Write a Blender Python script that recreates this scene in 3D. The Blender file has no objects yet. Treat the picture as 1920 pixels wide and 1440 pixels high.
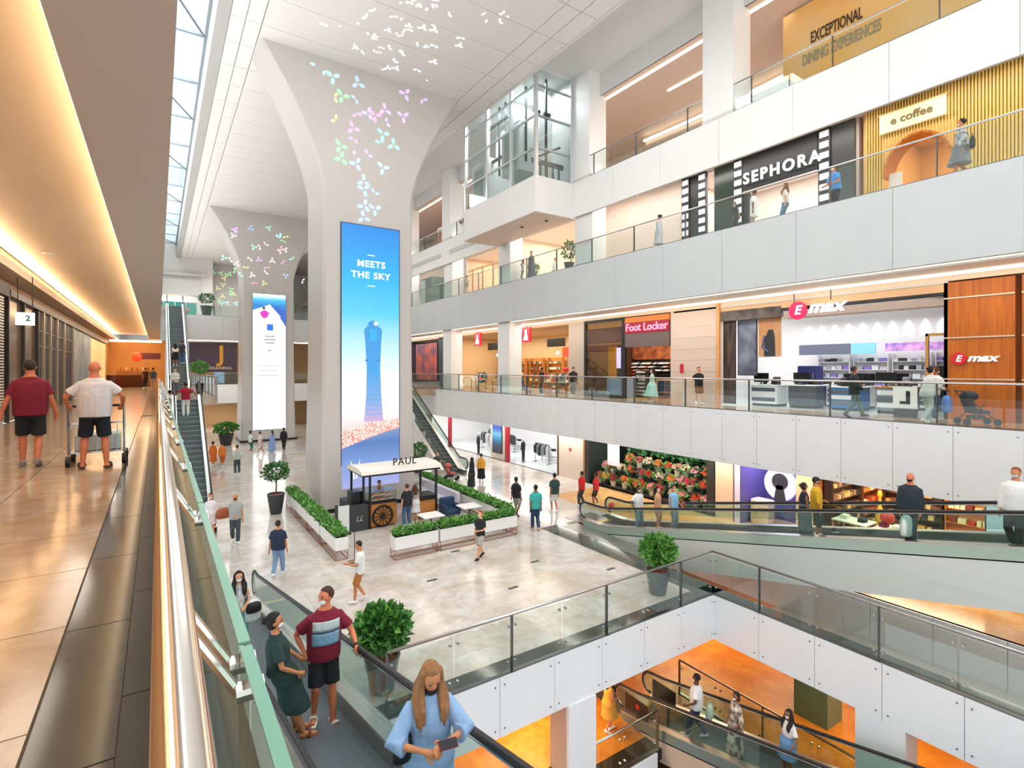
import bpy, bmesh, math, random
from mathutils import Vector, Matrix, Euler, noise
PI = math.pi
R = random.Random(7)
scene = bpy.context.scene
col = scene.collection
# ---------------------------------------------------------------- camera
cam_data = bpy.data.cameras.new('camera')
cam_data.sensor_width = 36.0
cam_data.lens = 18.506
cam_data.shift_y = -28.0 / 1920.0
cam_data.clip_start = 0.05
cam_data.clip_end = 400
cam = bpy.data.objects.new('camera', cam_data)
cam.location = (0, 0, 1.65)
cam.rotation_euler = (PI / 2, 0, -math.radians(33.9))
col.objects.link(cam)
scene.camera = cam
# ---------------------------------------------------------------- view
vs = scene.view_settings
vs.view_transform = 'Standard'
vs.look = 'None'
vs.gamma = 1.0
vs.use_curve_mapping = False
vs.exposure = 0.28
scene.cycles.max_bounces = 6
scene.cycles.diffuse_bounces = 3
scene.cycles.glossy_bounces = 3
scene.cycles.transmission_bounces = 6
scene.cycles.transparent_max_bounces = 12
scene.cycles.caustics_reflective = False
scene.cycles.caustics_refractive = False
scene.cycles.use_light_tree = False
scene.cycles.sample_clamp_indirect = 5.0
scene.cycles.use_adaptive_sampling = True
scene.cycles.adaptive_threshold = 0.03
scene.cycles.adaptive_min_samples = 10
# ---------------------------------------------------------------- world: bright overcast sky
w = bpy.data.worlds.new('overcast_sky')
scene.world = w
w.use_nodes = True
bg = w.node_tree.nodes['Background']
bg.inputs[0].default_value = (0.9, 0.96, 1.0, 1)
bg.inputs[1].default_value = 1.45
# ---------------------------------------------------------------- large lights
def area(name, loc, rot, sx, sy, power, color=(1, 1, 1)):
    d = bpy.data.lights.new(name, 'AREA')
    d.shape = 'RECTANGLE'
    d.size, d.size_y = sx, sy
    d.energy = power
    d.color = color
    o = bpy.data.objects.new(name, d)
    o.location = loc
    o.rotation_euler = rot
    col.objects.link(o)
    return o
WARM = (1.0, 0.72, 0.42)
WHITE = (1.0, 0.97, 0.93)
L3_ = 11.9
# daylight coming down through the roof glazing above the left balcony
area('skylight_daylight', (.75, 30, 18.9), (0, math.radians(-12), 0), 1.7, 84, 3400, (0.95, 0.98, 1.0))
# added fill lamps below the atrium ceiling, no fittings belong to them
for yy in (3, 15, 39, 67):
    area('added_atrium_fill', (8.8, yy, 15.9), (0, 0, 0), 8.0, 3.0, 640 if yy < 30 else 480, (1, .99, .97))
# added upward fill lamps at the gallery edges, brightening the ceiling
area('added_ceiling_fill', (-1.6, 30, 8.2), (PI, 0, 0), 2.0, 76, 2800, (1, 1, 1))
area('added_ceiling_fill', (19.5, 26, L3_ + .12), (PI, 0, 0), .5, 74, 520, (1, 1, 1))
# ================================================================ helpers
def hx(s):
    s = s.lstrip('#')
    r = []
    for i in (0, 2, 4):
        c = int(s[i:i + 2], 16) / 255
        r.append(c / 12.92 if c <= 0.04045 else ((c + 0.055) / 1.055) ** 2.4)
    return tuple(r) + (1.0,)
MATS = {}
def M(c, rough=0.5, metal=0.0, var=0.0, scale=3.0, bump=0.0, c2=None, spec=0.5, emit=0.0, stretch=None, coat=0.0):
    """procedural principled material; cached by its settings"""
    key = (c, rough, metal, var, scale, bump, c2, spec, emit, stretch, coat)
    if key in MATS:
        return MATS[key]
    m = bpy.data.materials.new('finish_' + c.strip('#'))
    m.use_nodes = True
    nt = m.node_tree
    p = nt.nodes['Principled BSDF']
    a = hx(c)
    p.inputs['Base Color'].default_value = a
    p.inputs['Roughness'].default_value = rough
    p.inputs['Metallic'].default_value = metal
    p.inputs['Specular IOR Level'].default_value = spec
    if coat:
        p.inputs['Coat Weight'].default_value = coat
    if emit:
        p.inputs['Emission Color'].default_value = a
        p.inputs['Emission Strength'].default_value = emit
        if emit < 4:
            m.cycles.emission_sampling = 'NONE'
    if var or bump or c2:
        tc = nt.nodes.new('ShaderNodeTexCoord')
        mp = nt.nodes.new('ShaderNodeMapping')
        if stretch:
            mp.inputs['Scale'].default_value = stretch
        nz = nt.nodes.new('ShaderNodeTexNoise')
        nz.inputs['Scale'].default_value = scale
        nz.inputs['Detail'].default_value = 6
        nt.links.new(tc.outputs['Object'], mp.inputs[0])
        nt.links.new(mp.outputs[0], nz.inputs['Vector'])
        if var or c2:
            rp = nt.nodes.new('ShaderNodeValToRGB')
            e = rp.color_ramp.elements
            e[0].position, e[1].position = 0.35, 0.68
            b = hx(c2) if c2 else tuple(max(0, x * (1 - var)) for x in a[:3]) + (1,)
            e[0].color, e[1].color = b, a
            nt.links.new(nz.outputs['Fac'], rp.inputs[0])
            nt.links.new(rp.outputs[0], p.inputs['Base Color'])
            if emit:
                nt.links.new(rp.outputs[0], p.inputs['Emission Color'])
        if bump:
            bp = nt.nodes.new('ShaderNodeBump')
            bp.inputs['Strength'].default_value = bump
            bp.inputs['Distance'].default_value = 0.02
            nt.links.new(nz.outputs['Fac'], bp.inputs['Height'])
            nt.links.new(bp.outputs[0], p.inputs['Normal'])
    MATS[key] = m
    return m
def glass_mat(name, tint, refl=0.06, rough=0.0):
    """thin architectural glass: tinted transparency with a Fresnel reflection"""
    m = bpy.data.materials.new(name)
    m.use_nodes = True
    nt = m.node_tree
    nt.nodes.clear()
    out = nt.nodes.new('ShaderNodeOutputMaterial')
    tr = nt.nodes.new('ShaderNodeBsdfTransparent')
    tr.inputs[0].default_value = hx(tint)
    gl = nt.nodes.new('ShaderNodeBsdfGlossy')
    gl.inputs['Roughness'].default_value = rough
    gl.inputs[0].default_value = (0.95, 1, 0.98, 1)
    lw = nt.nodes.new('ShaderNodeLayerWeight')
    lw.inputs[0].default_value = 0.5
    pw = nt.nodes.new('ShaderNodeMath')
    pw.operation = 'POWER'
    pw.inputs[1].default_value = 4.0
    nt.links.new(lw.outputs['Facing'], pw.inputs[0])
    fr = nt.nodes.new('ShaderNodeMath')
    fr.operation = 'MULTIPLY_ADD'
    fr.inputs[1].default_value, fr.inputs[2].default_value = 0.8, refl * .6
    nt.links.new(pw.outputs[0], fr.inputs[0])
    mx = nt.nodes.new('ShaderNodeMixShader')
    nt.links.new(fr.outputs[0], mx.inputs[0])
    nt.links.new(tr.outputs[0], mx.inputs[1])
    nt.links.new(gl.outputs[0], mx.inputs[2])
    nt.links.new(mx.outputs[0], out.inputs[0])
    return m
GLASS = glass_mat('rail_glass', '#f5faf8')
GLASS_SIDE = glass_mat('balustrade_glass', '#e6f2ed')
SHOPGLASS = glass_mat('shop_glass', '#eef3f3')
def marble(name, base, vein, warm, rough, tile=None):
    m = bpy.data.materials.new(name)
    m.use_nodes = True
    nt = m.node_tree
    p = nt.nodes['Principled BSDF']
    tc = nt.nodes.new('ShaderNodeTexCoord')
    n1 = nt.nodes.new('ShaderNodeTexNoise')
    n1.inputs['Scale'].default_value = 0.55
    n1.inputs['Detail'].default_value = 9
    n1.inputs['Roughness'].default_value = 0.62
    n1.inputs['Distortion'].default_value = 1.2
    n2 = nt.nodes.new('ShaderNodeTexNoise')
    n2.inputs['Scale'].default_value = 3.2
    n2.inputs['Detail'].default_value = 8
    n2.inputs['Distortion'].default_value = 0.6
    r1 = nt.nodes.new('ShaderNodeValToRGB')
    e = r1.color_ramp.elements
    e[0].position, e[0].color = 0.38, hx(warm)
    e[1].position, e[1].color = 0.6, hx(base)
    r2 = nt.nodes.new('ShaderNodeValToRGB')
    e = r2.color_ramp.elements
    e[0].position, e[0].color = 0.34, (1, 1, 1, 1)
    e[1].position, e[1].color = 0.56, (0, 0, 0, 1)
    mx = nt.nodes.new('ShaderNodeMixRGB')
    mx.inputs[2].default_value = hx(vein)
    mm = nt.nodes.new('ShaderNodeMath')
    mm.operation = 'MULTIPLY'
    mm.inputs[1].default_value = 0.45
    for n in (n1, n2):
        nt.links.new(tc.outputs['Object'], n.inputs['Vector'])
    nt.links.new(n1.outputs['Fac'], r1.inputs[0])
    nt.links.new(n2.outputs['Fac'], r2.inputs[0])
    nt.links.new(r2.outputs[0], mm.inputs[0])
    nt.links.new(mm.outputs[0], mx.inputs[0])
    nt.links.new(r1.outputs[0], mx.inputs[1])
    last = mx.outputs[0]
    if tile:
        bk = nt.nodes.new('ShaderNodeTexBrick')
        bk.inputs['Scale'].default_value = 1.0
        bk.inputs['Brick Width'].default_value = tile
        bk.inputs['Row Height'].default_value = tile
        bk.inputs['Mortar Size'].default_value = 0.006
        bk.offset = 0.0
        bk.inputs['Color1'].default_value = (1, 1, 1, 1)
        bk.inputs['Color2'].default_value = (0.93, 0.92, 0.9, 1)
        bk.inputs['Mortar'].default_value = (0.72, 0.69, 0.66, 1)
        nt.links.new(tc.outputs['Object'], bk.inputs['Vector'])
        mu = nt.nodes.new('ShaderNodeMixRGB')
        mu.blend_type = 'MULTIPLY'
        mu.inputs[0].default_value = 1
        nt.links.new(last, mu.inputs[1])
        nt.links.new(bk.outputs[0], mu.inputs[2])
        last = mu.outputs[0]
    nt.links.new(last, p.inputs['Base Color'])
    p.inputs['Roughness'].default_value = rough
    return m
def ramp_mat(name, stops, axis, lo, hi, emit, nscale=0, namt=0):
    """lit screen: a printed gradient along one axis of the object"""
    m = bpy.data.materials.new(name)
    m.use_nodes = True
    nt = m.node_tree
    p = nt.nodes['Principled BSDF']
    p.inputs['Roughness'].default_value = 0.35
    tc = nt.nodes.new('ShaderNodeTexCoord')
    sp = nt.nodes.new('ShaderNodeSeparateXYZ')
    mr = nt.nodes.new('ShaderNodeMapRange')
    mr.inputs[1].default_value, mr.inputs[2].default_value = lo, hi
    rp = nt.nodes.new('ShaderNodeValToRGB')
    e = rp.color_ramp.elements
    while len(e) < len(stops):
        e.new(0.5)
    for i, (pos, c) in enumerate(stops):
        e[i].position, e[i].color = pos, hx(c)
    nt.links.new(tc.outputs['Object'], sp.inputs[0])
    nt.links.new(sp.outputs[axis], mr.inputs[0])
    src = mr.outputs[0]
    if namt:
        nz = nt.nodes.new('ShaderNodeTexNoise')
        nz.inputs['Scale'].default_value = nscale
        nz.inputs['Detail'].default_value = 5
        nt.links.new(tc.outputs['Object'], nz.inputs['Vector'])
        ma = nt.nodes.new('ShaderNodeMath')
        ma.operation = 'MULTIPLY_ADD'
        ma.inputs[1].default_value = namt
        nt.links.new(nz.outputs['Fac'], ma.inputs[0])
        nt.links.new(src, ma.inputs[2])
        src = ma.outputs[0]
    nt.links.new(src, rp.inputs[0])
    p.inputs['Base Color'].default_value = (0.02, 0.02, 0.02, 1)
    nt.links.new(rp.outputs[0], p.inputs['Emission Color'])
    p.inputs['Emission Strength'].default_value = emit
    m.cycles.emission_sampling = 'NONE'
    return m

class MB:
    """collects shapes and links them as one mesh object"""
    def __init__(s):
        s.v, s.f = [], []
    def add(s, vs_, fs):
        n = len(s.v)
        s.v += [tuple(v) for v in vs_]
        s.f += [tuple(i + n for i in f) for f in fs]
        return s
    def box(s, x0, x1, y0, y1, z0, z1):
        x0, x1 = min(x0, x1), max(x0, x1)
        y0, y1 = min(y0, y1), max(y0, y1)
        z0, z1 = min(z0, z1), max(z0, z1)
        return s.add([(x0, y0, z0), (x1, y0, z0), (x1, y1, z0), (x0, y1, z0), (x0, y0, z1), (x1, y0, z1), (x1, y1, z1), (x0, y1, z1)],
                     [(3, 2, 1, 0), (4, 5, 6, 7), (0, 1, 5, 4), (1, 2, 6, 5), (2, 3, 7, 6), (3, 0, 4, 7)])
    def cbox(s, x0, x1, y0, y1, z0, z1, c=0.02):
        """box with chamfered vertical edges and top"""
        o = [(x0 + c, y0), (x1 - c, y0), (x1, y0 + c), (x1, y1 - c), (x1 - c, y1), (x0 + c, y1), (x0, y1 - c), (x0, y0 + c)]
        cx, cy = (x0 + x1) / 2, (y0 + y1) / 2
        k = lambda p: (cx + (p[0] - cx) * (1 - 2 * c / (x1 - x0)), cy + (p[1] - cy) * (1 - 2 * c / (y1 - y0)))
        return s.loft([[(x, y, z0) for x, y in o], [(x, y, z1 - c) for x, y in o], [k(p) + (z1,) for p in o]])
    def loft(s, rings, cap=True):
        n = len(rings[0])
        b = len(s.v)
        for r in rings:
            s.v += [tuple(p) for p in r]
        for i in range(len(rings) - 1):
            for j in range(n):
                k = (j + 1) % n
                s.f.append((b + i * n + j, b + i * n + k, b + (i + 1) * n + k, b + (i + 1) * n + j))
        if cap:
            s.f.append(tuple(b + j for j in reversed(range(n))))
            s.f.append(tuple(b + (len(rings) - 1) * n + j for j in range(n)))
        return s
    def tube(s, pts, r, n=8, cap=True):
        pts = [Vector(p) for p in pts]
        rr = r if isinstance(r, (list, tuple)) else [r] * len(pts)
        rings = []
        up = None
        for i, p in enumerate(pts):
            t = (pts[min(i + 1, len(pts) - 1)] - pts[max(i - 1, 0)])
            if t.length < 1e-9:
                t = Vector((0, 0, 1))
            t.normalize()
            if up is None:
                up = Vector((0, 0, 1)) if abs(t.z) < 0.9 else Vector((1, 0, 0))
            a = up - t * up.dot(t)
            if a.length < 1e-6:
                a = t.orthogonal()
            a.normalize()
            up = a
            b = t.cross(a)
            rings.append([p + (a * math.cos(2 * PI * k / n) + b * math.sin(2 * PI * k / n)) * rr[i] for k in range(n)])
        return s.loft(rings, cap)
    def cyl(s, p0, p1, r0, r1=None, n=12):
        return s.tube([p0, p1], [r0, r0 if r1 is None else r1], n)
    def prism(s, poly, axis, a, b):
        """2D outline pushed along x, y or z"""
        f = {'x': lambda p, t: (t, p[0], p[1]), 'y': lambda p, t: (p[0], t, p[1]), 'z': lambda p, t: (p[0], p[1], t)}[axis]
        return s.loft([[f(p, a) for p in poly], [f(p, b) for p in poly]])
    def lathe(s, prof, c=(0, 0, 0), n=16):
        return s.loft([[(c[0] + r * math.cos(2 * PI * k / n), c[1] + r * math.sin(2 * PI * k / n), c[2] + z) for k in range(n)] for r, z in prof])
    def ell(s, c, r, nu=12, nv=8):
        prof = [(max(1e-4, math.sin(PI * i / nv)), -math.cos(PI * i / nv)) for i in range(nv + 1)]
        return s.loft([[(c[0] + r[0] * q * math.cos(2 * PI * k / nu), c[1] + r[1] * q * math.sin(2 * PI * k / nu), c[2] + r[2] * z) for k in range(nu)] for q, z in prof])
    def mesh(s, name, mat, smooth=False):
        me = bpy.data.meshes.new(name)
        me.from_pydata(s.v, [], s.f)
        me.update()
        if mat:
            me.materials.append(mat)
        if smooth:
            for p in me.polygons:
                p.use_smooth = True
        return me
    def build(s, name, mat, parent=None, smooth=False, label=None, cat=None, group=None, kind=None):
        o = bpy.data.objects.new(name, s.mesh(name, mat, smooth))
        col.objects.link(o)
        if parent:
            o.parent = parent
            if not parent.get('_loc'):
                o.matrix_parent_inverse = pmat(parent).inverted()
        return tag(o, label, cat, group, kind)
def pmat(p):
    m = Matrix.LocRotScale(p.location, p.rotation_euler, p.scale)
    if p.parent:
        m = pmat(p.parent) @ p.matrix_parent_inverse @ m
    return m
def tag(o, label=None, cat=None, group=None, kind=None):
    for k, v in (('label', label), ('category', cat), ('group', group), ('kind', kind)):
        if v:
            o[k] = v
    return o
LOCALS = set()
def thing(name, label, cat, loc=(0, 0, 0), rz=0, group=None, local=False, kind=None):
    """an Empty at the base of a thing; parts in world space, or local space when local=True"""
    o = bpy.data.objects.new(name, None)
    o.empty_display_size = 0.2
    o.location = loc
    o.rotation_euler = (0, 0, rz)
    col.objects.link(o)
    if local:
        o['_loc'] = 1
        LOCALS.add(o)
    return tag(o, label, cat, group, kind)
def inst(me, name, parent=None, loc=(0, 0, 0), rot=(0, 0, 0), scale=None, label=None, cat=None, group=None):
    o = bpy.data.objects.new(name, me)
    o.location = loc
    o.rotation_euler = rot
    if scale:
        o.scale = scale
    col.objects.link(o)
    if parent:
        o.parent = parent
        if not parent.get('_loc'):
            o.matrix_parent_inverse = pmat(parent).inverted()
    return tag(o, label, cat, group)
def dup(root, loc, rz=None, label=None, group=None):
    """a copy of a thing with copies of its parts and sub-parts"""
    r = root.copy()
    col.objects.link(r)
    r.location = loc
    if rz is not None:
        r.rotation_euler = (0, 0, rz)
    if label:
        r['label'] = label
    if group:
        r['group'] = group
    for ch in root.children:
        c = ch.copy()
        col.objects.link(c)
        c.parent = r
        for g in ch.children:
            d = g.copy()
            col.objects.link(d)
            d.parent = c
    return r
PEND_TEXT, PEND_MESH = [], []
FACE_W = (PI / 2, 0, -PI / 2)      # reads from the atrium, towards -X
FACE_S = (PI / 2, 0, 0)            # reads from the camera side, towards -Y
def text(s, size, mat, parent, loc, rot, name='lettering', ext=0.01, bold=0.0, shear=0.0, sx=1.0, spacing=1.0, align='CENTER'):
    c = bpy.data.curves.new(name, 'FONT')
    c.body = s
    c.size = size
    c.extrude = ext
    c.offset = bold
    c.shear = shear
    c.space_character = spacing
    c.align_x = align
    c.align_y = 'CENTER'
    c.resolution_u = 3
    o = bpy.data.objects.new('_t', c)
    col.objects.link(o)
    PEND_TEXT.append((o, name, mat, parent, loc, rot, sx))
def finalize():
    bpy.context.view_layer.update()
    dg = bpy.context.evaluated_depsgraph_get()
    for o, name, mat, parent, loc, rot, sx in PEND_TEXT:
        me = bpy.data.meshes.new_from_object(o.evaluated_get(dg))
        me.name = name
        me.materials.clear()
        me.materials.append(mat)
        inst(me, name, parent, loc, rot, (sx, 1, 1))
    res = []
    for o in PEND_MESH:
        me = bpy.data.meshes.new_from_object(o.evaluated_get(dg))
        res.append((o, me))
    for o, me in res:
        old = o.data
        o.modifiers.clear()
        me.materials.clear()
        for m in old.materials:
            me.materials.append(m)
        for p in me.polygons:
            p.use_smooth = True
        o.data = me
    for t in PEND_TEXT:
        c = t[0].data
        bpy.data.objects.remove(t[0])
        bpy.data.curves.remove(c)
    for o in LOCALS:
        del o['_loc']
# ---------------------------------------------------------------- shared finishes
WHITE_P = M('#f1f0ee', 0.45)
WHITE_F = M('#e9ebee', 0.28, var=0.03, scale=0.8)
TAUPE = M('#bda593', 0.55)
STEEL = M('#b9bbbc', 0.25, 1.0)
DSTEEL = M('#6f7376', 0.3, 1.0)
BLACK = M('#141516', 0.4)
RUBBER = M('#1b1b1d', 0.5)
DGREY = M('#3a3d40', 0.5)
GREY = M('#8d9092', 0.5)
STONE_D = M('#4a4744', 0.12, var=0.2, scale=1.5)
FLOOR_M = marble('pale_marble', '#d9d4ce', '#b0a79e', '#c6b8a9', 0.13, 1.2)
FLOOR_W = marble('corridor_marble', '#c2ad98', '#96795c', '#aa8a68', 0.15)
FLOOR_O = marble('warm_lit_marble', '#d08830', '#a85614', '#bd6a18', 0.34)  # same stone, warm basement light put into its colour
COVE = M('#fff1dc', 0.5, emit=2.6)
COVE_S = M('#ffe9c9', 0.5, emit=1.6)
LAMPW = M('#fff7ea', 0.5, emit=4.0)
WOOD = M('#c76c16', 0.4, c2='#aa560d', scale=2.2, stretch=(1, 6, 0.35))
L0, L1, L2, L3, LB = -5.0, 0.0, 7.3, 11.9, -9.1
CEIL = 16.0
# ================================================================ the setting
def struct(mb, name, mat, label, cat='floor', **k):
    return mb.build(name, mat, label=label, cat=cat, kind='structure', **k)
VX, VY = 13.6, 9.6            # corner of the floor opening on the ground level
# --- floors
struct(MB().box(-4, VX, VY + 0.5, 95, L0 - .3, L0).box(VX, 17.2, 17.6, 95, L0 - .3, L0).box(17.2, 27.5, 22, 95, L0 - .3, L0).box(-4, 0.5, -8, VY + .5, L0 - .3, L0)
       .box(0.5, 3.2, VY + 0.0, VY + .5, L0 - .3, L0),
       'floor', FLOOR_M, 'pale polished marble floor of the ground level concourse')
struct(MB().box(3.2, VX + .5, VY, VY + 0.5, L0 - .3, L0 + .004).box(VX, VX + .5, -8, VY, L0 - .3, L0 + .004).box(VX - .35, VX, VY + .5, 17.6, L0 - .3, L0 + .004).box(VX, 17.2, 17.3, 17.6, L0 - .3, L0 + .004),
       'floor', M('#565c58', 0.08, var=.25, scale=2), 'dark polished stone border around the ground floor opening')
struct(MB().box(17.2, 27.5, -8, 22, L0 - .3, L0), 'floor', marble('shop_lit_marble', '#d9b07a', '#b07a3c', '#c98f4a', .13), 'marble walkway before the ground floor shops, warm light put into its golden colour')  # glow of the shops put into the marble colour
struct(MB().box(-4, 28, 10.6, 40, LB - .3, LB).box(14.4, 28, -10, 10.6, LB - .3, LB).box(-4, 1.0, -10, 10.6, LB - .3, LB),
       'floor', FLOOR_O, 'marble floor of the basement level, warm light put into its golden colour')
struct(MB().box(1.0, 14.4, 10.0, 10.6, LB - .3, LB + .004).box(13.9, 14.4, -10, 10.0, LB - .3, LB + .004), 'floor', M('#2f2c2a', 0.12, var=.2), 'dark stone border of the basement opening')
struct(MB().box(-4, 28, -10, 40, -13.6, -13.4), 'floor', M('#5d564e', 0.15, var=.3, c2='#8b6a3f'), 'dark floor two levels below the concourse')  # gold reflection put into the floor colour as mottling
struct(MB().box(19.05, 30, -8, 95, -.3, 0), 'floor', FLOOR_W, 'beige marble walkway of the first floor across the atrium')
struct(MB().box(19.05, 30, -8, 95, L2 - .3, L2), 'floor', FLOOR_M, 'marble walkway of the second floor across the atrium')
struct(MB().box(19.05, 34, -8, 95, L3 - .3, L3), 'floor', FLOOR_M, 'marble floor of the top gallery across the atrium')
# near corridor: stone slabs, each its own piece
f = struct(MB().box(-3.9, .35, -4, 66, -.45, -.02), 'floor', M('#8a7560', .6), 'corridor floor bed under the marble slabs')
slab = MB().box(0, 1.102, 0, 1.19, -.02, 0).mesh('marble_slab', FLOOR_W)
for i in range(3):
    for j in range(20):
        inst(slab, 'marble_slab', f, (-3.82 + i * 1.113, -1.6 + j * 1.2, 0))
MB().box(-3.82, -.482, 22.4, 66, -.02, 0).build('far_paving', FLOOR_W, f)
for (x0, x1, nm) in ((-.478, -.155, 'a'), (-.15, .35, 'b')):
    sl = MB().box(x0, x1, 0, 1.49, -.02, 0).mesh('border_slab', STONE_D)
    for j in range(16):
        inst(sl, 'border_slab', f, (0, -1.7 + j * 1.5 + (.5 if nm == 'b' else 0), 0))
    MB().box(x0, x1, 22.8, 66, -.02, 0).build('far_border', STONE_D, f)
MB().box(.35, .42, -4, 34, -.45, .0).build('slab_edge', WHITE_F, f)
struct(MB().box(.42, 2.9, 35.4, 66, -.45, 0).box(2.9, 19.1, 64, 95, -.45, 0), 'floor', FLOOR_W, 'first floor landing behind the escalators')
# --- right hand balcony fascias clad in white panels
def fascia(axis, pos, a, b, z0, z1, label, step=1.5, dots=True, mat=None, thick=.05, skip=()):
    """panel cladding; axis 'x' faces -X at x=pos, axis 'y' faces -Y at y=pos"""
    mat = mat or WHITE_F
    bk = MB()
    if axis == 'x':
        bk.box(pos + thick, pos + thick + .1, a, b, z0, z1)
    else:
        bk.box(a, b, pos + thick, pos + thick + .1, z0, z1)
    root = struct(bk, 'trim_1', M('#b5b5b4', .6), label, 'fascia')
    n = max(1, round((b - a) / step))
    st = (b - a) / n
    if axis == 'x':
        me = MB().box(0, thick, .006, st - .006, z0, z1).mesh('fascia_panel', mat)
    else:
        me = MB().box(.006, st - .006, 0, thick, z0, z1).mesh('fascia_panel', mat)
    d = MB()
    for i in range(n):
        t = a + i * st
        inst(me, 'fascia_panel', root, (pos, t, 0) if axis == 'x' else (t, pos, 0))
        for s in (.12, st - .12):
            for z in (z0 + .17, z1 - .17):
                if axis == 'x':
                    d.cyl((pos - .008, t + s, z), (pos + .01, t + s, z), .022, n=8)
                else:
                    d.cyl((t + s, pos - .008, z), (t + s, pos + .01, z), .022, n=8)
    if dots:
        d.build('fixing_discs', M('#85888a', .4, .6), root, kind='stuff')
    return root
fascia('x', 19.0, -8, 64, -2.15, 0, 'white panelled edge of the first floor balcony across the atrium')
fascia('x', 19.0, -8, 64, 4.77, L2, 'tall pale grey panelled edge of the second floor balcony', 3.0, dots=False, mat=M('#cfd3d4', .3, var=.03, scale=.8))
fascia('x', 19.0, -8, 22.2, 10.0, L3, 'bright white edge of the top gallery right of the lift', 3.0, dots=False, mat=WHITE_P)
fascia('x', 19.0, 30, 64, 10.0, L3, 'bright white edge of the top gallery beyond the lift', 3.0, dots=False, mat=WHITE_P)
fascia('y', VY - .06, 1.6, VX, L0 - 1.28, L0, 'white panelled edge of the floor opening below the glass rail', 1.5)
fascia('x', VX - .06, -8, VY, L0 - 1.28, L0, 'white panelled edge of the floor opening running to the right', 1.5)
fascia('x', 17.15, -8, 17.3, L0 - 1.28, L0, 'white edge of the walkway slab beyond the right moving walk', 1.5, dots=False)
fascia('y', 9.95, 1.0, 11.6, LB - 1.3, LB, 'white edge of the basement opening under the rail', 1.5, dots=False)
# --- soffits
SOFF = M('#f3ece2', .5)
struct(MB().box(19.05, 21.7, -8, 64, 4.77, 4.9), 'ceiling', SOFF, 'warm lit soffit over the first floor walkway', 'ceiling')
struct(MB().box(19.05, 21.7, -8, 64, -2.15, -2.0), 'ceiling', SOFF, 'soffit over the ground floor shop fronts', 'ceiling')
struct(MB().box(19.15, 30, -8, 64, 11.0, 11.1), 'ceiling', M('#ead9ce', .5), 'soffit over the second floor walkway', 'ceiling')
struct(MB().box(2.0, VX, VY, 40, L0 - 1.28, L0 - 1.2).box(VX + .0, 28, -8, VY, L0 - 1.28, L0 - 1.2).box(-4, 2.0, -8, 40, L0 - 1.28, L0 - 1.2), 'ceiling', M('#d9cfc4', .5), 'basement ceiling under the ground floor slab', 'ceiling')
# lit cove strips under the balconies
t = thing('cove_light', 'warm cove light strip under the second floor balcony edge', 'light', (19.25, 20, 4.7))
MB().box(19.15, 19.28, -8, 64, 4.66, 4.72).build('housing', SOFF, t)
MB().box(19.3, 19.42, -8, 64, 4.72, 4.76).build('light_strip', COVE, t)
t = thing('cove_light', 'warm cove light strip above the first floor shop fronts', 'light', (21.4, 20, 4.7))
MB().box(21.2, 21.35, -8, 64, 4.7, 4.76).build('light_strip', COVE, t)
for yy in (0, 15, 30, 45):
    area('walkway_light', (20.4, yy, 4.6), (0, 0, 0), .5, 14, 150, (1, .97, .91))
    area('walkway_light', (20.3, yy, 10.9), (0, 0, 0), .8, 14, 220, (1, .95, .9))
    area('walkway_light', (20.2, yy, -2.25), (0, 0, 0), .5, 14, 190, (1, .97, .92))
# --- near corridor ceiling
struct(MB().box(-.8, .13, -4, 66, 4.65, 5.35).box(.0, .13, -4, 56, 5.35, L2), 'ceiling', M('#e6ddd6', .6), 'taupe bulkhead along the corridor edge', 'ceiling')
struct(MB().box(-3.72, -.75, -4, 66, 5.15, 5.3), 'ceiling', M('#f0ddc4', .5, c2='#e6cbaa', scale=.5, stretch=(1, .2, 1)), 'warm tray ceiling of the near corridor', 'ceiling')
struct(MB().box(-4.3, -3.55, -4, 66, 4.55, 4.65).box(-3.6, -3.55, -4, 66, 4.65, 4.8).box(-4.0, -3.95, -4, 66, 4.65, 5.3), 'ceiling', M('#d9c3ab', .5), 'lower ceiling ledge along the corridor shops', 'ceiling')
struct(MB().box(-4.0, .0, -4, 66, L2 - .2, L2).box(-4.1, -4.0, -4, 95, 5.3, 18), 'wall_left', WHITE_P, 'upper wall above the near corridor', 'wall')
t = thing('cove_light', 'glowing cove light along the corridor shops', 'light', (-3.7, 20, 4.7))
MB().box(-3.9, -3.66, -4, 66, 4.66, 4.74).build('light_strip', M('#ffe6bf', .5, emit=18.0), t)
t = thing('cove_light', 'hidden cove light on the corridor bulkhead', 'light', (-.8, 20, 5.0))
MB().box(-.86, -.805, -4, 66, 4.86, 4.94).build('light_strip', M('#ffe6bf', .5, emit=8.5), t)
for yy in (2, 12, 22, 34, 46, 58):
    area('corridor_light', (-2.2, yy, 5.1), (0, 0, 0), .9, 7, 60, (1, .92, .8))
t = thing('ceiling_downlight', 'round recessed downlight in the corridor ceiling', 'light', (-2.75, 21.0, 5.12))
MB().lathe([(.14, 0), (.16, .03), (.1, .03)], (-2.75, 21.0, 5.11)).build('rim', WHITE_P, t)
for i, (x, y) in enumerate(((-2.3, 10.5), (-2.2, 9.7))):
    o = MB().lathe([(.07, 0), (.08, .02), (.04, .03)], (x, y, 5.13), 12).build('ceiling_sprinkler', M('#6b4b33', .5), label='small dark ceiling sprinkler, ' + ('nearer' if i else 'farther') + ' of the pair above the corridor', cat='sprinkler')
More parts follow.
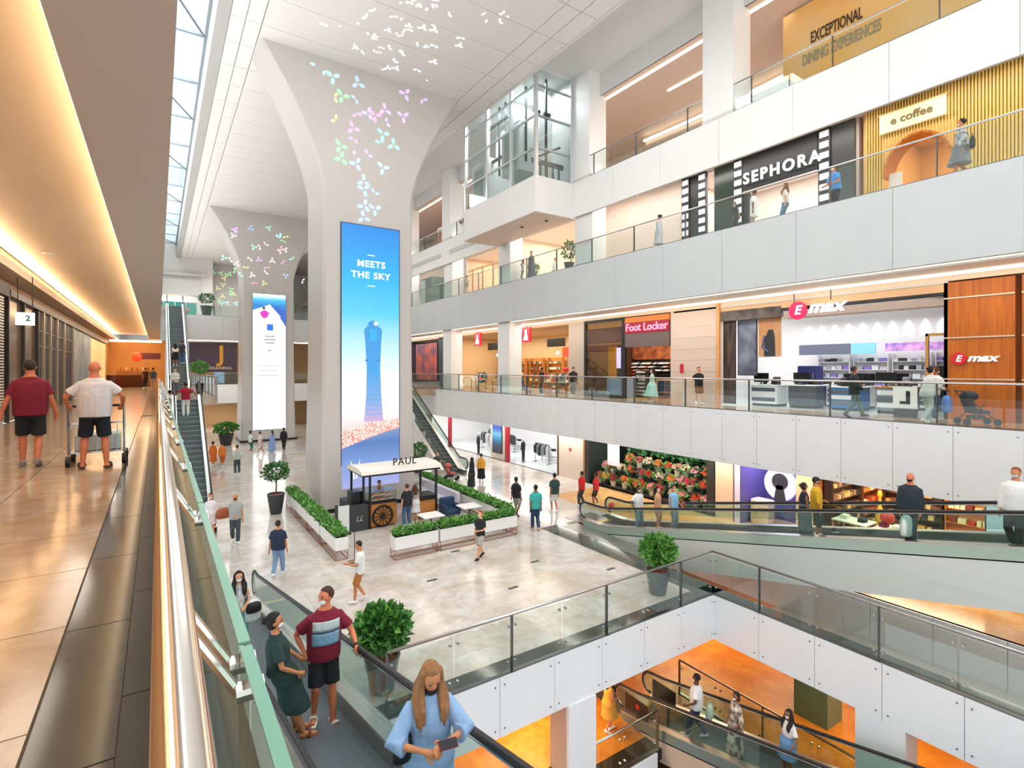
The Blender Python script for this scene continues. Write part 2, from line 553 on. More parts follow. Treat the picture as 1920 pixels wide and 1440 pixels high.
# --- atrium ceiling: panels in rows
root = struct(MB().box(2.4, 15.0, -8, 95, CEIL + .06, CEIL + .5), 'ceiling', M('#cfccc8', .6), 'white panelled atrium ceiling carried by the flared columns', 'ceiling')
rows = [(2.42, 2.96), (3.0, 3.56), (3.6, 13.28), (13.32, 14.1), (14.14, 14.98)]
CP = M('#e6e3e0', .5)
for x0, x1 in rows:
    me = MB().box(x0, x1, .012, 1.988, 0, .06).mesh('ceiling_panel', CP)
    for j in range(-4, 47):
        inst(me, 'ceiling_panel', root, (0, j * 2.0, CEIL))
struct(MB().box(1.93, 2.4, -8, 86, CEIL - .05, 17.6), 'trim_1', M('#aeaba8', .5), 'edge beam of the atrium ceiling beside the roof glazing, shade put into its grey', 'beam')  # grey stands for the weaker light on this face
struct(MB().box(15.0, 15.15, -8, 95, CEIL, 17.7).box(15.0, 34, -8, 95, 17.6, 17.8).box(19.75, 19.85, -8, 64, 16.4, 17.6), 'ceiling', M('#dedcda', .5), 'higher white ceiling over the galleries', 'ceiling')
struct(MB().box(-4, -.5, -8, 95, 17.6, 17.8).box(-4, 34, 94.8, 95, -6, 18).box(34, 34.2, -8, 95, -6, 18), 'wall_back', WHITE_P, 'plain white outer walls of the hall', 'wall')
# roof glazing
wn = struct(MB().box(-.5, -.35, -8, 90, 17.4, 17.6).box(1.8, 1.95, -8, 90, 17.4, 17.6), 'window_1', M('#8f9aa3', .4, .5), 'strip of roof glazing with steel bars beside the ceiling', 'window')
bar = MB().box(-.4, 1.9, 0, .14, 17.5, 17.6).mesh('glazing_bar', M('#7d8893', .4, .4))
pane = MB().box(-.4, 1.9, .16, 4.98, 17.54, 17.55).mesh('pane', glass_mat('roof_glass', '#f3f9fb'))
for j in range(18):
    inst(bar, 'glazing_bar', wn, (0, -6 + j * 5.0, 0))
    inst(pane, 'pane', wn, (0, -6 + j * 5.0, 0))
    if j % 2 == 0:
        MB().tube([(-.3, -5.8 + j * 5, 17.4), (1.8, -1.2 + j * 5, 17.4)], .05, 6).build('brace', M('#7d8893', .4, .4), wn)
# --- pillars on the right galleries
def pillar(y, z0, z1, label):
    t = thing('pillar', label, 'pillar', (19.6, y, z0), kind='structure')
    MB().box(19.0 + (.2 if z0 < 11 else 0), 20.2, y - 1.4, y, z0, z1).build('shaft', M('#f4f3f1', .4), t)
    MB().box(18.98 + (.2 if z0 < 11 else 0), 20.22, y - 1.42, y + .02, z0, z0 + .12).build('plinth', M('#d8d6d2', .4), t)
ords = {13.9: 'nearest', 22.3: 'beside the glass lift', 30.2: 'behind the glass lift', 38.4: 'far', 47: 'farthest'}
for y, o in ords.items():
    pillar(y, L3, 17.6, 'white square pillar on the top gallery, ' + o)
    if y > 20:
        pillar(y, L2, 11.0, 'white square pillar on the second floor, ' + {22.3: 'under the lift box corner', 30.2: 'left of the lounge', 38.4: 'beyond the tan shop', 47: 'farthest'}[y])
pillar(30.3, L1, 4.77, 'white pillar on the first floor between the two red hanging signs')
pillar(38.6, L1, 4.77, 'white pillar on the first floor left of the far red hanging sign')
# basement piers under the opening edge
t = thing('pillar', 'white basement pier under the long edge of the opening', 'pillar', (8.4, 9.8, LB), kind='structure')
MB().box(8.0, 8.85, 9.5, 10.2, -13.4, L0 - 1.28).build('shaft', WHITE_F, t)
MB().box(7.98, 8.0, 9.6, 10.2, -13.4, L0 - 1.28).build('side_cladding', TAUPE, t)
t = thing('pillar', 'wide white basement pier under the right edge of the opening', 'pillar', (13.7, 5.4, LB), kind='structure')
MB().box(13.54, 14.2, 4.75, 5.75, -13.4, L0 - 1.28).build('shaft', WHITE_F, t)
t = thing('pillar', 'green glazed column in the basement behind the rail', 'pillar', (17.0, 8.2, LB), kind='structure')
MB().box(16.5, 17.4, 7.75, 8.75, LB, L0 - 1.28).build('shaft', M('#4c6a58', .15), t)
for x, y, p in ((9, 13, 260), (16, 6, 140), (18, 14, 180), (5, 13, 200), (22, 4, 170), (21, 11, 120)):
    area('basement_light', (x, y, L0 - 1.4), (0, 0, 0), 3, 3, p, (1, .76, .46))
struct(MB().box(27.8, 28, -10, 40, -13.4, L0 - 1.2).box(-4, 28, 39.8, 40, -13.4, L0 - 1.2), 'wall_right', M('#d9b88c', .5), 'tan basement walls', 'wall')
# --- flared columns
def column(yf, label, n):
    t = thing('flared_column', label, 'column', (8.55, yf + 1.5, L0), kind='structure')
    rings = []
    zs = [L0, -2, 2, 6, 10] + [10 + 6 * k / 14 for k in range(1, 15)]
    for z in zs:
        u = max(0, (z - 10) / 6)
        hw = 2.2 + .12 * max(0, (2 - z) / 7) + 2.67 * u ** 1.44
        d = 3.1 - .85 * u + .25 * max(0, (2 - z) / 7)
        y0 = yf - .1 * max(0, (2 - z) / 7)
        c = .13
        x0, x1, y1 = 8.5 - hw, 8.5 + hw, yf + d
        rings.append([(x0 + c, y0, z), (x1 - c, y0, z), (x1, y0 + c, z), (x1, y1 - c, z), (x1 - c, y1, z), (x0 + c, y1, z), (x0, y1 - c, z), (x0, y0 + c, z)])
    MB().loft(rings).build('shaft', M('#c4bfba', .5), t)
    MB().box(6.1, 10.95, yf - .16, yf + 3.45, L0, L0 + .18).build('base', BLACK, t)
    return t
C1 = column(24.95, 'nearest white flared column carrying the blue screen', 0)
C2 = column(53.0, 'second white flared column carrying the white screen', 1)
C3 = column(82.0, 'farthest white flared column rising above the back balcony', 2)
# --- back of the hall
struct(MB().box(2.4, 19, 64, 95, L2 - .3, L2).box(.13, 2.4, 56.5, 95, L2 - .3, L2), 'floor', FLOOR_M, 'second floor bridge at the back of the hall')
fascia('y', 63.9, 2.4, 19, 4.77, L2, 'pale panelled edge of the back bridge on the second floor', 3.3, dots=False)
fascia('y', 63.9, 4.0, 19, -2.0, 0, 'pale panelled edge of the back landing on the first floor', 3.3, dots=False)
struct(MB().box(2.4, 19, 64, 70, 4.7, 4.77), 'ceiling', SOFF, 'soffit under the back bridge', 'ceiling')
t = thing('cove_light', 'warm light strip under the back bridge', 'light', (10, 64.2, 4.7))
MB().box(2.4, 19, 64.05, 64.2, 4.6, 4.72).build('light_strip', COVE, t)
t = thing('cove_light', 'warm light strip high on the far left wall', 'light', (1.5, 80, 10.2))
MB().box(-2, 3.6, 79.6, 79.8, 10.3, 10.7).build('light_strip', COVE, t)
struct(MB().box(-3, 6.0, 80, 80.3, 7.4, 18), 'wall_back', M('#dcd9d5', .5), 'pale upper wall above the back bridge', 'wall')
struct(MB().box(-3, 4.6, 79.6, 80, 11.2, 13.2).box(-3, 5.2, 79.4, 80, 13.6, 14.0), 'trim_1', M('#c9c6c3', .5), 'stepped bands on the far upper wall', 'trim')
t = thing('glass_screen', 'row of green tinted glass doors at the far end of the second floor', 'door', (1, 79, L2))
for i in range(5):
    MB().box(-1.8 + i * 1.2, -.7 + i * 1.2, 79.2, 79.25, L2, 10.2).build('door_leaf', M('#2f8f80', .15), t)
    MB().box(-1.86 + i * 1.2, -1.8 + i * 1.2, 79.15, 79.28, L2, 10.2).build('frame', M('#b9d6cf', .3), t)
area('back_hall_light', (8, 60, 4.5), (0, 0, 0), 8, 3, 220, (1, .92, .8))
area('back_hall_light', (9, 72, 14), (0, 0, 0), 8, 8, 900, (1, 1, 1))
area('back_hall_light', (8, 66, -2.6), (0, 0, 0), 8, 3, 200, (1, .8, .55))
struct(MB().box(2.9, 19, 70, 70.3, L0, -2).box(2.9, 19, 70, 70.3, 0, 4.7), 'wall_back', M('#c9a67c', .5), 'tan wall behind the back landings', 'wall')
# --- solid walls behind all the shops on the right
struct(MB().box(28.1, 28.3, -8, 95, L0, 11), 'wall_right', M('#d9cbbd', .6), 'rear wall behind the shops across the atrium', 'wall')
# ================================================================ railings
def railing(label, p0, p1, z0, h=1.22, posts=3.0, panel=1.5, gm=None, cat='railing', clamps=True):
    p0, p1 = Vector((p0[0], p0[1], 0)), Vector((p1[0], p1[1], 0))
    d = p1 - p0
    L = d.length
    ang = math.atan2(d.y, d.x)
    t = thing('glass_railing', label, cat, (p0.x, p0.y, z0), ang, local=True)
    MB().tube([(0, 0, h), (L, 0, h)], .032, 10).build('handrail', STEEL, t, True)
    MB().box(0, L, -.05, .05, 0, .03).build('base_channel', DSTEEL, t)
    n = max(1, round(L / panel))
    st = L / n
    me = MB().box(.02, st - .02, -.008, .008, .06, h - .09).mesh('glass_panel', gm or GLASS)
    pm = MB().box(-.012, .012, -.04, .04, 0, h - .02).box(-.05, .05, -.06, .06, 0, .02).mesh('post', DSTEEL)
    cm = MB().cyl((0, -.03, 0), (0, .03, 0), .028, n=8).mesh('clamp', STEEL)
    k = max(1, round(posts / st))
    for i in range(n):
        inst(me, 'glass_panel', t, (i * st, 0, 0))
        if clamps:
            for s in (.09, st - .09):
                for z in (.22, h - .25):
                    inst(cm, 'clamp', t, (i * st + s, 0, z))
    for i in range(0, n + 1, k):
        inst(pm, 'post', t, (i * st, 0, 0))
    return t
railing('glass railing along the first floor balcony across the atrium', (19.06, -6), (19.06, 63.9), L1, 1.24, clamps=False)
railing('glass railing along the second floor balcony across the atrium', (19.06, -6), (19.06, 63.9), L2, 1.24, clamps=False)
railing('glass railing along the top gallery right of the lift', (19.06, -6), (19.06, 22.1), L3, 1.1, clamps=False)
railing('glass railing along the top gallery beyond the lift', (19.06, 30.1), (19.06, 63.9), L3, 1.1, clamps=False)
railing('glass railing along the long edge of the ground floor opening', (3.6, VY + .02), (VX, VY + .02), L0, 1.26)
railing('glass railing along the right edge of the ground floor opening', (VX + .02, -6.2), (VX + .02, VY), L0, 1.26)
railing('short basement glass railing behind the white pier', (8.95, 10.05), (11.7, 10.05), LB, 1.1)
railing('basement glass railing left of the white pier', (1.2, 10.05), (7.9, 10.05), LB, 1.1)
railing('basement railing beside the moving walk, along the right', (14.35, -6), (14.35, 11.4), LB, 1.1)
railing('glass railing on the back bridge, second floor', (2.5, 64.0), (19, 64.0), L2, 1.2, clamps=False)
railing('glass railing on the back landing, first floor', (4.0, 64.0), (19, 64.0), L1, 1.2, clamps=False)
railing('glass railing around the escalator landing', (2.85, 35.5), (2.85, 63.9), L1, 1.2, clamps=False)
# near corridor rail, right under the viewer
t = thing('glass_railing', 'thick steel handrail and green edged glass in the near left foreground', 'railing', (.03, 0, 0))
MB().tube([(.026, -2.5, 1.15), (.026, 34, 1.15)], .036, 20).build('handrail', M('#d8d2ca', .16, 1.0), t, True)
MB().box(.1, .24, -2.5, 34, 0, .06).build('base_channel', DSTEEL, t)
gp = MB().box(.15, .172, .01, 1.49, .05, 1.03).mesh('glass_panel', GLASS_SIDE)
ge = MB().box(.149, .173, .01, 1.49, 1.03, 1.036).mesh('glass_edge', M('#74a893', .2))
br = MB().tube([(.05, 0, 1.12), (.14, 0, .965)], .011, 8).cyl((.135, 0, .965), (.19, 0, .965), .022, n=12).mesh('bracket', M('#d9d2c8', .2, 1.0))
for j in range(24):
    y = -3.19 + j * 1.5
    inst(gp, 'glass_panel', t, (0, y, 0))
    inst(ge, 'glass_edge', t, (0, y, 0))
    inst(br, 'bracket', t, (0, y + .06, 0))
    inst(br, 'bracket', t, (0, y + 1.44, 0))
# ================================================================ moving walks and escalators
def strip(path, o0, o1):
    return [(y, z + o0) for y, z in path] + [(y, z + o1) for y, z in reversed(path)]
def newel(path, top=.95, r=.32):
    """handrail line with a half round turn at both ends"""
    out = []
    (y0, z0), (y1, z1) = path[0], path[-1]
    for k in range(9):
        a = -PI / 2 - PI * k / 8
        out.append((y0 + r * math.cos(a), z0 + top - r + r * math.sin(a)))
    out += [(y, z + top) for y, z in path[1:-1]]
    for k in range(9):
        a = PI / 2 - PI * k / 8
        out.append((y1 + r * math.cos(a), z1 + top - r + r * math.sin(a)))
    return out
def inclined(t, path, xc, hb, hh, depth, body, side_mat, glass=None):
    """belt carrier, decks, glass balustrades and handrails along a path in y-z"""
    MB().prism(strip(path, -depth, -.07), 'x', xc - hh - .1, xc + hh + .1).build('truss_cladding', body, t)
    for s in (-1, 1):
        xi, xo = xc + s * hb, xc + s * (hh + .1)
        MB().prism(strip(path, -.08, .2), 'x', xi, xi + s * .02).build('skirt', M('#a3a29c', .3, .8), t)
        MB().prism(strip(path, .2, .235), 'x', xi - s * .0, xo).build('deck', M('#c9c5be', .28, .9), t)
        MB().prism(strip(path, -.1, .2), 'x', xo - s * .02, xo).build('outer_skirt', side_mat, t)
        g = newel(path, .9, .3)
        MB().prism(g, 'x', xc + s * hh - .008, xc + s * hh + .008).build('balustrade_glass', glass or GLASS_SIDE, t)
        h = MB().tube([(xc + s * hh, y, z) for y, z in newel(path)], .038, 10).build('handrail', RUBBER, t, True)
        MB().tube([(xc + s * hh, y, z) for y, z in newel(path, .9, .27)], .018, 8).build('handrail_guide', STEEL, h, True)
BELT = M('#5d646a', .55, var=.12, scale=60, stretch=(1, .02, .02), bump=.3)
def moving_walk(label, xc, yb, zb, yt, hb, hh, depth, body, side, ext=.2):
    s = .2126
    zt = zb + s * (yb - yt)
    path = [(yt - 1.0, zt), (yt, zt), (yb - .35, zb + .35 * s), (yb + .2, zb + .01)] + ([(yb + ext, zb + .01)] if ext > .2 else [])
    t = thing('moving_walk', label, 'moving walkway', (xc, yb, zb))
    MB().prism(strip(path, -.07, 0), 'x', xc - hb, xc + hb).build('pallet_belt', BELT, t)
    inclined(t, path, xc, hb, hh, depth, body, side)
    MB().box(xc - hh, xc + hh, yb + ext, yb + ext + 1.3, zb, zb + .012).build('floor_plate', M('#9b9d9c', .3, .9), t)
    MB().box(xc - hb, xc + hb, yb + ext - .18, yb + ext, zb + .005, zb + .02).build('comb', M('#d8b64a', .4), t)
    return t
moving_walk('grey moving walk rising towards the viewer with shoppers, in the foreground', 1.635, 16.1, L0, -6.5, .5, .615, .55, M('#cfcac2', .4, .3), M('#d9d0c5', .35, .4))
moving_walk('inclined moving walk with a curved metal underside on the right', 15.9, 15.8, L0, -6.0, .55, .75, 1.15, M('#d3d8d6', .3, .25), M('#a9bdb0', .2, .2), 1.15)
struct(MB().box(VX, 14.15, 9.6, 17.3, L0 - .3, L0 + .004), 'floor', M('#565c58', 0.1, var=.25, scale=2), 'dark stone kerb beside the foot of the right moving walk')
struct(MB().box(14.15, 15.04, 12.5, 17.3, L0 - .02, L0), 'floor', M('#a9aaa8', .3, .8), 'steel cover plate beside the foot of the right moving walk')
t = moving_walk('basement moving walk with black newel panels', 12.55, 11.4, LB, -5.0, .5, .62, .7, M('#b9a596', .5), M('#7d8a84', .3, .5))
for s in (-1, 1):
    MB().box(12.55 + s * .6, 12.55 + s * .63, 10.6, 11.5, LB + .25, LB + .82).build('newel_panel', M('#191818', .3), t)
MB().lathe([(.07, 0), (.07, .01)], (0, 0, 0), 14)
MB().cyl((11.93, 11.0, LB + .62), (11.915, 11.0, LB + .62), .07, n=16).build('red_sticker', M('#d0222a', .4), t)
STEP = M('#6a7473', .5, var=.3, scale=50, stretch=(1, .02, .02))
def escalator(label, xc, yb, zb, rise, body, hb=.5, hh=.6, run=None):
    run = run or rise / math.tan(math.radians(30))
    path = [(yb - .8, zb), (yb, zb), (yb + run, zb + rise), (yb + run + .8, zb + rise)]
    t = thing('escalator', label, 'escalator', (xc, yb, zb))
    n = round(rise / .21)
    dy, dz = run / n, rise / n
    prof = [(0, -.02), (0, dz - .02), (.03, dz), (dy, dz), (dy, dz - .3), (dy * .5, -.3 + dz * .4)]
    me = MB().prism(prof, 'x', -hb, hb).mesh('step', STEP)
    for i in range(n):
        inst(me, 'step', t, (xc, yb + i * dy, zb + i * dz))
    MB().box(xc - hb, xc + hb, yb - 1.2, yb, zb, zb + .012).build('floor_plate', M('#9b9d9c', .3, .9), t)
    inclined(t, path, xc, hb, hh, .75, body, M('#d5d4d0', .35, .2))
    return t
escalator('long escalator at the left carrying a person in a red shirt', 1.3, 25.3, L0, 5.0, M('#e6e4e0', .4))
escalator('upper escalator at the far left with a couple on it', 1.25, 43.5, 0, L2, M('#e3e6e6', .4))
escalator('escalator rising behind the blue screen column', 15.65, 30.3, L0, 5.0, M('#dcdad4', .4))
struct(MB().box(13.2, 19.0, 39.6, 46, -.5, 0), 'floor', FLOOR_W, 'first floor bridge landing behind the blue screen column')
# ================================================================ glass lift on the right
t = thing('lift_shaft', 'projecting white lift box with glass shaft above', 'lift', (17.7, 26, 9.9), kind='structure')
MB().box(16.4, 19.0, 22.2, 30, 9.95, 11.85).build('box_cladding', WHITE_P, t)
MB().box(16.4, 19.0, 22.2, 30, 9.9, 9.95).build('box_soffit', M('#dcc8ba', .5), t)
for (x, y) in ((16.5, 22.3), (16.5, 24.6), (16.5, 27.2), (16.5, 29.9), (18.9, 22.3)):
    MB().box(x - .09, x + .09, y - .09, y + .09, 11.85, 17.6).build('post', M('#dfe3e3', .3, .4), t)
for z in (13.3, 15.0, 16.6):
    MB().box(16.44, 16.54, 22.3, 30, z, z + .1).build('beam', M('#d5dada', .3, .3), t)
    MB().box(16.5, 18.9, 22.26, 22.34, z, z + .1).build('beam', M('#aab2b3', .3, .4), t)
for y0 in (22.4, 24.7, 27.3):
    MB().box(16.47, 16.49, y0, y0 + 2.1, 11.9, 17.5).build('pane', SHOPGLASS, t)
MB().box(16.6, 18.8, 22.28, 22.3, 11.9, 17.5).build('pane', SHOPGLASS, t)
MB().box(18.85, 19.0, 22.4, 30, 11.85, 17.6).box(17.6, 18.85, 25.9, 26.0, 11.85, 17.6).box(17.9, 18.85, 23.9, 24.0, 11.85, 17.6).build('core_wall', M('#f3f4f3', .4), t)
area('added_shaft_fill', (17.6, 26, 17.4), (0, 0, 0), 1.6, 6, 700, (1, 1, 1))  # added lamp, brightens the inside of the shaft
for y in (24.2, 26.3, 27.0):
    for dz in (0, ):
        MB().box(17.2, 17.3, y, y + .1, 13.4, 17.6).build('guide_rail', M('#3d4648', .4, .5), t)
for z in (14.4, 16.6):
    MB().box(17.15, 17.3, 26.0, 28.2, z, z + .13).build('rail_tie', M('#3d4648', .4, .5), t)
for x in (17.0, 17.7):
    MB().box(x, x + .1, 23.0, 23.1, 12.3, 17.6).build('guide_rail', M('#30383a', .4, .5), t)
    MB().box(x - .12, x + .3, 22.95, 23.1, 15.6, 15.75).build('rail_bracket', M('#30383a', .4, .5), t)
MB().tube([(16.7, 22.9, 13.0), (18.6, 22.9, 14.0)], .07, 6).build('brace', M('#5d686b', .4, .5), t)
MB().box(16.6, 18.7, 22.7, 22.8, 12.7, 12.95).build('shaft_beam', M('#5d686b', .4, .5), t)
for i in range(5):
    MB().box(16.7 + i * .42, 16.76 + i * .42, 22.7, 22.8, 11.9, 12.7).build('guard_bar', M('#5d686b', .4, .5), t)
def lift_car(y, z, label):
    c = thing('lift_car', label, 'lift', (17.6, y, z))
    MB().cbox(16.75, 18.5, y - .9, y + .9, z, z + 2.6, .08).build('cabin', M('#eef0ee', .35), c)
    MB().cbox(16.9, 18.3, y - .75, y + .75, z + 2.6, z + 2.9, .05).build('roof_unit', M('#d9dddb', .4), c)
    MB().box(16.72, 16.75, y - .5, y + .5, z + .5, z + 2.2).build('cabin_window', M('#b9c6c2', .1), c)
lift_car(28.7, 11.95, 'white lift car stopped at the far side of the shaft')
lift_car(25.2, 12.9, 'white lift car in the near side of the shaft')
for i, (y, x) in enumerate(((25.0, 17.5), (23.2, 17.9))):
    MB().lathe([(.08, 0), (.1, .05)], (x, y, 9.84), 12).build('ceiling_camera', DGREY, label='small dark fitting under the lift box, ' + ('nearer the corner' if i else 'farther from the corner'), cat='camera')
# ================================================================ screens
SCR = .95
def em(c, k=SCR):
    return M(c, .4, emit=k)
sc = thing('led_screen', 'tall lit screen showing a blue tower and the words about the sky', 'screen', (8.53, 24.9, -4))
y = 24.9
MB().box(7.08, 9.98, y - .02, y + .1, -4.03, 8.56).build('frame', DGREY, sc)
MB().box(7.12, 9.94, y - .03, y - .02, -3.99, 8.52).build('display', ramp_mat('sky_display', [(0, '#8d98cf'), (.12, '#6f8fc8'), (.2, '#e9c9c4'), (.28, '#f6ecec'), (.42, '#eef6f7'), (.53, '#bfe8f6'), (.66, '#58cbf5'), (.8, '#1fb0f2'), (1, '#0a86e2')], 2, -3.99, 8.52, SCR), sc)
def zpx(py):
    return 1.65 + (692 - py) * 25.5 / 987
def xpx(px):
    return 7.12 + (px - 640) * 2.82 / 107
MB().prism([(7.12, zpx(838)), (8.2, zpx(824)), (9.2, zpx(812)), (9.94, zpx(806)), (9.94, zpx(786)), (9.3, zpx(792)), (8.7, zpx(786)), (8.0, zpx(798)), (7.12, zpx(806))], 'y', y - .045, y - .031).build('city_image', M('#f0d2c8', .5, c2='#a3453a', scale=18, emit=SCR), sc)
MB().prism([(7.12, -3.99), (9.94, -3.99), (9.94, zpx(804)), (9.2, zpx(810)), (8.2, zpx(822)), (7.12, zpx(836))], 'y', y - .045, y - .032).build('sea_image', ramp_mat('sea_display', [(0, '#a3a9dc'), (.4, '#7c9bd4'), (.75, '#5079b8'), (1, '#7d9ac4')], 2, -3.99, -1.2, SCR), sc)
tw = [(697 - 17, 790), (697 - 13, 740), (697 - 12, 690), (697 - 15, 640), (697 - 17, 618), (697 - 10, 612), (697 - 9, 606), (697 - 5, 602), (697 + 5, 602), (697 + 9, 606), (697 + 10, 612), (697 + 17, 618), (697 + 15, 640), (697 + 13, 690), (697 + 15, 740), (697 + 19, 790)]
MB().prism([(xpx(a), zpx(b)) for a, b in reversed(tw)], 'y', y - .05, y - .033).build('tower_image', ramp_mat('tower_display', [(0, '#c9a9cf'), (.2, '#7fa9d8'), (.5, '#3f9fe0'), (1, '#2f93d6')], 2, zpx(790), zpx(602), SCR), sc)
MB().prism([(xpx(690), zpx(618)), (xpx(704), zpx(618)), (xpx(703), zpx(640)), (xpx(691), zpx(640))], 'y', y - .055, y - .05).build('tower_image', em('#2a86cb'), sc)
for py in (676,):
    for px in (685, 706):
        MB().box(xpx(px - 3), xpx(px + 3), y - .055, y - .05, zpx(py + 1.5), zpx(py - 1.5)).build('tower_image', em('#225e9c'), sc)
MB().ell((xpx(702), y - .05, zpx(607)), (.1, .01, .1)).build('tower_image', em('#e3f1fa'), sc)
for k in range(9):
    MB().box(xpx(684), xpx(711), y - .053, y - .05, zpx(704 + k * 9 + 1), zpx(704 + k * 9)).build('tower_image', em('#3d7fc0'), sc)
W1 = em('#ffffff', 1.1)
text('MEETS', .43, W1, sc, (8.53, y - .045, zpx(497)), FACE_S, bold=.006, sx=1.05, spacing=1.12)
text('THE', .43, W1, sc, (8.0, y - .045, zpx(518)), FACE_S, bold=.006, sx=1.05, spacing=1.12)
text('SKY', .43, W1, sc, (9.06, y - .045, zpx(518)), FACE_S, bold=.006, sx=1.05, spacing=1.12)
for py in (480, 537):
    MB().box(8.35, 8.71, y - .045, y - .03, zpx(py) - .015, zpx(py) + .015).build('rule', W1, sc)
for s in (-1, 1):
    MB().prism([(xpx(664) + s * .02, zpx(892)), (xpx(664) + s * .09, zpx(872)), (xpx(664) + s * .24, zpx(858)), (xpx(664) + s * .2, zpx(864)), (xpx(664) + s * .13, zpx(876)), (xpx(664) + s * .07, zpx(894))][::s], 'y', y - .055, y - .046).build('emblem', W1, sc)
text('THE PALM TOWER', .21, W1, sc, (xpx(705), y - .055, zpx(871)), FACE_S, bold=.004)
sc = thing('led_screen', 'tall lit white screen with a blue top on the second column', 'screen', (8.53, 52.9, -4))
y = 52.9
MB().box(7.1, 9.98, y - .02, y + .1, -3.95, 8.6).build('frame', GREY, sc)
MB().box(7.14, 9.93, y - .03, y - .02, -3.9, 8.55).build('display', em('#fdfdff', 1.25), sc)
MB().box(7.14, 9.93, y - .05, y - .031, 6.6, 8.4).build('sky_image', ramp_mat('pool_display', [(0, '#3f9fdc'), (.5, '#2f7fd0'), (.8, '#49c0e6'), (1, '#e6f6fb')], 2, 6.6, 8.4, 1), sc)
MB().prism([(9.93, 5.6), (9.93, 7.2), (8.7, 7.6)], 'y', y - .055, y - .045).build('sky_image', em('#3257a8'), sc)
MB().prism([(7.14, 6.5), (9.5, 6.5), (8.55, 7.6), (7.14, 7.0)], 'y', y - .06, y - .05).build('sky_image', em('#fafaff', 1.2), sc)
MB().ell((8.1, y - .06, 6.7), (.32, .02, .38)).tube([(7.7, y - .06, 6.8), (8.5, y - .06, 6.8)], .1, 6).build('figure_image', em('#b8309c'), sc)
MB().ell((8.05, y - .06, 7.25), (.12, .02, .14)).build('figure_image', em('#3a2436'), sc)
for (x0, x1, z0, z1) in ((7.6, 9.5, 2.5, 2.53), (7.6, 9.5, 6.1, 6.13), (7.6, 7.63, 2.5, 6.13), (9.47, 9.5, 2.5, 6.13)):
    MB().box(x0, x1, y - .055, y - .045, z0, z1).build('card_outline', em('#b9bcc2', .7), sc)
MB().box(8.3, 8.85, y - .055, y - .045, 5.2, 5.8).build('blue_badge', em('#2c62c9'), sc)
for z, hw in ((4.6, .45), (4.3, .5), (4.0, .4), (3.3, .2)):
    MB().box(8.55 - hw, 8.55 + hw, y - .055, y - .045, z, z + .14).build('print_line', em('#9a9ca4', .6), sc)
for z, hw in ((1.9, .9), (1.45, .8), (1.0, .95)):
    MB().box(8.45 - hw, 8.45 + hw, y - .055, y - .045, z, z + .12).build('print_line', em('#b5b7bd', .7), sc)
# projected light petals, put on columns and ceiling as thin glowing decals
def petal(c, a, ln, wd, plane):
    pts = []
    for k in range(10):
        u = 2 * PI * k / 10
        p = (ln / 2 * math.cos(u), wd / 2 * math.sin(u))
        q = (c[0] + p[0] * math.cos(a) - p[1] * math.sin(a), c[1] + p[0] * math.sin(a) + p[1] * math.cos(a))
        pts.append(q)
    return pts
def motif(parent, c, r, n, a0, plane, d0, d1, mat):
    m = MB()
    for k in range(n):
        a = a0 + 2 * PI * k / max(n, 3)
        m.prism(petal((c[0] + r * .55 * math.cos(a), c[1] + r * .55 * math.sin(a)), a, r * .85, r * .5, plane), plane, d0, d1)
    m.build('petal_light_decal', mat, parent)
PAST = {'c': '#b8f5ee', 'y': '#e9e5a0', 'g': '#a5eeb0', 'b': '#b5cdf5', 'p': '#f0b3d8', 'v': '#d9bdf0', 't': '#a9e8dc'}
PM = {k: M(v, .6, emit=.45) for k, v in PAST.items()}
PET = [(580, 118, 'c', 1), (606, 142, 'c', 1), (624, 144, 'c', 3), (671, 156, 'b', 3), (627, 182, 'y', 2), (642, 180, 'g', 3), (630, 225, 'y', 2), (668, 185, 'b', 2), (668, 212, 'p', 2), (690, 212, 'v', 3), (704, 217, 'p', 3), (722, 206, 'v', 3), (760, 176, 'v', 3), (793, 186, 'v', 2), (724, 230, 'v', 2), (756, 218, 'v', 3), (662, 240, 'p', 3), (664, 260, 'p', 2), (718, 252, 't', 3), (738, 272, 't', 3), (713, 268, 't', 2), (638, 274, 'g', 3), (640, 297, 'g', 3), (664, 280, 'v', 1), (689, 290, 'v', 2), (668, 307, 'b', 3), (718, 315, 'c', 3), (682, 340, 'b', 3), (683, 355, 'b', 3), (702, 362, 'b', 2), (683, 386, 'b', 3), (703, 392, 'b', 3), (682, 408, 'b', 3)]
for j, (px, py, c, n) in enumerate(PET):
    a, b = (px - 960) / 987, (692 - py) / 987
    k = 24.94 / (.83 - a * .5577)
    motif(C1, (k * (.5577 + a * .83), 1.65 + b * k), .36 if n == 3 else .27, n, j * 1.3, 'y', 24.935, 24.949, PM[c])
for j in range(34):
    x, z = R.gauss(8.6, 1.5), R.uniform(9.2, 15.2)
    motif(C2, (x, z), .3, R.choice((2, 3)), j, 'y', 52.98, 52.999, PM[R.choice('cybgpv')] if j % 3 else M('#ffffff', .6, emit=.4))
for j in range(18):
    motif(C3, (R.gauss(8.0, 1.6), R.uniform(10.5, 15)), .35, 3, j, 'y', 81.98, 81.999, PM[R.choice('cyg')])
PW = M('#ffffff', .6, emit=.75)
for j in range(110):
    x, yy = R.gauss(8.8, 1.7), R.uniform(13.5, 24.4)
    motif(root, (x, yy), R.uniform(.14, .24), R.choice((1, 2, 2, 3)), j * 2.1, 'z', CEIL - .012, CEIL - .001, PW)
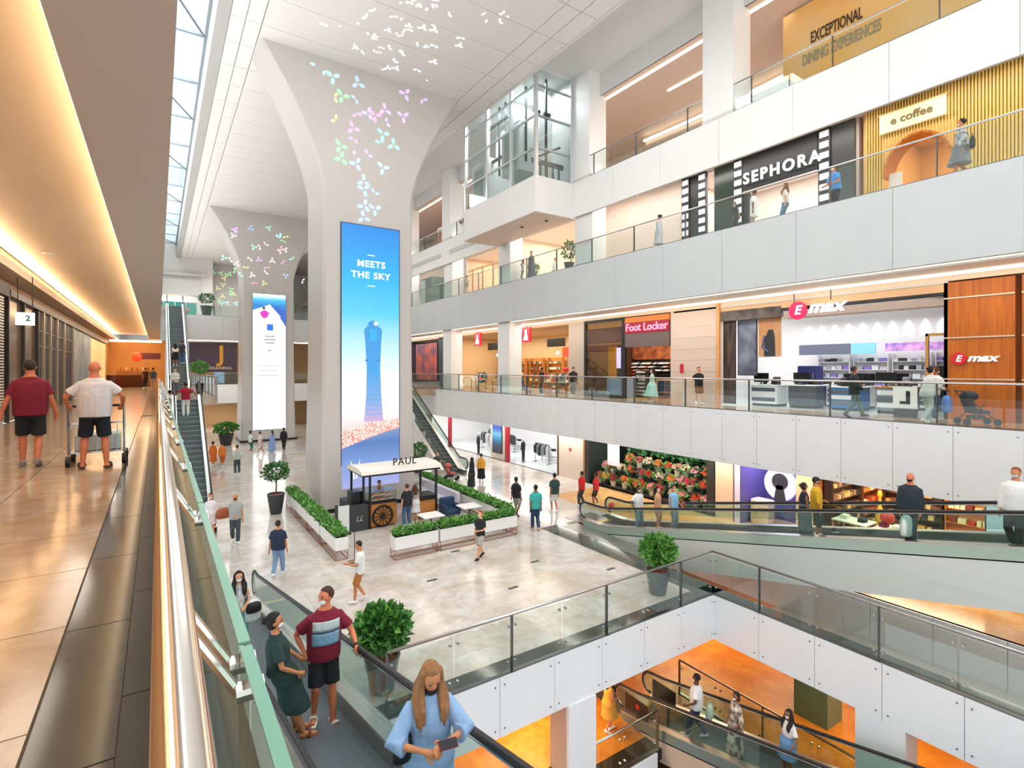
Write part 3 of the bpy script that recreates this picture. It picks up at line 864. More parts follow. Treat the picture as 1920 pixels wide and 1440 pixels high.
# ================================================================ plants
LEAF = [M('#568f42', .4, c2='#3a7030', scale=6), M('#74ad4c', .4, c2='#4c863a', scale=5), M('#427545', .4, c2='#2b5732', scale=6)]
def leaves(mb, c, r, n, size, rnd, shape='ell', up=.25):
    for _ in range(n):
        if shape == 'box':
            p = Vector((c[0] + rnd.uniform(-r[0], r[0]), c[1] + rnd.uniform(-r[1], r[1]), c[2] + rnd.uniform(-.3, 1) * r[2] * rnd.random() ** .4))
            d = Vector((rnd.gauss(0, 1), rnd.gauss(0, 1), rnd.uniform(.2, 1.6)))
        else:
            d = Vector((rnd.gauss(0, 1), rnd.gauss(0, 1), rnd.gauss(0, 1)))
            d.normalize()
            k = rnd.uniform(.55, 1.0)
            p = Vector((c[0] + d.x * r[0] * k, c[1] + d.y * r[1] * k, c[2] + d.z * r[2] * k))
            d = d + Vector((rnd.gauss(0, .5), rnd.gauss(0, .5), rnd.gauss(0, .5) + up))
        d.normalize()
        s = d.orthogonal().normalized()
        s = Matrix.Rotation(rnd.uniform(0, 6.28), 3, d) @ s
        nrm = d.cross(s)
        L = size * rnd.uniform(.7, 1.3)
        W = L * .32
        mb.add([p, p + d * L * .5 + s * W + nrm * L * .08, p + d * L - nrm * L * .12, p + d * L * .5 - s * W + nrm * L * .08], [(0, 1, 2), (0, 2, 3)])
    return mb
def potted(name, label, loc, pot_h, pot_r, fol_z, fol_r, trunk, seed, n=420, size=.13, leaf=0, potc='#3b3f42'):
    x, y, z = loc
    rnd = random.Random(seed)
    t = thing(name, label, 'plant', loc)
    MB().lathe([(pot_r * .62, 0), (pot_r * .66, .02), (pot_r, pot_h - .04), (pot_r * 1.04, pot_h), (pot_r * .9, pot_h), (pot_r * .88, pot_h - .08)], loc, 20).build('pot', M(potc, .35), t, True)
    MB().lathe([(pot_r * .88, pot_h - .07), (pot_r * .3, pot_h - .03)], loc, 16).build('soil', M('#8a3f2a', .9), t)
    if trunk:
        MB().tube([(x, y, z + pot_h - .1), (x + .02, y, z + (pot_h + fol_z) / 2), (x, y, z + fol_z)], [.035, .03, .02], 7).build('trunk', M('#6b5238', .8), t)
    m = leaves(MB(), (x, y, z + fol_z), fol_r, n, size, rnd)
    m.build('foliage', LEAF[leaf], t)
    leaves(MB(), (x, y, z + fol_z + .04), [q * .96 for q in fol_r], n // 3, size, rnd).build('foliage', LEAF[1], t)
    return t
potted('topiary_tree', 'round topiary on a thin stem in a tapered black planter by the column', (4.5, 26.2, L0), .92, .38, 1.92, (.58, .58, .42), True, 1, 700, .12, 2)
potted('potted_shrub', 'bushy green shrub in a grey planter beside the foreground moving walk', (3.85, 10.55, L0), .72, .36, 1.28, (.56, .5, .42), False, 2, 1100, .17, 0, '#5d666a')
potted('potted_shrub', 'bushy green shrub in a grey planter near the corner of the railing', (12.3, 10.55, L0), .72, .36, 1.28, (.5, .5, .4), False, 3, 950, .16, 1, '#5d666a')
potted('potted_tree', 'small round tree in a black pot on the escalator landing', (2.2, 39.0, L1), .75, .25, 1.75, (.5, .5, .38), True, 4, 420, .13, 1, '#232527')
potted('potted_tree', 'dark bush in a pot on the far second floor bridge', (4.3, 65.0, L2), 1.1, .6, 1.9, (.8, .8, .5), False, 5, 300, .2, 2, '#4b5e58')
potted('potted_palm', 'green plant in a large dark tapered pot beside the second column', (4.9, 52.0, L0), 1.0, .62, 1.5, (.9, .8, .4), False, 6, 260, .3, 0, '#2f3234')
potted('potted_shrub', 'dark green shrub behind the snack kiosk beside the escalator', (13.9, 31.5, L0), .9, .4, 1.35, (.55, .55, .5), False, 8, 320, .17, 2, '#3b3f42')
potted('potted_shrub', 'green shrub in the second floor lounge beside the pillar', (20.6, 28.1, L2), .5, .25, .95, (.35, .35, .4), False, 9, 160, .16, 0)
potted('potted_shrub', 'tall green shrub in the second floor lounge near the lift corner', (19.7, 23.4, L2), .5, .3, 1.2, (.4, .4, .5), False, 10, 160, .16, 2)
potted('potted_shrub', 'red leafed plant on the far second floor bridge', (12.6, 65, L2), .7, .4, 1.4, (.9, .6, .5), False, 11, 160, .2, 0, '#a3402f')
COPPER = M('#b5765c', .35, .7)
def planter(label, x, y, L, rz, seed):
    """raised white trough on a copper frame, local x along its length"""
    rnd = random.Random(seed)
    t = thing('planter_box', label, 'planter', (x, y, L0), rz, 'white planter troughs around the kiosk', True)
    MB().box(.02, L - .02, -.22, .22, .34, .78).build('trough', M('#f1efee', .4), t)
    MB().box(.05, L - .05, -.19, .19, .765, .785).build('soil', M('#2c231d', .9), t)
    fr = MB()
    for px in (.03, L - .03):
        for py in (-.21, .21):
            fr.box(px - .012, px + .012, py - .012, py + .012, 0, .36)
        fr.box(px - .012, px + .012, -.21, .21, .0, .024)
    for py in (-.21, .21):
        fr.box(.03, L - .03, py - .012, py + .012, .0, .024)
        fr.box(.03, L - .03, py - .012, py + .012, .17, .19)
    fr.build('stand', COPPER, t)
    m = leaves(MB(), (L / 2, 0, .84), (L / 2 - .04, .23, .2), int(330 * L), .13, rnd, 'box')
    m.build('foliage', LEAF[1], t)
    leaves(MB(), (L / 2, 0, .8), (L / 2 - .04, .22, .14), int(150 * L), .12, rnd, 'box').build('foliage', LEAF[0], t)
for i in range(4):
    planter('white raised planter trough in the left row beside the column, number %s from the viewer' % ('one', 'two', 'three', 'four')[i], 5.3, 18.5 + i * 2.12, 2.08, PI / 2, 20 + i)
for i, s in enumerate(('leftmost', 'middle', 'rightmost')):
    planter('white raised planter trough in front of the kiosk, ' + s, 6.8 + i * 1.74, 17.65, 1.7, 0, 30 + i)
for i in range(4):
    planter('white raised planter trough in the right row behind the kiosk, number %s from the corner' % ('one', 'two', 'three', 'four')[i], 12.05, 18.0 + i * 2.2, 2.16, PI / 2, 40 + i)
# ================================================================ snack kiosk
KW = M('#c98a4a', .45, c2='#b8742f', scale=3, stretch=(1, 1, 5))
k = thing('snack_kiosk', 'wooden snack cart kiosk with a white canopy and a wagon wheel', 'kiosk', (8.5, 22.2, L0))
z = L0
MB().box(7.25, 8.5, 21.5, 22.3, z + .06, z + 1.0).build('counter', KW, k)
MB().box(9.55, 10.35, 21.5, 22.3, z + .15, z + 1.0).build('counter', KW, k)
MB().box(7.2, 8.52, 21.45, 22.35, z + 1.0, z + 1.05).build('counter_top', BLACK, k)
MB().box(9.5, 10.38, 21.45, 22.35, z + .86, z + 1.05).build('counter_top', BLACK, k)
MB().box(7.25, 8.5, 21.52, 22.2, z + 1.05, z + 1.5).build('display_case', SHOPGLASS, k)
for q in range(2):
    MB().box(7.3, 8.45, 21.6, 22.1, z + 1.1 + q * .2, z + 1.12 + q * .2).build('case_shelf', M('#e9d5b5', .5), k)
MB().box(9.58, 10.3, 21.55, 22.2, z + 1.05, z + 1.55).build('display_case', SHOPGLASS, k)
for (x, y_) in ((7.06, 21.55), (7.3, 21.45), (10.34, 21.5), (7.06, 23.2), (10.34, 23.2)):
    MB().box(x - .04, x + .04, y_ - .04, y_ + .04, z, z + 2.2).build('post', BLACK, k)
MB().box(6.95, 10.45, 21.3, 23.3, z + 2.2, z + 2.28).build('canopy_frame', BLACK, k)
MB().prism([(21.25, z + 2.28), (21.3, z + 2.42), (21.8, z + 2.5), (22.8, z + 2.5), (23.3, z + 2.42), (23.35, z + 2.28)], 'x', 6.9, 10.5).build('canopy', M('#f0e9dd', .5), k)
text('PAUL', .44, BLACK, k, (8.85, 21.5, z + 2.66), FACE_S, 'sign_lettering', .02, sx=.95, spacing=1.15)
wh = MB()
cx, cz, wr = 7.86, z + .46, .42
MB().tube([(cx + wr * math.cos(a), 21.45, cz + wr * math.sin(a)) for a in [2 * PI * i / 24 for i in range(25)]], .045, 6).build('wheel_rim', BLACK, k)
for i in range(12):
    a = 2 * PI * i / 12
    MB().tube([(cx, 21.45, cz), (cx + wr * math.cos(a), 21.45, cz + wr * math.sin(a))], .018, 5).build('wheel_spoke', BLACK, k)
MB().cyl((cx, 21.4, cz), (cx, 21.5, cz), .09, n=14).build('wheel_hub', BLACK, k)
MB().box(6.5, 7.2, 21.42, 21.48, z + .03, z + 1.08).build('chalk_panel', M('#35393c', .6), k)
text('LL', .3, M('#b9b9b5', .6), k, (6.85, 21.41, z + .5), FACE_S, 'chalk_drawing', .003, shear=.3)
MB().box(6.55, 7.15, 21.48, 23.2, z, z + 1.05).build('side_counter', DGREY, k)
MB().cbox(6.6, 7.1, 21.7, 22.3, z + 1.05, z + 1.55, .03).build('coffee_machine', M('#2a2b2d', .3, .5), k)
PAST_M = [M('#c98840', .6), M('#e0b070', .6), M('#a8602c', .6), M('#d8492f', .5)]
for i in range(18):
    x, yy, zz = 7.38 + (i % 9) * .12, 21.68 + (i % 3) * .1, z + 1.14 + (i // 9) * .2
    MB().ell((x, yy, zz), (.05, .06, .03), 8, 5).build('pastry', PAST_M[i % 4], label='small baked pastry in the kiosk display case', cat='pastry', group='pastries in the kiosk case')
o = thing('menu_stand', 'slim black sign stand beside the left planter row', 'stand', (5.6, 18.0, L0))
MB().cyl((5.62, 18.1, L0), (5.62, 18.1, L0 + 1.1), .014, n=8).build('pole', BLACK, o)
MB().box(5.45, 5.8, 17.95, 18.25, L0, L0 + .02).build('foot', BLACK, o)
o = thing('queue_screen', 'grey freestanding display board left of the kiosk', 'board', (6.2, 21.4, L0))
MB().box(5.95, 6.4, 21.3, 21.36, L0 + .1, L0 + 1.15).build('panel', M('#dfe3e0', .3), o)
MB().box(5.85, 5.95, 21.28, 21.4, L0, L0 + 1.2).build('post', DGREY, o)
MB().box(5.8, 6.45, 21.2, 21.45, L0, L0 + .04).build('foot', BLACK, o)
# cafe seating inside the planters
for i, (x, y_) in enumerate(((9.2, 19.6), (11.2, 20.0))):
    o = thing('cafe_table', ('white square cafe table in front of the kiosk', 'white square cafe table beside the navy armchair')[i], 'table', (x, y_, L0))
    MB().cbox(x - .45, x + .45, y_ - .4, y_ + .4, L0 + .7, L0 + .74, .015).build('table_top', M('#f2f1ef', .3), o)
    MB().cyl((x, y_, L0), (x, y_, L0 + .7), .035, n=10).build('stem', DGREY, o)
    MB().lathe([(.25, 0), (.25, .02), (.05, .05)], (x, y_, L0), 16).build('base', DGREY, o)
o = thing('armchair', 'navy tub armchair behind the planter hedge', 'chair', (10.75, 20.9, L0))
NAVY = M('#26405f', .8)
MB().cbox(10.4, 11.1, 20.6, 21.2, L0 + .25, L0 + .46, .05).build('seat', NAVY, o)
MB().cbox(10.38, 11.12, 21.15, 21.32, L0 + .25, L0 + .92, .05).build('backrest', NAVY, o)
for s in (10.36, 11.0):
    MB().cbox(s, s + .14, 20.62, 21.2, L0 + .25, L0 + .68, .04).build('arm', NAVY, o)
for sx in (10.45, 11.05):
    for sy in (20.65, 21.2):
        MB().cyl((sx, sy, L0), (sx, sy, L0 + .27), .02, n=6).build('leg', DGREY, o)
o = thing('upholstered_bench', 'long white upholstered bench inside the right planter row', 'bench', (11.5, 23, L0))
MB().cbox(11.1, 11.62, 21.6, 26, L0 + .2, L0 + .5, .06).build('seat', M('#e3e0ea', .8), o)
MB().cbox(11.48, 11.64, 21.6, 26, L0 + .5, L0 + .95, .06).build('backrest', M('#e9e6ef', .8), o)
MB().box(11.15, 11.58, 21.65, 25.95, L0, L0 + .2).build('plinth', COPPER, o)
# dark slots in the marble floor
for i, (x, y_) in enumerate(((7.15, 15.16), (8.96, 13.27), (12.49, 12.7), (10.8, 14.65), (5.0, 12.2), (9.0, 17.1), (16.0, 21.5))):
    MB().box(x - .17, x + .17, y_ - .05, y_ + .05, L0, L0 + .006).build('floor_outlet', M('#2c2623', .5), label='dark floor outlet cover ' + ('in front of the leftmost planter', 'nearest the glass railing, mid floor', 'nearest the corner shrub', 'right of centre on the open marble', 'beside the foreground shrub', 'under the middle planter edge', 'beyond the planters near the walkway')[i], cat='cover')
# ================================================================ shops across the atrium
def shop(name, label, y0, y1, z0, h, X0=21.6, depth=5.5, wall='#efe6da', floor=None, ceil='#e6ddd2', power=250, lcol=WHITE, front=None, lz=.12):
    t = thing(name, label, 'shop', (X0, (y0 + y1) / 2, z0), kind='structure')
    X1 = X0 + depth
    MB().box(X1, X1 + .1, y0, y1, z0, z0 + h).build('rear_wall', M(wall, .6), t)
    for y in (y0 - .1, y1):
        MB().box(X0 + .02, X1, y, y + .1, z0, z0 + h).build('side_wall', M(wall, .6), t)
    MB().box(X0, X1, y0, y1, z0 + h - .08, z0 + h).build('shop_ceiling', M(ceil, .6), t)
    if floor:
        MB().box(X0 - .02, X1, y0, y1, z0, z0 + .006).build('shop_floor', floor, t)
    area('shop_light', (X0 + depth * .45, (y0 + y1) / 2, z0 + h - lz), (0, 0, 0), depth * .7, (y1 - y0) * .85, power, lcol)
    return t
def wallpanel(label, y0, y1, z0, z1, c, X0=21.6, d=.4, name='wall_right', **kw):
    return struct(MB().box(X0, X0 + d, y0, y1, z0, z1), name, M(c, .5, **kw), label, 'wall')
def pbox(t, name, x0, x1, y0, y1, z0, z1, mat):
    return MB().box(x0, x1, y0, y1, z0, z1).build(name, mat, t)
def hangrail(label, x, y, z, n, colors, L=1.4, group=None):
    t = thing('clothes_rack', label, 'clothes rack', (x, y, z), 0, group, True)
    f = MB()
    for s in (-1, 1):
        f.tube([(0, s * L / 2, 0), (0, s * L / 2, 1.35)], .02, 6)
        f.tube([(-.22, s * L / 2, .02), (.22, s * L / 2, .02)], .02, 6)
    f.tube([(0, -L / 2, 1.35), (0, L / 2, 1.35)], .02, 6)
    f.build('frame', DGREY, t)
    rnd = random.Random(int(abs(x * 10 + y * 77)))
    for i in range(n):
        yy = -L / 2 + (i + .5) * L / n
        hh = rnd.uniform(.6, .85)
        MB().loft([[(-.2, yy - .03, 1.3 - hh), (.2, yy - .03, 1.3 - hh), (.2, yy + .03, 1.3 - hh), (-.2, yy + .03, 1.3 - hh)], [(-.21, yy - .03, 1.18), (.21, yy - .03, 1.18), (.21, yy + .03, 1.18), (-.21, yy + .03, 1.18)], [(-.05, yy - .015, 1.32), (.05, yy - .015, 1.32), (.05, yy + .015, 1.32), (-.05, yy + .015, 1.32)]]).build('garment', M(rnd.choice(colors), .8), t)
    return t
def table(label, x, y, z, w, d, h, top='#d9c3a3', leg='#8c6a48', stacks=(), group=None):
    t = thing('display_table', label, 'table', (x, y, z), 0, group, True)
    MB().cbox(-w / 2, w / 2, -d / 2, d / 2, h - .05, h, .01).build('table_top', M(top, .5), t)
    for sx in (-1, 1):
        for sy in (-1, 1):
            MB().box(sx * (w / 2 - .05) - .03, sx * (w / 2 - .05) + .03, sy * (d / 2 - .05) - .03, sy * (d / 2 - .05) + .03, 0, h - .05).build('leg', M(leg, .5), t)
    MB().box(-w / 2 + .05, w / 2 - .05, -d / 2 + .05, d / 2 - .05, h * .3, h * .3 + .03).build('lower_shelf', M(leg, .5), t)
    for i, c in enumerate(stacks):
        yy = -d / 2 + (i + .5) * d / len(stacks)
        for q in range(3):
            MB().cbox(-.16, .16, yy - .12, yy + .12, h + q * .05, h + q * .05 + .048, .015).build('folded_cloth', M(c, .9), t)
    return t
def shelf(label, x, y, z, L, h, n, frame='#d9d2c8', items=(), d=.35, rows_hi=.22, group=None, rz=0):
    """open shelf unit facing -X, boxes as goods"""
    t = thing('shelf_unit', label, 'shelf', (x, y, z), rz, group, True)
    fm = M(frame, .5)
    MB().box(d - .02, d, -L / 2, L / 2, 0, h).build('back_panel', fm, t)
    for s in (-L / 2, L / 2 - .03):
        MB().box(0, d, s, s + .03, 0, h).build('side', fm, t)
    rnd = random.Random(int(abs(y * 31 + z * 7)))
    for i in range(n):
        zz = .1 + i * (h - .1) / n
        MB().box(0, d, -L / 2 + .03, L / 2 - .03, zz, zz + .025).build('shelf', fm, t)
        yy = -L / 2 + .06
        while items and yy < L / 2 - .2:
            w = rnd.uniform(.12, .3)
            MB().box(.04, .28, yy, min(yy + w, L / 2 - .05), zz + .025, zz + .025 + rnd.uniform(.5, .95) * min(rows_hi, (h - .1) / n - .05)).build('goods', M(rnd.choice(items), .6), t)
            yy += w + rnd.uniform(.02, .08)
    return t
def poster(label, y0, y1, z0, z1, X, mats, frame='#2b2c2e'):
    t = thing('poster', label, 'poster', (X, (y0 + y1) / 2, z0))
    MB().box(X, X + .05, y0 - .04, y1 + .04, z0 - .04, z1 + .04).build('frame', M(frame, .5), t)
    MB().box(X - .01, X, y0, y1, z0, z1).build('print', mats, t)
    return t
# ---------------------------------------------------------------- first floor
H1 = 4.55
struct(MB().box(21.6, 22.0, -8, 64, H1, 4.8), 'wall_right', M('#ead9c4', .5), 'peach band above the first floor shop fronts', 'wall')
shop('shop_unit', 'far first floor shop with dark posters', 43.4, 52, 0, H1, wall='#4a3f4c', power=90)
poster('dark poster with pink and orange figures at the far first floor', 44.6, 49.4, .6, 4.1, 21.55, M('#5b4a63', .5, c2='#c8624c', scale=1.1))
wallpanel('dark pier beside the far poster on the first floor', 43.3, 44.4, 0, H1, '#3b3f4a')
wallpanel('pale pier between the far poster and the warm lit shop', 41.0, 43.3, 0, H1, '#d9c9b8')
shop('shop_unit', 'warm lit clothes shop with two red hanging signs', 25.7, 43.2, 0, H1, wall='#e8c596', floor=FLOOR_W, ceil='#d3b48f', power=560, lcol=(1, .9, .72), depth=6.2)
wallpanel('beige pier beside the white pillar in the warm lit shop front', 31.6, 33.4, 0, H1, '#d9bd9d')
for y_, s in ((36.0, 'far'), (29.4, 'near')):
    t = thing('hanging_sign', 'red square hanging sign with a white seated figure, %s one' % s, 'sign', (21.0, y_, 3.5))
    MB().box(20.9, 21.05, y_ - .45, y_ + .45, 3.5, 4.5).build('panel', M('#c8102e', .4, emit=.25), t)
    MB().cyl((20.97, y_, 4.5), (20.97, y_, 4.75), .02, n=6).build('hanger', DGREY, t)
    MB().ell((20.88, y_, 4.22), (.02, .13, .15), 10, 8).prism([(y_ - .26, 3.62), (y_ + .26, 3.62), (y_ + .2, 3.85), (y_ + .1, 4.1), (y_ - .1, 4.1), (y_ - .2, 3.85)], 'x', 20.87, 20.9).build('figure_emblem', M('#ffffff', .4, emit=.5), t)
for i, (y_, s) in enumerate(((39.3, 'far window'), (35.9, 'far side of the white pillar'), (29.6, 'near window'), (27.6, 'near entrance'))):
    hangrail('rack of mixed clothes in the warm lit shop, ' + s, 23.2, y_, 0, 8, ['#c9402f', '#e8e0d2', '#5a7d86', '#8c8f93', '#d99a4a', '#2f3336'], 1.5, 'racks in the warm lit clothes shop')
    table('wooden table with folded clothes, warm lit shop, ' + s, 22.4, y_ - .9, 0, .8, 1.3, .8, stacks=('#d94f35', '#f0ede6', '#7fa08c'), group='tables in the warm lit clothes shop')
    shelf('wall shelf with goods in the warm lit shop, ' + s, 27.2, (42.0, 39.4, 36.8, 34.2)[i], 0, 1.9, 2.6, 5, '#d98f3f', ['#e9d9bd', '#b5503a', '#6d7f6a', '#f4efe4', '#3d3f42'], group='wall shelves in the warm lit clothes shop')
for i, (y_, x) in enumerate(((38.5, 24), (30.3, 24.2), (27.3, 24))):
    pbox(None, 'menu_board', x, x + .1, y_ - 1.0, y_ + 1.0, 3.3, 3.9, BLACK)
    tag(bpy.data.objects[-1] if False else col.objects[-1], 'black hanging board inside the warm lit shop, ' + ('farthest', 'middle', 'nearest')[i], 'board')
    for q in range(2):
        o = thing('pendant_lamp', 'glowing pendant lamp in the warm lit shop, %s pair, %s' % (('farthest', 'middle', 'nearest')[i], ('left', 'right')[q]), 'lamp', (x + 1, y_ + q, 2.8))
        MB().ell((x + 1, y_ + q, 2.9), (.12, .12, .12), 10, 8).build('globe', LAMPW, o)
        MB().cyl((x + 1, y_ + q, 3.0), (x + 1, y_ + q, 4.17), .01, n=5).build('cord', BLACK, o)
o = thing('paper_lantern', 'orange square lantern over red decorations in the warm lit shop', 'lamp', (22.3, 26.6, 2.6))
MB().cbox(22.2, 22.5, 26.3, 27.1, 2.45, 3.1, .04).build('shade', M('#e8552a', .6, emit=.4), o)
MB().tube([(22.35, 26.7, 2.45), (22.35, 26.7, 1.75)], .02, 6).build('tassel', M('#c22a20', .7), o)
MB().ell((22.3, 26.7, 1.62), (.12, .45, .16), 10, 6).build('ornament', M('#e02a20', .5), o)
wallpanel('pale taupe wall left of the shoe shop', 24.2, 25.7, 0, H1, '#cbb9a8')
# shoe shop
t = shop('shop_unit', 'dark shoe shop with a glowing red sign and shoe wall', 17.7, 24.15, 0, H1, wall='#5d3a2c', floor=M('#b98a58', .25), ceil='#3b2d26', power=240, lcol=(1, .86, .66), depth=4.5)
o = thing('shop_window', 'dark framed shop window of the shoe shop', 'window', (21.6, 22.5, 0))
for (y0, y1, z0, z1) in ((24.05, 24.2, 0, H1), (20.8, 21.05, 0, H1), (21, 24.1, 4.4, H1), (21, 24.1, 0, .15)):
    pbox(o, 'frame', 21.55, 21.7, y0, y1, z0, z1, M('#1c1b1b', .4))
pbox(o, 'pane', 21.6, 21.62, 21.05, 24.05, .15, 4.4, SHOPGLASS)
pbox(o, 'header_panel', 21.7, 21.8, 21, 24.1, 4.05, 4.4, M('#b5702c', .4, emit=.3))
o = thing('shop_sign', 'glowing red and pink shop sign above the shoe shop entrance', 'sign', (21.6, 19.2, 3.2))
pbox(o, 'fascia_board', 21.55, 21.75, 17.75, 20.8, 2.85, 4.2, M('#6e5c56', .5))
pbox(o, 'red_band', 21.53, 21.56, 17.75, 20.8, 3.6, 4.2, M('#8c0f24', .4, emit=.25))
pbox(o, 'top_band', 21.54, 21.7, 17.75, 20.8, 4.2, 4.48, M('#c26a22', .4, emit=.4))
text('Foot Locker', .58, M('#ff7f98', .4, emit=1.3), o, (21.5, 19.25, 3.9), FACE_W, 'sign_lettering', .02, .008, sx=1.0)
sh = MB().loft([[(-.05, 0, 0), (.05, 0, 0), (.05, .26, 0), (-.05, .26, 0)], [(-.05, 0, .06), (.05, 0, .06), (.045, .24, .04), (-.045, .24, .04)], [(-.035, .01, .11), (.035, .01, .11), (.03, .1, .1), (-.03, .1, .1)]])
shm = [sh.mesh('shoe', M(c, .6)) for c in ('#eeeae4', '#d8d4cf', '#b8452f', '#f4f2ee', '#2e2e30', '#7b8794')]
o = thing('shoe_wall', 'dark slatted wall with rows of shoe shelves', 'shelf', (25.6, 22.3, 0))
pbox(o, 'back_board', 25.62, 25.7, 20.6, 24.0, .3, 2.2, M('#2a2524', .5))
pbox(o, 'poster_band', 25.55, 25.62, 20.6, 24.0, 2.25, 3.2, M('#6b3a28', .5, c2='#b9683c', scale=2.5))
for r_ in range(8):
    zz = .45 + r_ * .215
    pbox(o, 'shelf_ledge', 25.42, 25.62, 20.65, 23.95, zz - .02, zz, M('#4a4340', .5))
    for q in range(16):
        if r_ > 4 or q > 8:
            inst(R.choice(shm), 'shoe', None, (25.5, 20.75 + q * .2, zz), (0, 0, .25), None, 'single trainer on the shoe shop wall shelves', 'shoe', 'trainers on the shoe wall')
shelf('low shelf stack with shoe boxes in the shoe shop entrance', 23.2, 21.2, 0, .8, 1.6, 7, '#3d3633', ['#f2ede4', '#d8d3ca', '#e9e4da', '#c2bcb2'])
table('lit wooden counter in the shoe shop', 24.0, 19.8, 0, .8, 1.2, 1.05, '#e8b468', '#d99a4a')
for i, (y_, c) in enumerate(((22.9, '#d98a1f'), (22.1, '#2b2a33'))):
    pbox(None, 'display_totem', 22.6, 22.7, y_ - .3, y_ + .3, .2, 3.0, M(c, .5))
    tag(col.objects[-1], ('tall orange display panel', 'tall black display panel')[i] + ' in the shoe shop window', 'panel')
pbox(None, 'window_screen', 22.3, 22.35, 21.9, 22.2, 1.7, 2.9, M('#d9c4ff', .4, emit=.9))
tag(col.objects[-1], 'glowing violet light box in the shoe shop window', 'light box')
pbox(None, 'window_plinth', 22.0, 22.8, 21.2, 22.7, 0, 1.1, M('#9fb4d4', .5))
tag(col.objects[-1], 'pale blue plinth in the shoe shop window', 'plinth')
pb = wallpanel('pinkish beige wall between the shoe shop and the electronics shop', 15.0, 17.7, 0, H1, '#d9c2b1')
for q in range(7):
    MB().box(21.585, 21.6, 15.05, 17.65, .45 + q * .55, .47 + q * .55).build('groove_strip', M('#e9dacb', .5), pb)
o = MB().box(21.5, 21.6, 16.9, 17.05, 1.45, 1.9).build('fire_call_box', M('#c9283a', .4), label='small red wall box beside the shoe shop', cat='box')
pbox(None, 'trim', 21.5, 21.62, 14.85, 15.0, 0, 4.7, M('#e0a268', .4))
tag(col.objects[-1], 'copper coloured vertical trim left of the electronics shop', 'trim', kind='structure')
# electronics shop
es = shop('shop_unit', 'bright white electronics shop with display counters', 6.5, 17.5, 0, H1, wall='#f5f5f6', floor=M('#d8d8d8', .12), ceil='#d9d4cf', power=360, lcol=(1, 1, 1), depth=6.3)
for i in range(12):
    y_ = 7.0 + i * .62
    MB().prism([(y_, 3.15), (y_ + .34, 3.15), (y_ + .34, 3.6), (y_ + .17, 3.85), (y_, 3.6)], 'x', 27.84, 27.88).build('arch_light', M('#ffffff', .5, emit=.9), es)
pbox(es, 'header_panel', 21.62, 21.75, 6.5, 14.85, 4.2, H1, M('#e3b98d', .5))
pbox(es, 'black_rail', 21.58, 21.72, 6.5, 12.0, 4.06, 4.18, M('#1d1f22', .4))
pbox(es, 'dark_header', 21.6, 21.8, 12.0, 14.85, 3.85, 4.3, M('#3a2f2c', .5, c2='#6d655f', scale=2))
for q in range(9):
    MB().tube([(22.6 + q * .55, 6.7, 4.25), (22.6 + q * .55, 14.6, 4.25)], .03, 6).build('ceiling_pipe', M('#8f7a6a', .5), es)
o = thing('shop_sign', 'hanging sign with a red disc and white slanted letters over the electronics shop', 'sign', (21.4, 11, 3.6))
MB().cyl((21.3, 11.15, 4.0), (21.36, 11.15, 4.0), .36, n=28).build('disc', M('#d9184f', .4, emit=.4), o)
text('E', .5, M('#ffffff', .4, emit=.7), o, (21.28, 11.15, 4.0), FACE_W, 'letter', .01, .012, .25)
text('max', .66, M('#ffffff', .4, emit=.7), o, (21.32, 10.1, 4.07), FACE_W, 'sign_lettering', .03, .02, .3, 1.15)
for y_ in (9.9, 11.3):
    MB().cyl((21.33, y_, 4.3), (21.33, y_, 4.75), .018, n=6).build('hanger', DGREY, o)
w_ = struct(MB().box(21.62, 27.5, 4.75, 6.5, 0, 4.5).box(21.62, 21.9, -6, 4.6, 0, 4.5), 'wall_right', WOOD, 'orange wood clad wall right of the electronics shop', 'wall')
for z_ in (1.3, 2.65, 3.95):
    MB().box(21.585, 21.62, 4.75, 6.5, z_, z_ + .045).build('steel_inlay', M('#e8d2b4', .3, .6), w_)
    MB().box(21.585, 21.62, -6, 4.6, z_, z_ + .045).build('steel_inlay', M('#e8d2b4', .3, .6), w_)
o = thing('wall_sign', 'small red disc and slanted white letters on the orange wood wall', 'sign', (21.55, 5.6, 1.9))
MB().cyl((21.54, 6.1, 1.98), (21.62, 6.1, 1.98), .2, n=24).build('disc', M('#d01f2a', .4), o)
text('E', .28, M('#ffffff', .4, emit=.3), o, (21.53, 6.1, 1.98), FACE_W, 'letter', .01, .006, .25)
text('max', .34, M('#ffffff', .4, emit=.3), o, (21.57, 5.52, 2.0), FACE_W, 'sign_lettering', .02, .01, .3, 1.25)
# posters and window display of the electronics shop
poster('poster of a seated person in a dark vest in the electronics shop', 12.15, 13.15, 2.2, 4.05, 21.9, M('#cf9f77', .5, c2='#c98b52', scale=1.5), '#e9e4dd')
pt = col.objects[-1].parent
MB().prism([(12.4, 2.2), (12.9, 2.2), (12.85, 3.0), (12.7, 3.35), (12.5, 3.35), (12.42, 3.0)], 'x', 21.875, 21.888).build('print_figure', M('#2f3236', .6), pt)
MB().ell((21.88, 12.6, 3.62), (.008, .14, .19), 10, 8).build('print_face', M('#c48a64', .6), pt)
MB().tube([(21.88, 12.85, 3.1), (21.88, 12.98, 2.6), (21.88, 12.7, 2.4)], .05, 6).build('print_arm', M('#4b5a86', .6), pt)
poster('tall smoky grey blue banner in the electronics shop window', 13.3, 14.15, 1.4, 4.0, 21.95, M('#8f94a8', .5, c2='#4a4c60', scale=1.3))
poster('tall brown forest print at the left of the electronics shop', 14.25, 14.8, .1, 4.1, 21.8, M('#6b5548', .5, c2='#2d2623', scale=2, stretch=(1, 3, .4)))
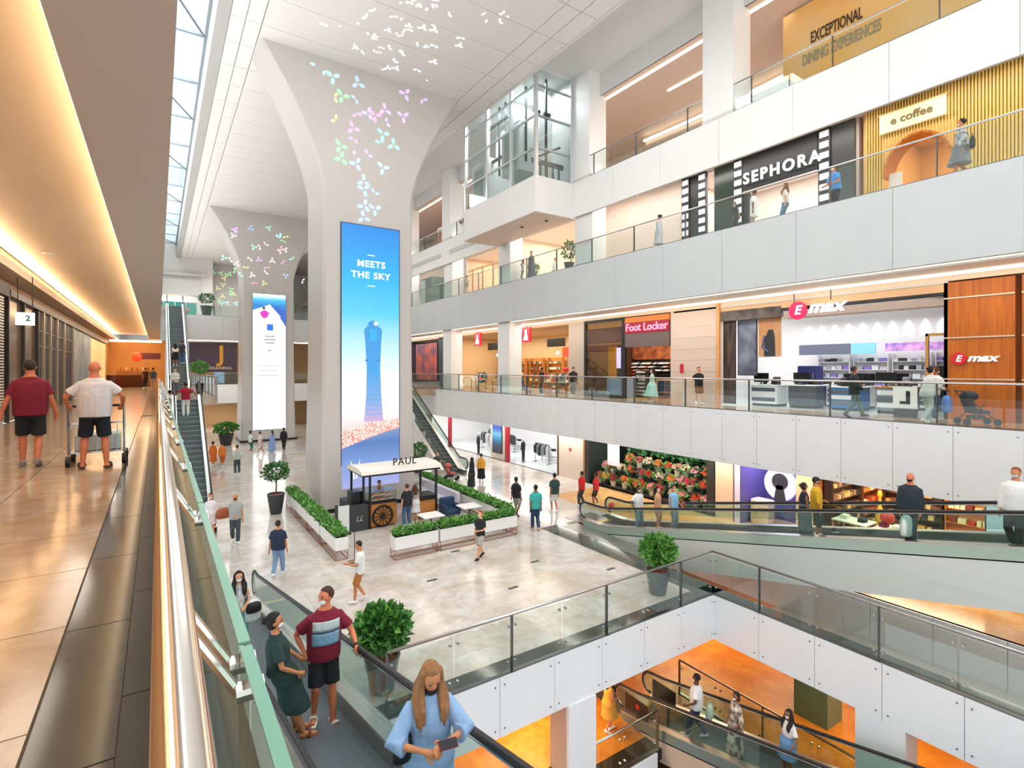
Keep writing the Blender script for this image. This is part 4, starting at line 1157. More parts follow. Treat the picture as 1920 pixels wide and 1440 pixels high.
APPL = ['#e9eaec', '#c2c5c9', '#3b3f45', '#f7f7f8', '#8b929a', '#22252a']
rnd = random.Random(5)
def counter(label, x, y, w, d, h, body, top, n, screen=None):
    t = thing('display_counter', label, 'counter', (x, y, 0), 0, 'display counters in the electronics shop', True)
    MB().cbox(-w / 2, w / 2, -d / 2, d / 2, .1, h - .04, .02).build('body', M(body, .4), t)
    MB().box(-w / 2 + .05, w / 2 - .05, -d / 2 + .05, d / 2 - .05, 0, .1).build('plinth', DGREY, t)
    MB().cbox(-w / 2 - .03, w / 2 + .03, -d / 2 - .03, d / 2 + .03, h - .04, h, .01).build('top', M(top, .3), t)
    for i in range(3):
        MB().box(-w / 2 - .012, -w / 2, -d / 2 + .06, d / 2 - .06, .22 + i * (h - .3) / 3, .22 + (i + .75) * (h - .3) / 3).build('front_panel', M(rnd.choice(['#5d646c', '#dfe1e4', '#4a5560']), .4), t)
    return t
def gadget(label, x, y, z, kind):
    t = thing({'laptop': 'laptop', 'phone': 'tablet', 'machine': 'coffee_machine', 'tv': 'monitor'}[kind], label, 'electronics', (x, y, z), 0, 'gadgets on the electronics counters', True)
    if kind == 'laptop':
        MB().box(-.12, .12, -.17, .17, 0, .02).build('base', M('#9aa0a6', .3), t)
        MB().prism([(.1, .02), (.12, .02), (.2, .26), (.18, .26)], 'y', -.17, .17).build('lid', M('#202428', .3), t)
    elif kind == 'phone':
        MB().prism([(0, 0), (.02, 0), (.1, .22), (.08, .22)], 'y', -.09, .09).build('screen', M('#1b1d22', .2), t)
        MB().box(-.05, .12, -.06, .06, 0, .02).build('stand', M('#d9dadc', .4), t)
    elif kind == 'machine':
        MB().cbox(-.13, .13, -.12, .12, 0, .36, .03).build('body', M(rnd.choice(APPL), .35), t)
        MB().box(-.17, -.13, -.08, .08, .05, .2).build('tray', BLACK, t)
        MB().cyl((-.15, 0, .25), (-.15, 0, .2), .03, n=8).build('spout', STEEL, t)
    else:
        MB().box(-.02, .02, -.35, .35, .1, .52).build('screen', M('#16181c', .2), t)
        MB().box(-.08, .08, -.12, .12, 0, .02).build('foot', DGREY, t)
        MB().box(-.015, .015, -.03, .03, .02, .1).build('neck', DGREY, t)
spots = [('small appliance counter behind the poster', 23.0, 13.3, 1.0, 1.2, .95, '#e3e5e8'), ('grey counter with white panels, second from the left', 22.9, 11.6, .8, 1.1, .98, '#55595e'), ('blue fronted counter at the middle of the shop', 23.1, 10.0, .9, 1.1, .95, '#3c78b8'), ('white phone counter in the middle aisle', 24.6, 10.6, .9, 1.6, .95, '#f4f4f5'), ('grey striped counter near the wood wall', 22.8, 8.25, .9, 1.1, 1.0, '#7b858f'), ('rear counter below the silver appliances', 25.6, 8.9, .9, 1.8, .95, '#eceded'), ('rear left counter below the purple sign', 25.4, 12.7, .9, 1.6, .95, '#2a2c55')]
for i, (lb, x, y_, w1, d1, h1, cc) in enumerate(spots):
    counter('display counter in the electronics shop, ' + lb, x, y_, w1, d1, h1, cc, '#f4f4f5' if i != 4 else '#d8873c', 3)
    for q in range(4):
        gadget({'machine': 'coffee machine', 'laptop': 'open laptop', 'phone': 'tablet on a stand', 'tv': 'black monitor'}[('machine', 'laptop', 'phone', 'tv')[(q + i) % 4]] + ' on the ' + lb, x - .1 + .2 * (q % 2), y_ - d1 / 2 + .2 + q * (d1 - .35) / 3, h1, ('machine', 'laptop', 'phone', 'tv')[(q + i) % 4] if h1 < 1.2 else 'phone')
for i, y_ in enumerate((12.6, 11.0, 9.4, 7.8)):
    shelf('white wall shelf with small appliances in the electronics shop, position %s from the left' % ('one', 'two', 'three', 'four')[i], 27.4, y_, 0, 1.45, 2.35, 6, '#f4f4f6', ['#3a3f45', '#c9ccd1', '#8f79c8', '#e9eaec', '#22252a', '#a9b4c2'], group='wall shelves in the electronics shop')
for i, (y0, y1, c) in enumerate(((11.6, 14.0, '#5f6478'), (10.6, 11.6, '#7fc0dc'), (6.6, 10.2, '#7a5fb8'))):
    pbox(None, 'shelf_header', 26.9, 27.0, y0, y1, 2.35 if i < 2 else 2.45, 2.85 if i < 2 else 2.8, M(c, .5, c2=('#e9a9d8' if i == 2 else None), scale=5, emit=.3))
    tag(col.objects[-1], ('slate grey header board', 'pale blue header board', 'purple patterned header strip')[i] + ' over the electronics shelves', 'board')
for i, (x, y_) in enumerate(((25.0, 7.3), (24.4, 12.2))):
    o = thing('refrigerator', ('black tall refrigerator near the wood wall', 'dark blue tall cabinet under the slate header')[i], 'appliance', (x, y_, 0))
    MB().cbox(x - .35, x + .35, y_ - .4, y_ + .4, .05, 1.8, .03).build('body', M(('#1b1d20', '#2a2f6b')[i], .3), o)
    MB().box(x - .4, x - .35, y_ - .34, y_ - .3, .7, 1.5).build('handle', STEEL, o)
    MB().box(x - .36, x - .352, y_ - .38, y_ + .38, .68, .69).build('door_gap', BLACK, o)
o = thing('display_arch', 'tall wooden goal shaped frame inside the electronics shop', 'frame', (24.2, 7.2, 0))
for y_ in (6.7, 7.75):
    pbox(o, 'upright', 24.2, 24.3, y_, y_ + .1, 0, 3.0, M('#d9a052', .5))
pbox(o, 'crossbar', 24.2, 24.3, 6.7, 7.85, 2.9, 3.0, M('#d9a052', .5))
o = thing('floor_sign', 'white sign board with a black drawing beside the pushchair', 'sign', (20.9, 7.6, 0))
pbox(o, 'board', 21.2, 21.24, 7.1, 7.8, .3, 1.05, M('#f6f6f6', .4))
pbox(o, 'drawing', 21.19, 21.2, 7.3, 7.42, .45, .9, BLACK)
pbox(o, 'drawing', 21.19, 21.2, 7.42, 7.6, .45, .55, BLACK)
pbox(o, 'foot', 21.1, 21.4, 7.15, 7.75, 0, .3, DGREY)
# ---------------------------------------------------------------- ground floor, front line X = 20.8
XG, HG = 20.8, 2.9
g0 = shop('shop_unit', 'white fashion shop on the ground floor with red posts', 25.8, 44, L0, HG, XG, 6.5, '#f2f1f0', M('#d5d9da', .12), '#e9e9e9', 330, (1, 1, 1))
for i, y_ in enumerate((31.6, 40.6)):
    pbox(g0, 'red_post', XG - .05, XG + .15, y_ - .18, y_ + .18, L0, L0 + HG, M('#a81f2c', .4))
pbox(g0, 'threshold', XG - .12, XG, 25.8, 44, L0, L0 + .02, M('#3a322c', .4))
poster('lit poster with a blue product and sky on the ground floor shop', 32.2, 33.4, L0 + .5, L0 + 2.7, XG - .1, ramp_mat('product_poster', [(0, '#20222a'), (.3, '#2f4f74'), (.5, '#3fa9d8'), (.62, '#7fd4f2'), (.8, '#3a63d8'), (1, '#5a58e0')], 2, L0 + .5, L0 + 2.7, .8))
wallpanel('pale pier behind the blue poster on the ground floor', 31.9, 33.8, L0, L0 + HG, '#ead9cc', XG)
for i, (x, y_) in enumerate(((23.5, 28.2), (22.6, 29.8), (23.6, 35.6), (22.8, 37.6), (24.5, 39.2))):
    hangrail('rack of dark clothes in the white ground floor shop, ' + ('nearest', 'second', 'middle', 'fourth', 'farthest')[i], x, y_, L0, 9, ['#25272a', '#4b4f55', '#9aa0a6', '#d9dad8', '#3c4a4d'], 1.6, 'racks in the white ground floor shop')
    table('white low table with folded clothes in the ground floor shop, ' + ('nearest', 'second', 'middle', 'fourth', 'farthest')[i], x + 1.2, y_ + .6, L0, .8, 1.2, .7, '#f3f3f3', '#c9c9c9', ('#2a2c30', '#8f959b', '#e9e5de'), 'tables in the white ground floor shop')
def mannequin(label, x, y, z, c, c2):
    t = thing('mannequin', label, 'mannequin', (x, y, z), 0, None, True)
    MB().tube([(0, 0, .0), (0, 0, .85)], .02, 6).lathe([(.2, 0), (.2, .02)], (0, 0, 0), 14).build('stand', STEEL, t)
    MB().loft([[(.1 * q * math.cos(a), .15 * q * math.sin(a), zz) for a in [2 * PI * k / 10 for k in range(10)]] for zz, q in ((.8, .9), (.95, 1.1), (1.1, .85), (1.3, 1.2), (1.42, 1.1), (1.48, .35), (1.56, .35))]).build('torso', M(c, .7), t, True)
    MB().ell((0, 0, 1.66), (.08, .075, .11), 10, 8).build('head', M('#e3e0da', .4), t, True)
    for s in (-1, 1):
        MB().tube([(0, s * .17, 1.4), (-.02, s * .22, 1.1), (-.05, s * .2, .85)], [.05, .04, .03], 7).build('arm', M(c, .7), t, True)
        MB().tube([(0, s * .07, .85), (0, s * .08, .45), (0, s * .09, .05)], [.085, .06, .045], 7).build('leg', M(c2, .7), t, True)
mannequin('dark dressed mannequin standing at the ground floor shop front', 20.6, 33.9 + 1.4, L0, '#2f3a38', '#1d1e20')
mannequin('mannequin in a black outfit in the white ground floor shop', 21.6, 30.7, L0, '#1d1e22', '#1a1a1c')
mannequin('mannequin in a grey outfit deep in the white ground floor shop', 23.0, 27.0, L0, '#8b9396', '#33363a')
wb = wallpanel('beige wall with a red dot on the ground floor', 23.3, 25.8, L0, L0 + HG, '#dccbbb', XG)
MB().cyl((XG - .02, 24.6, L0 + 1.75), (XG, 24.6, L0 + 1.75), .11, n=16).build('red_disc', M('#c9303c', .4), wb)
pbox(wb, 'dark_edge', XG - .02, XG + .1, 25.7, 25.85, L0, L0 + HG, M('#5a3a2c', .5))
pbox(wb, 'copper_edge', XG - .02, XG + .1, 23.25, 23.4, L0, L0 + HG, M('#a8734e', .4, .5))
# flower shop
fs = shop('shop_unit', 'flower shop with a dark planted display wall on the ground floor', 14.6, 23.2, L0, HG, XG, 3.2, '#1e2724', M('#2a2a28', .3), '#1c211f', 240, (1, .95, .86))
pbox(fs, 'frame', XG - .02, XG + .12, 22.95, 23.2, L0, L0 + HG, M('#2a2c2c', .4))
pbox(fs, 'frame', XG - .02, XG + .12, 14.6, 15.0, L0, L0 + HG, M('#33302c', .4))
rnd = random.Random(11)
m = MB()
leaves(m, (XG + 2.6, 18.4, L0 + 1.9), (.6, 3.3, .95), 2600, .3, rnd, 'box')
m.build('green_wall', LEAF[2], label='dense hanging greenery at the back of the flower shop', cat='foliage', kind='stuff')
ORD = ('first', 'second', 'third', 'fourth', 'fifth', 'sixth', 'seventh', 'eighth', 'ninth', 'tenth', 'eleventh', 'twelfth')
CW = {'#e0463a': 'red', '#f08a4a': 'orange', '#f3a6b4': 'pink', '#d95a6e': 'rose', '#f2d9c4': 'cream', '#c63f58': 'crimson', '#f27f5a': 'coral', '#e9b15a': 'yellow', '#e8553a': 'scarlet'}
FC = ['#e0463a', '#f08a4a', '#f3a6b4', '#d95a6e', '#f2d9c4', '#c63f58', '#f27f5a', '#e9b15a']
def blossom_bunch(label, x, y, z, r, c, n, pot, grp):
    t = thing('flower_bunch', label, 'flowers', (x, y, z), 0, grp)
    MB().lathe([(.13, 0), (.18, .28), (.16, .28)], (x, y, z), 12).build('vase', M(pot, .4), t)
    MB()
    m = MB()
    for _ in range(n):
        d = Vector((rnd.gauss(0, 1), rnd.gauss(0, 1), abs(rnd.gauss(0, 1)))).normalized() * r * rnd.uniform(.6, 1)
        p = Vector((x, y, z + .4)) + d
        k = rnd.uniform(.035, .06)
        for q in range(5):
            a = q * 1.2566
            m.add([p, p + Vector((-.3, math.cos(a), math.sin(a))) * k * 1.6, p + Vector((-.5, math.cos(a + .9), math.sin(a + .9))) * k * 1.6], [(0, 1, 2)])
    m.build('blossoms', M(c, .6), t)
    leaves(MB(), (x, y, z + .38), (r * .8, r * .8, r * .7), 50, .2, rnd).build('foliage', LEAF[rnd.randrange(3)], t)
pos = []
for i in range(34):
    y_ = 15.3 + (i % 12) * .65 + rnd.uniform(-.15, .15)
    tier = i // 12
    pos.append((XG + .35 + tier * .6, y_, L0 + .12 + tier * .5))
for i in range(3):
    o = thing('flower_stand', 'dark stepped plant stand in the flower shop, %s tier' % ('front', 'middle', 'rear')[i], 'stand', (XG + .35 + i * .6, 18.8, L0))
    pbox(o, 'board', XG + .1 + i * .6, XG + .6 + i * .6, 15.1, 22.8, L0 + .06 + i * .5, L0 + .12 + i * .5, M('#2a2622', .6))
    for y_ in (15.2, 19, 22.7):
        pbox(o, 'leg', XG + .3 + i * .6, XG + .36 + i * .6, y_, y_ + .06, L0, L0 + .06 + i * .5, BLACK)
for i, (x, y_, z_) in enumerate(pos):
    c = '#e8553a' if y_ < 16.8 and i % 2 else rnd.choice(FC)
    blossom_bunch('%s bunch of flowers on the %s stand of the flower shop, %s from the right' % (CW.get(c, 'red'), ('front', 'middle', 'rear')[i // 12], ORD[i % 12]), x, y_, z_, rnd.uniform(.2, .3), c, 46, rnd.choice(['#2f3330', '#d9cdb8', '#7a5a3a', '#a3a39c']), 'bunches on the flower stands')
o = thing('paper_banner', 'white hanging paper banner in the flower shop window', 'banner', (XG + .15, 20.9, L0 + 1.5))
pbox(o, 'sheet', XG + .1, XG + .12, 20.6, 21.5, L0 + 1.3, L0 + 2.8, M('#dfe9f3', .5))
pbox(o, 'rod', XG + .09, XG + .13, 20.55, 21.55, L0 + 2.8, L0 + 2.83, DGREY)
wallpanel('beige pier right of the flower shop', 13.7, 14.55, L0, L0 + HG, '#e3c8a8', XG)
wallpanel('pale stripe pier left of the violet window', 13.35, 13.6, L0, L0 + HG, '#dcd2ea', XG)
# violet window
vw = shop('shop_unit', 'shop window lit violet with a round emblem on the ground floor', 10.95, 13.3, L0, HG, XG, 2.0, '#51497f', M('#c9a27a', .3), '#3a3560', 90, (.75, .68, 1))
o = thing('round_emblem', 'large pale violet ring emblem with a dark keyhole shape', 'sign', (XG + .3, 11.6, L0 + 1.2))
MB().cyl((XG + .3, 11.75, L0 + 1.95), (XG + .35, 11.75, L0 + 1.95), .68, n=36).build('disc', M('#c6c2f5', .5, emit=.5), o)
MB().cyl((XG + .26, 11.75, L0 + 2.05), (XG + .31, 11.75, L0 + 2.05), .33, n=28).prism([(11.62, L0 + 1.9), (11.88, L0 + 1.9), (12.0, L0 + 1.25), (11.5, L0 + 1.25)], 'x', XG + .26, XG + .31).build('keyhole', M('#35323f', .5), o)
MB().cbox(XG + .5, XG + 1.1, 12.4, 13.2, L0, L0 + 1.05, .05).build('display_cushion', M('#e0b070', .7, c2='#f3e2cc', scale=6), label='patterned tan display block in the violet window', cat='block')
wallpanel('tan pier between the violet window and the open shop', 10.3, 10.95, L0, L0 + HG, '#e0bb92', XG)
# open shop on the right
os_ = shop('shop_unit', 'open gift and shoe shop behind the right moving walk', 5.2, 10.3, L0, HG, XG, 5.5, '#b9743a', FLOOR_W, '#7a4a30', 300, (1, .85, .62))
shelf('dark rear shelf with goods in the open shop', XG + 4.9, 8.8, L0, 2.0, 2.3, 5, '#4a2d20', ['#c99a5a', '#2c2624', '#7d4a34', '#e0b982'])
shelf('dark side shelf with ornaments in the open shop', XG + 1.9, 9.9, L0, 2.4, 2.5, 5, '#3f2a20', ['#8a6a4a', '#2c2624', '#d9a86a', '#6d4a34'], rz=PI / 2)
shelf('tall side shelf with red and cream boxes deep in the open shop', XG + 4.0, 9.9, L0, 1.5, 2.5, 5, '#7a3f20', ['#c9302a', '#e9d8b8', '#b5803a'], rz=PI / 2)
shelf('orange rear shelf with boxes in the open shop', XG + 4.9, 6.6, L0, 2.2, 2.3, 4, '#d97f2c', ['#c9302a', '#e9d8b8', '#8a2f28', '#f2e6cf'])
for i, (x, y_, cs) in enumerate(((XG + 1.0, 9.3, ('#1d1d20', '#d9d4ca')), (XG + 1.0, 7.9, ('#d8262a', '#f0e4d0', '#7a2440')), (XG + 1.1, 6.4, ('#6a4a34', '#d9a05a')))):
    table('display table with goods in the open shop, ' + ('left', 'middle', 'right')[i], x, y_, L0, .9, 1.2, .95, '#f2ece2', '#b5895c', cs, 'tables in the open shop')
MB().ell((XG + 1.0, 8.2, L0 + 1.3), (.2, .24, .22), 12, 8).build('red_ball_display', M('#d9241f', .5), label='round red display piece on the middle table of the open shop', cat='ornament')
o = thing('yellow_bottle', 'tall yellow bottle shaped display in the open shop', 'ornament', (XG + 2.2, 8.9, L0))
MB().lathe([(.16, 0), (.17, .9), (.13, 1.2), (.05, 1.4), (.05, 1.75), (.09, 1.8), (.05, 2.0)], (XG + 2.2, 8.9, L0), 14).build('body', M('#e8b030', .4), o, True)
MB().cyl((XG + 2.2, 8.9, L0 + 2.0), (XG + 2.2, 8.9, L0 + 2.1), .055, n=10).build('cap', M('#b5402a', .5), o)
for i in range(6):
    o = thing('bar_stool', 'small green seated stool in the open shop, number %s from the left' % ('one', 'two', 'three', 'four', 'five', 'six')[i], 'stool', (XG + .35, 9.6 - i * .5, L0), 0, None, True)
    MB().lathe([(.15, .42), (.17, .45), (.15, .5)], (0, 0, 0), 14).build('seat', M('#39604a', .6), o)
    for a in range(4):
        MB().tube([(.1 * math.cos(a * 1.57 + .8), .1 * math.sin(a * 1.57 + .8), .43), (.15 * math.cos(a * 1.57 + .8), .15 * math.sin(a * 1.57 + .8), 0)], .014, 5).build('leg', M('#7a4a2c', .6), o)
poster('blue and white poster at the right of the open shop', 4.3, 5.2, L0 + .2, L0 + 2.8, XG - .05, ramp_mat('shoe_poster', [(0, '#6a4a34'), (.2, '#3c3a3c'), (.3, '#b9cfe0'), (.6, '#e6f0f8'), (1, '#d4e2f2')], 2, L0 + .2, L0 + 2.8, .7))
wallpanel('orange wood wall at the far right of the ground floor', -6, 3.5, L0, L0 + HG, '#cf7d2c', XG, c2='#b9661d', scale=2, stretch=(1, 5, .4))
wallpanel('beige pier right of the blue poster', 3.5, 4.2, L0, L0 + HG, '#dcb488', XG)
o = thing('red_floor_sign', 'small red framed sign beside the blue poster', 'sign', (XG - .4, 3.9, L0))
pbox(o, 'panel', XG - .4, XG - .36, 3.7, 4.2, L0 + .1, L0 + .8, M('#b5453a', .5))
pbox(o, 'motif', XG - .41, XG - .4, 3.85, 4.05, L0 + .3, L0 + .6, M('#f0ddc8', .5))
pbox(o, 'foot', XG - .5, XG - .25, 3.7, 4.2, L0, L0 + .1, DGREY)
# ---------------------------------------------------------------- second floor
H2 = 3.7
shop('shop_unit', 'white far shop on the second floor', 39, 60, L2, H2, wall='#f4f4f2', power=320, floor=FLOOR_M)
o = thing('display_cabinet', 'grey green tall cabinet block at the far second floor', 'cabinet', (20.6, 44, L2))
MB().cbox(20.3, 21.6, 43.2, 45.4, L2, L2 + 2.7, .03).build('body', M('#6b7b78', .5), o)
MB().box(20.28, 20.3, 44.4, 45.3, L2 + .2, L2 + 2.5).build('door', M('#a9c2b2', .4), o)
s2 = shop('shop_unit', 'tan shop on the second floor behind slim posts', 31, 38.8, L2, H2, wall='#e5c3a3', power=300, floor=FLOOR_M, lcol=(1, .9, .78))
for q in range(5):
    pbox(s2, 'mullion', 21.6, 21.68, 31.6 + q * 1.6, 31.68 + q * 1.6, L2, L2 + 2.6, M('#9c7a58', .4, .4))
pbox(s2, 'door_header', 21.6, 21.7, 31, 38.8, L2 + 2.5, L2 + 2.62, M('#b08a62', .4, .3))
table('low orange display bench in the tan second floor shop', 22.6, 32.6, L2, .8, 1.6, .7, '#e0a05a', '#b56f2f')
shop('shop_unit', 'open lounge on the second floor under the lift box', 22.4, 30.8, L2, H2, wall='#ead7c4', power=380, floor=FLOOR_M, lcol=(1, .9, .76), depth=6)
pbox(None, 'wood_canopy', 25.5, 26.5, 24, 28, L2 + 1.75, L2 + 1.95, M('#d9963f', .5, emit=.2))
tag(col.objects[-1], 'glowing wooden canopy in the second floor lounge', 'canopy')
struct(MB().box(21.6, 22, 16.9, 22.3, L2, L2 + H2), 'wall_right', M('#ecd9cd', .5), 'pale pink hoarding wall left of the black and white shop', 'wall')
for i, (a, b) in enumerate((((20.6, 21.9, 10.35), (20.6, 18.3, 10.35)), ((19.9, 19.6, 10.35), (21.2, 19.6, 10.35)))):
    o = MB().box(min(a[0], b[0]) - .06, max(a[0], b[0]) + .06, min(a[1], b[1]) - .06, max(a[1], b[1]) + .06, 10.9, 11.0).build('ceiling_light_strip', M('#fff3df', .5, emit=1.6), label=('long', 'short crossing')[i] + ' light strip in the second floor soffit near the hoarding', cat='light')
bs = shop('shop_unit', 'black and white striped cosmetics shop on the second floor', 9.15, 16.8, L2, H2, wall='#e7d4cb', floor=M('#e3cfc4', .2), ceil='#efe6e0', power=330, lcol=(1, .95, .9), depth=4.5)
BK = M('#26292b', .4)
pbox(bs, 'dark_front', 21.5, 21.65, 14.1, 15.1, L2, L2 + H2, M('#34413a', .2))
pbox(bs, 'dark_front', 21.5, 21.65, 15.55, 16.75, L2, L2 + H2, BK)
pbox(bs, 'dark_front', 21.5, 21.65, 9.15, 10.45, L2, L2 + H2, M('#474a4b', .35))
pbox(bs, 'sign_board', 21.45, 21.65, 10.45, 13.7, 9.46, L2 + H2, BK)
pbox(bs, 'sign_sill', 21.4, 21.65, 10.45, 13.6, 9.36, 9.46, M('#d9cfc8', .4))
pbox(bs, 'dark_pier', 21.5, 21.65, 13.35, 13.7, L2, 9.46, BK)
for y0 in (10.02, 13.68, 15.55, 16.5):
    pbox(bs, 'stripe_back', 21.44, 21.5, y0 - .05, y0 + .4, L2, L2 + H2, BK)
    for q in range(9):
        z_ = L2 + .06 + q * .41
        pbox(bs, 'white_stripe', 21.4, 21.44, y0, y0 + .34, z_, z_ + .24, M('#fbfbfb', .4, emit=.2))
o = thing('shop_sign', 'white spaced letters on the black sign of the cosmetics shop', 'sign', (21.4, 12.0, L2 + 1.8))
text('SEPHORA', .66, M('#ffffff', .4, emit=.8), o, (21.4, 11.95, 9.98), FACE_W, 'sign_lettering', .03, .012, sx=.95, spacing=1.3)
for y_ in (11.0, 13.0):
    MB().box(21.42, 21.46, y_ - .5, y_ + .5, 9.7, 9.72).build('fixing_rail', DGREY, o)
for i in range(5):
    table('low white cosmetics gondola inside the striped shop, %s' % ('rightmost', 'second from right', 'middle', 'second from left', 'leftmost')[i], 23.2 + (i % 2) * 1.2, 10.9 + i * .55, L2, .5, .45, .9, '#f3ebe6', '#d9c9c0', ('#d98a9c', '#2a2a2c'), 'gondolas in the striped shop')
# gold slatted cafe
gs = shop('shop_unit', 'gold slatted cafe with an arch on the second floor', -5, 8.8, L2, H2, wall='#e8b878', floor=FLOOR_W, ceil='#efc892', power=420, lcol=(1, .84, .55), depth=5)
GOLD = M('#e8c267', .4)
AF = 1.3
gfront = MB()
poly = []
def arch_front(t, yc, r, zspring, y0, y1, z1):
    """front wall with an arched opening, as vertical gold slats"""
    n = int((y1 - y0) / .085)
    me_cache = {}
    for i in range(n):
        y_ = y0 + (i + .5) * (y1 - y0) / n
        d = abs(y_ - yc)
        zb = L2 if d >= r else zspring + math.sqrt(max(0, r * r - d * d)) * AF
        if zb < z1 - .05:
            pbox(t, 'slat', 21.4, 21.47, y_ - .025, y_ + .025, zb, z1, GOLD)
        if i % 2 == 0:
            pass
    a = []
    for k in range(17):
        u = PI * k / 16
        a.append((yc + r * math.cos(u), zspring + r * math.sin(u) * AF))
    b = [(yc + (r - .06) * math.cos(PI * k / 16), zspring + (r - .06) * math.sin(PI * k / 16) * AF) for k in range(17)]
    MB().prism(a + b[::-1], 'x', 21.3, 22.1).build('arch_lining', M('#c9762a', .5), t)
    for q in range(12):
        u = PI * (q + .5) / 12
        MB().box(21.3, 22.1, yc + r * math.cos(u) - .015, yc + r * math.cos(u) + .015, zspring + r * math.sin(u) * AF - .09, zspring + r * math.sin(u) * AF - .03).build('arch_rib', M('#d98a35', .5), t)
arch_front(gs, 7.15, 1.0, L2 + 1.1, 3.6, 8.75, L2 + H2)
arch_front(gs, 2.2, 1.2, L2 + 1.1, 0.6, 3.55, L2 + H2)
MB().box(21.5, 21.56, 3.6, 6.1, L2, L2 + H2).box(21.5, 21.56, 8.2, 8.75, L2, L2 + H2).box(21.5, 21.56, 6.1, 8.2, L2 + 2.55, L2 + H2).box(21.5, 21.56, .6, 1.0, L2, L2 + H2).box(21.5, 21.56, 1.0, 3.5, L2 + 2.7, L2 + H2).build('slat_backing', M('#f2e0a6', .5), gs)
o = thing('shop_sign', 'pale yellow cafe sign board above the gold arch', 'sign', (21.35, 7.2, L2 + 2.2))
pbox(o, 'board', 21.28, 21.4, 6.35, 8.25, 9.98, 10.62, M('#fbf2c4', .5, emit=.25))
text('e coffee', .38, M('#8a7a4a', .5), o, (21.27, 7.3, 10.3), FACE_W, 'sign_lettering', .01, .008)
pbox(o, 'trim', 21.27, 21.41, 6.3, 8.3, 10.62, 10.66, GOLD)
o = thing('shop_sign', 'second pale cafe sign board at the right edge', 'sign', (21.35, 3.2, L2 + 2.2))
pbox(o, 'board', 21.28, 21.4, 1.4, 3.9, L2 + 2.7, L2 + 3.4, M('#fbf2b8', .5, emit=.25))
pbox(o, 'trim', 21.27, 21.41, 1.35, 3.95, L2 + 3.4, L2 + 3.44, GOLD)
for i, (y_, z_) in enumerate(((7.5, 1.05), (6.7, .9))):
    o = thing('framed_picture', ('left', 'right')[i] + ' framed picture inside the gold arch', 'picture', (24.5, y_, L2 + z_))
    pbox(o, 'frame', 24.5, 24.55, y_ - .3, y_ + .3, L2 + z_ - .35, L2 + z_ + .35, M('#a8682f', .5))
    pbox(o, 'print', 24.48, 24.5, y_ - .22, y_ + .22, L2 + z_ - .27, L2 + z_ + .27, M('#d9b894', .5, c2='#8f7a66', scale=4))
for i, (x, y_) in enumerate(((22.6, 7.9), (22.4, 5.9), (22.2, 3.2))):
    o = thing('menu_totem', 'white upright menu board of the gold cafe, ' + ('inside the arch', 'right of the arch', 'nearest the right edge')[i], 'board', (x - .9, y_, L2))
    pbox(o, 'panel', x - .95, x - .9, y_ - .2, y_ + .2, L2 + .1, L2 + 1.3, M('#f6f1ea', .4))
    pbox(o, 'foot', x - 1.1, x - .75, y_ - .22, y_ + .22, L2, L2 + .1, DGREY)
# ---------------------------------------------------------------- top gallery
struct(MB().box(26.5, 26.8, -8, 64, L3, 17.6), 'wall_right', M('#d9c4b4', .5), 'rear wall of the top gallery', 'wall')
struct(MB().box(19.8, 26.5, -8, 64, 16.4, 16.5), 'ceiling', M('#d3b9a8', .5), 'taupe ceiling of the top gallery', 'ceiling')
o = thing('cove_light', 'curved warm cove light over the top gallery', 'light', (25, 15, 16.2))
MB().tube([(24.5 + 1.2 * math.sin((y_ - 4) / 9), y_, 16.1) for y_ in [2 + k for k in range(22)]], .1, 6).build('light_strip', COVE, o)
MB().tube([(24.8 + 1.2 * math.sin((y_ - 4) / 9), y_, 15.9) for y_ in [2 + k for k in range(22)]], .22, 6).build('ledge', M('#d9c0ae', .5), o)
for i, (x, y0, y1) in enumerate(((22.3, 14.5, 18.5), (20.2, 3, 60))):
    MB().box(x, x + .12, y0, y1, 16.33, 16.4).build('ceiling_light_strip', M('#ffedd2', .5, emit=1.6), label=('straight light line in the top gallery ceiling', 'light line along the edge of the top gallery ceiling')[i], cat='light')
for yy in (4, 16, 28, 42):
    area('gallery_light', (23, yy, 16.25), (0, 0, 0), 4, 9, 150, (1, .86, .72))
yp = thing('wall_banner', 'large yellow wall banner about dining on the top gallery', 'banner', (21.6, 8.5, L3))
pbox(yp, 'panel', 21.6, 21.75, 3.0, 11.9, L3, 16.3, M('#e0a032', .5, c2='#d9b27a', scale=.35))
text('EXCEPTIONAL', .62, M('#3d2b12', .5), yp, (21.58, 9.85, 14.82), FACE_W, 'lettering', .004, .014, sx=.46)
text('DINING EXPERIENCES', .62, M('#8d7d60', .5), yp, (21.58, 9.7, 14.05), FACE_W, 'lettering', .004, .014, sx=.46)
pbox(None, 'bar_counter', 22.5, 23.2, 14.8, 20.8, L3, L3 + 1.05, M('#dfe3e6', .3))
tag(col.objects[-1], 'long pale counter on the top gallery behind the railing', 'counter')
pbox(None, 'light_box', 25.8, 26, 15.5, 20.5, L3 + 1.4, L3 + 2.0, M('#ffffff', .4, emit=1.2))
tag(col.objects[-1], 'glowing white light box on the top gallery wall', 'light box')
pbox(None, 'dark_counter', 20.2, 20.9, 10.9, 13.0, L3, L3 + .95, M('#3c4440', .4))
tag(col.objects[-1], 'dark green counter on the top gallery near the yellow banner', 'counter')
o = thing('wall_banner', 'orange picture banner on the far top gallery wall', 'banner', (21.6, 42, L3))
pbox(o, 'panel', 21.6, 21.7, 38.9, 44.5, L3, L3 + 2.4, M('#d99a72', .5, c2='#b86f48', scale=.8))
pbox(o, 'header', 21.55, 21.7, 38.9, 44.5, L3 + 2.4, L3 + 2.8, M('#f4ede6', .5))
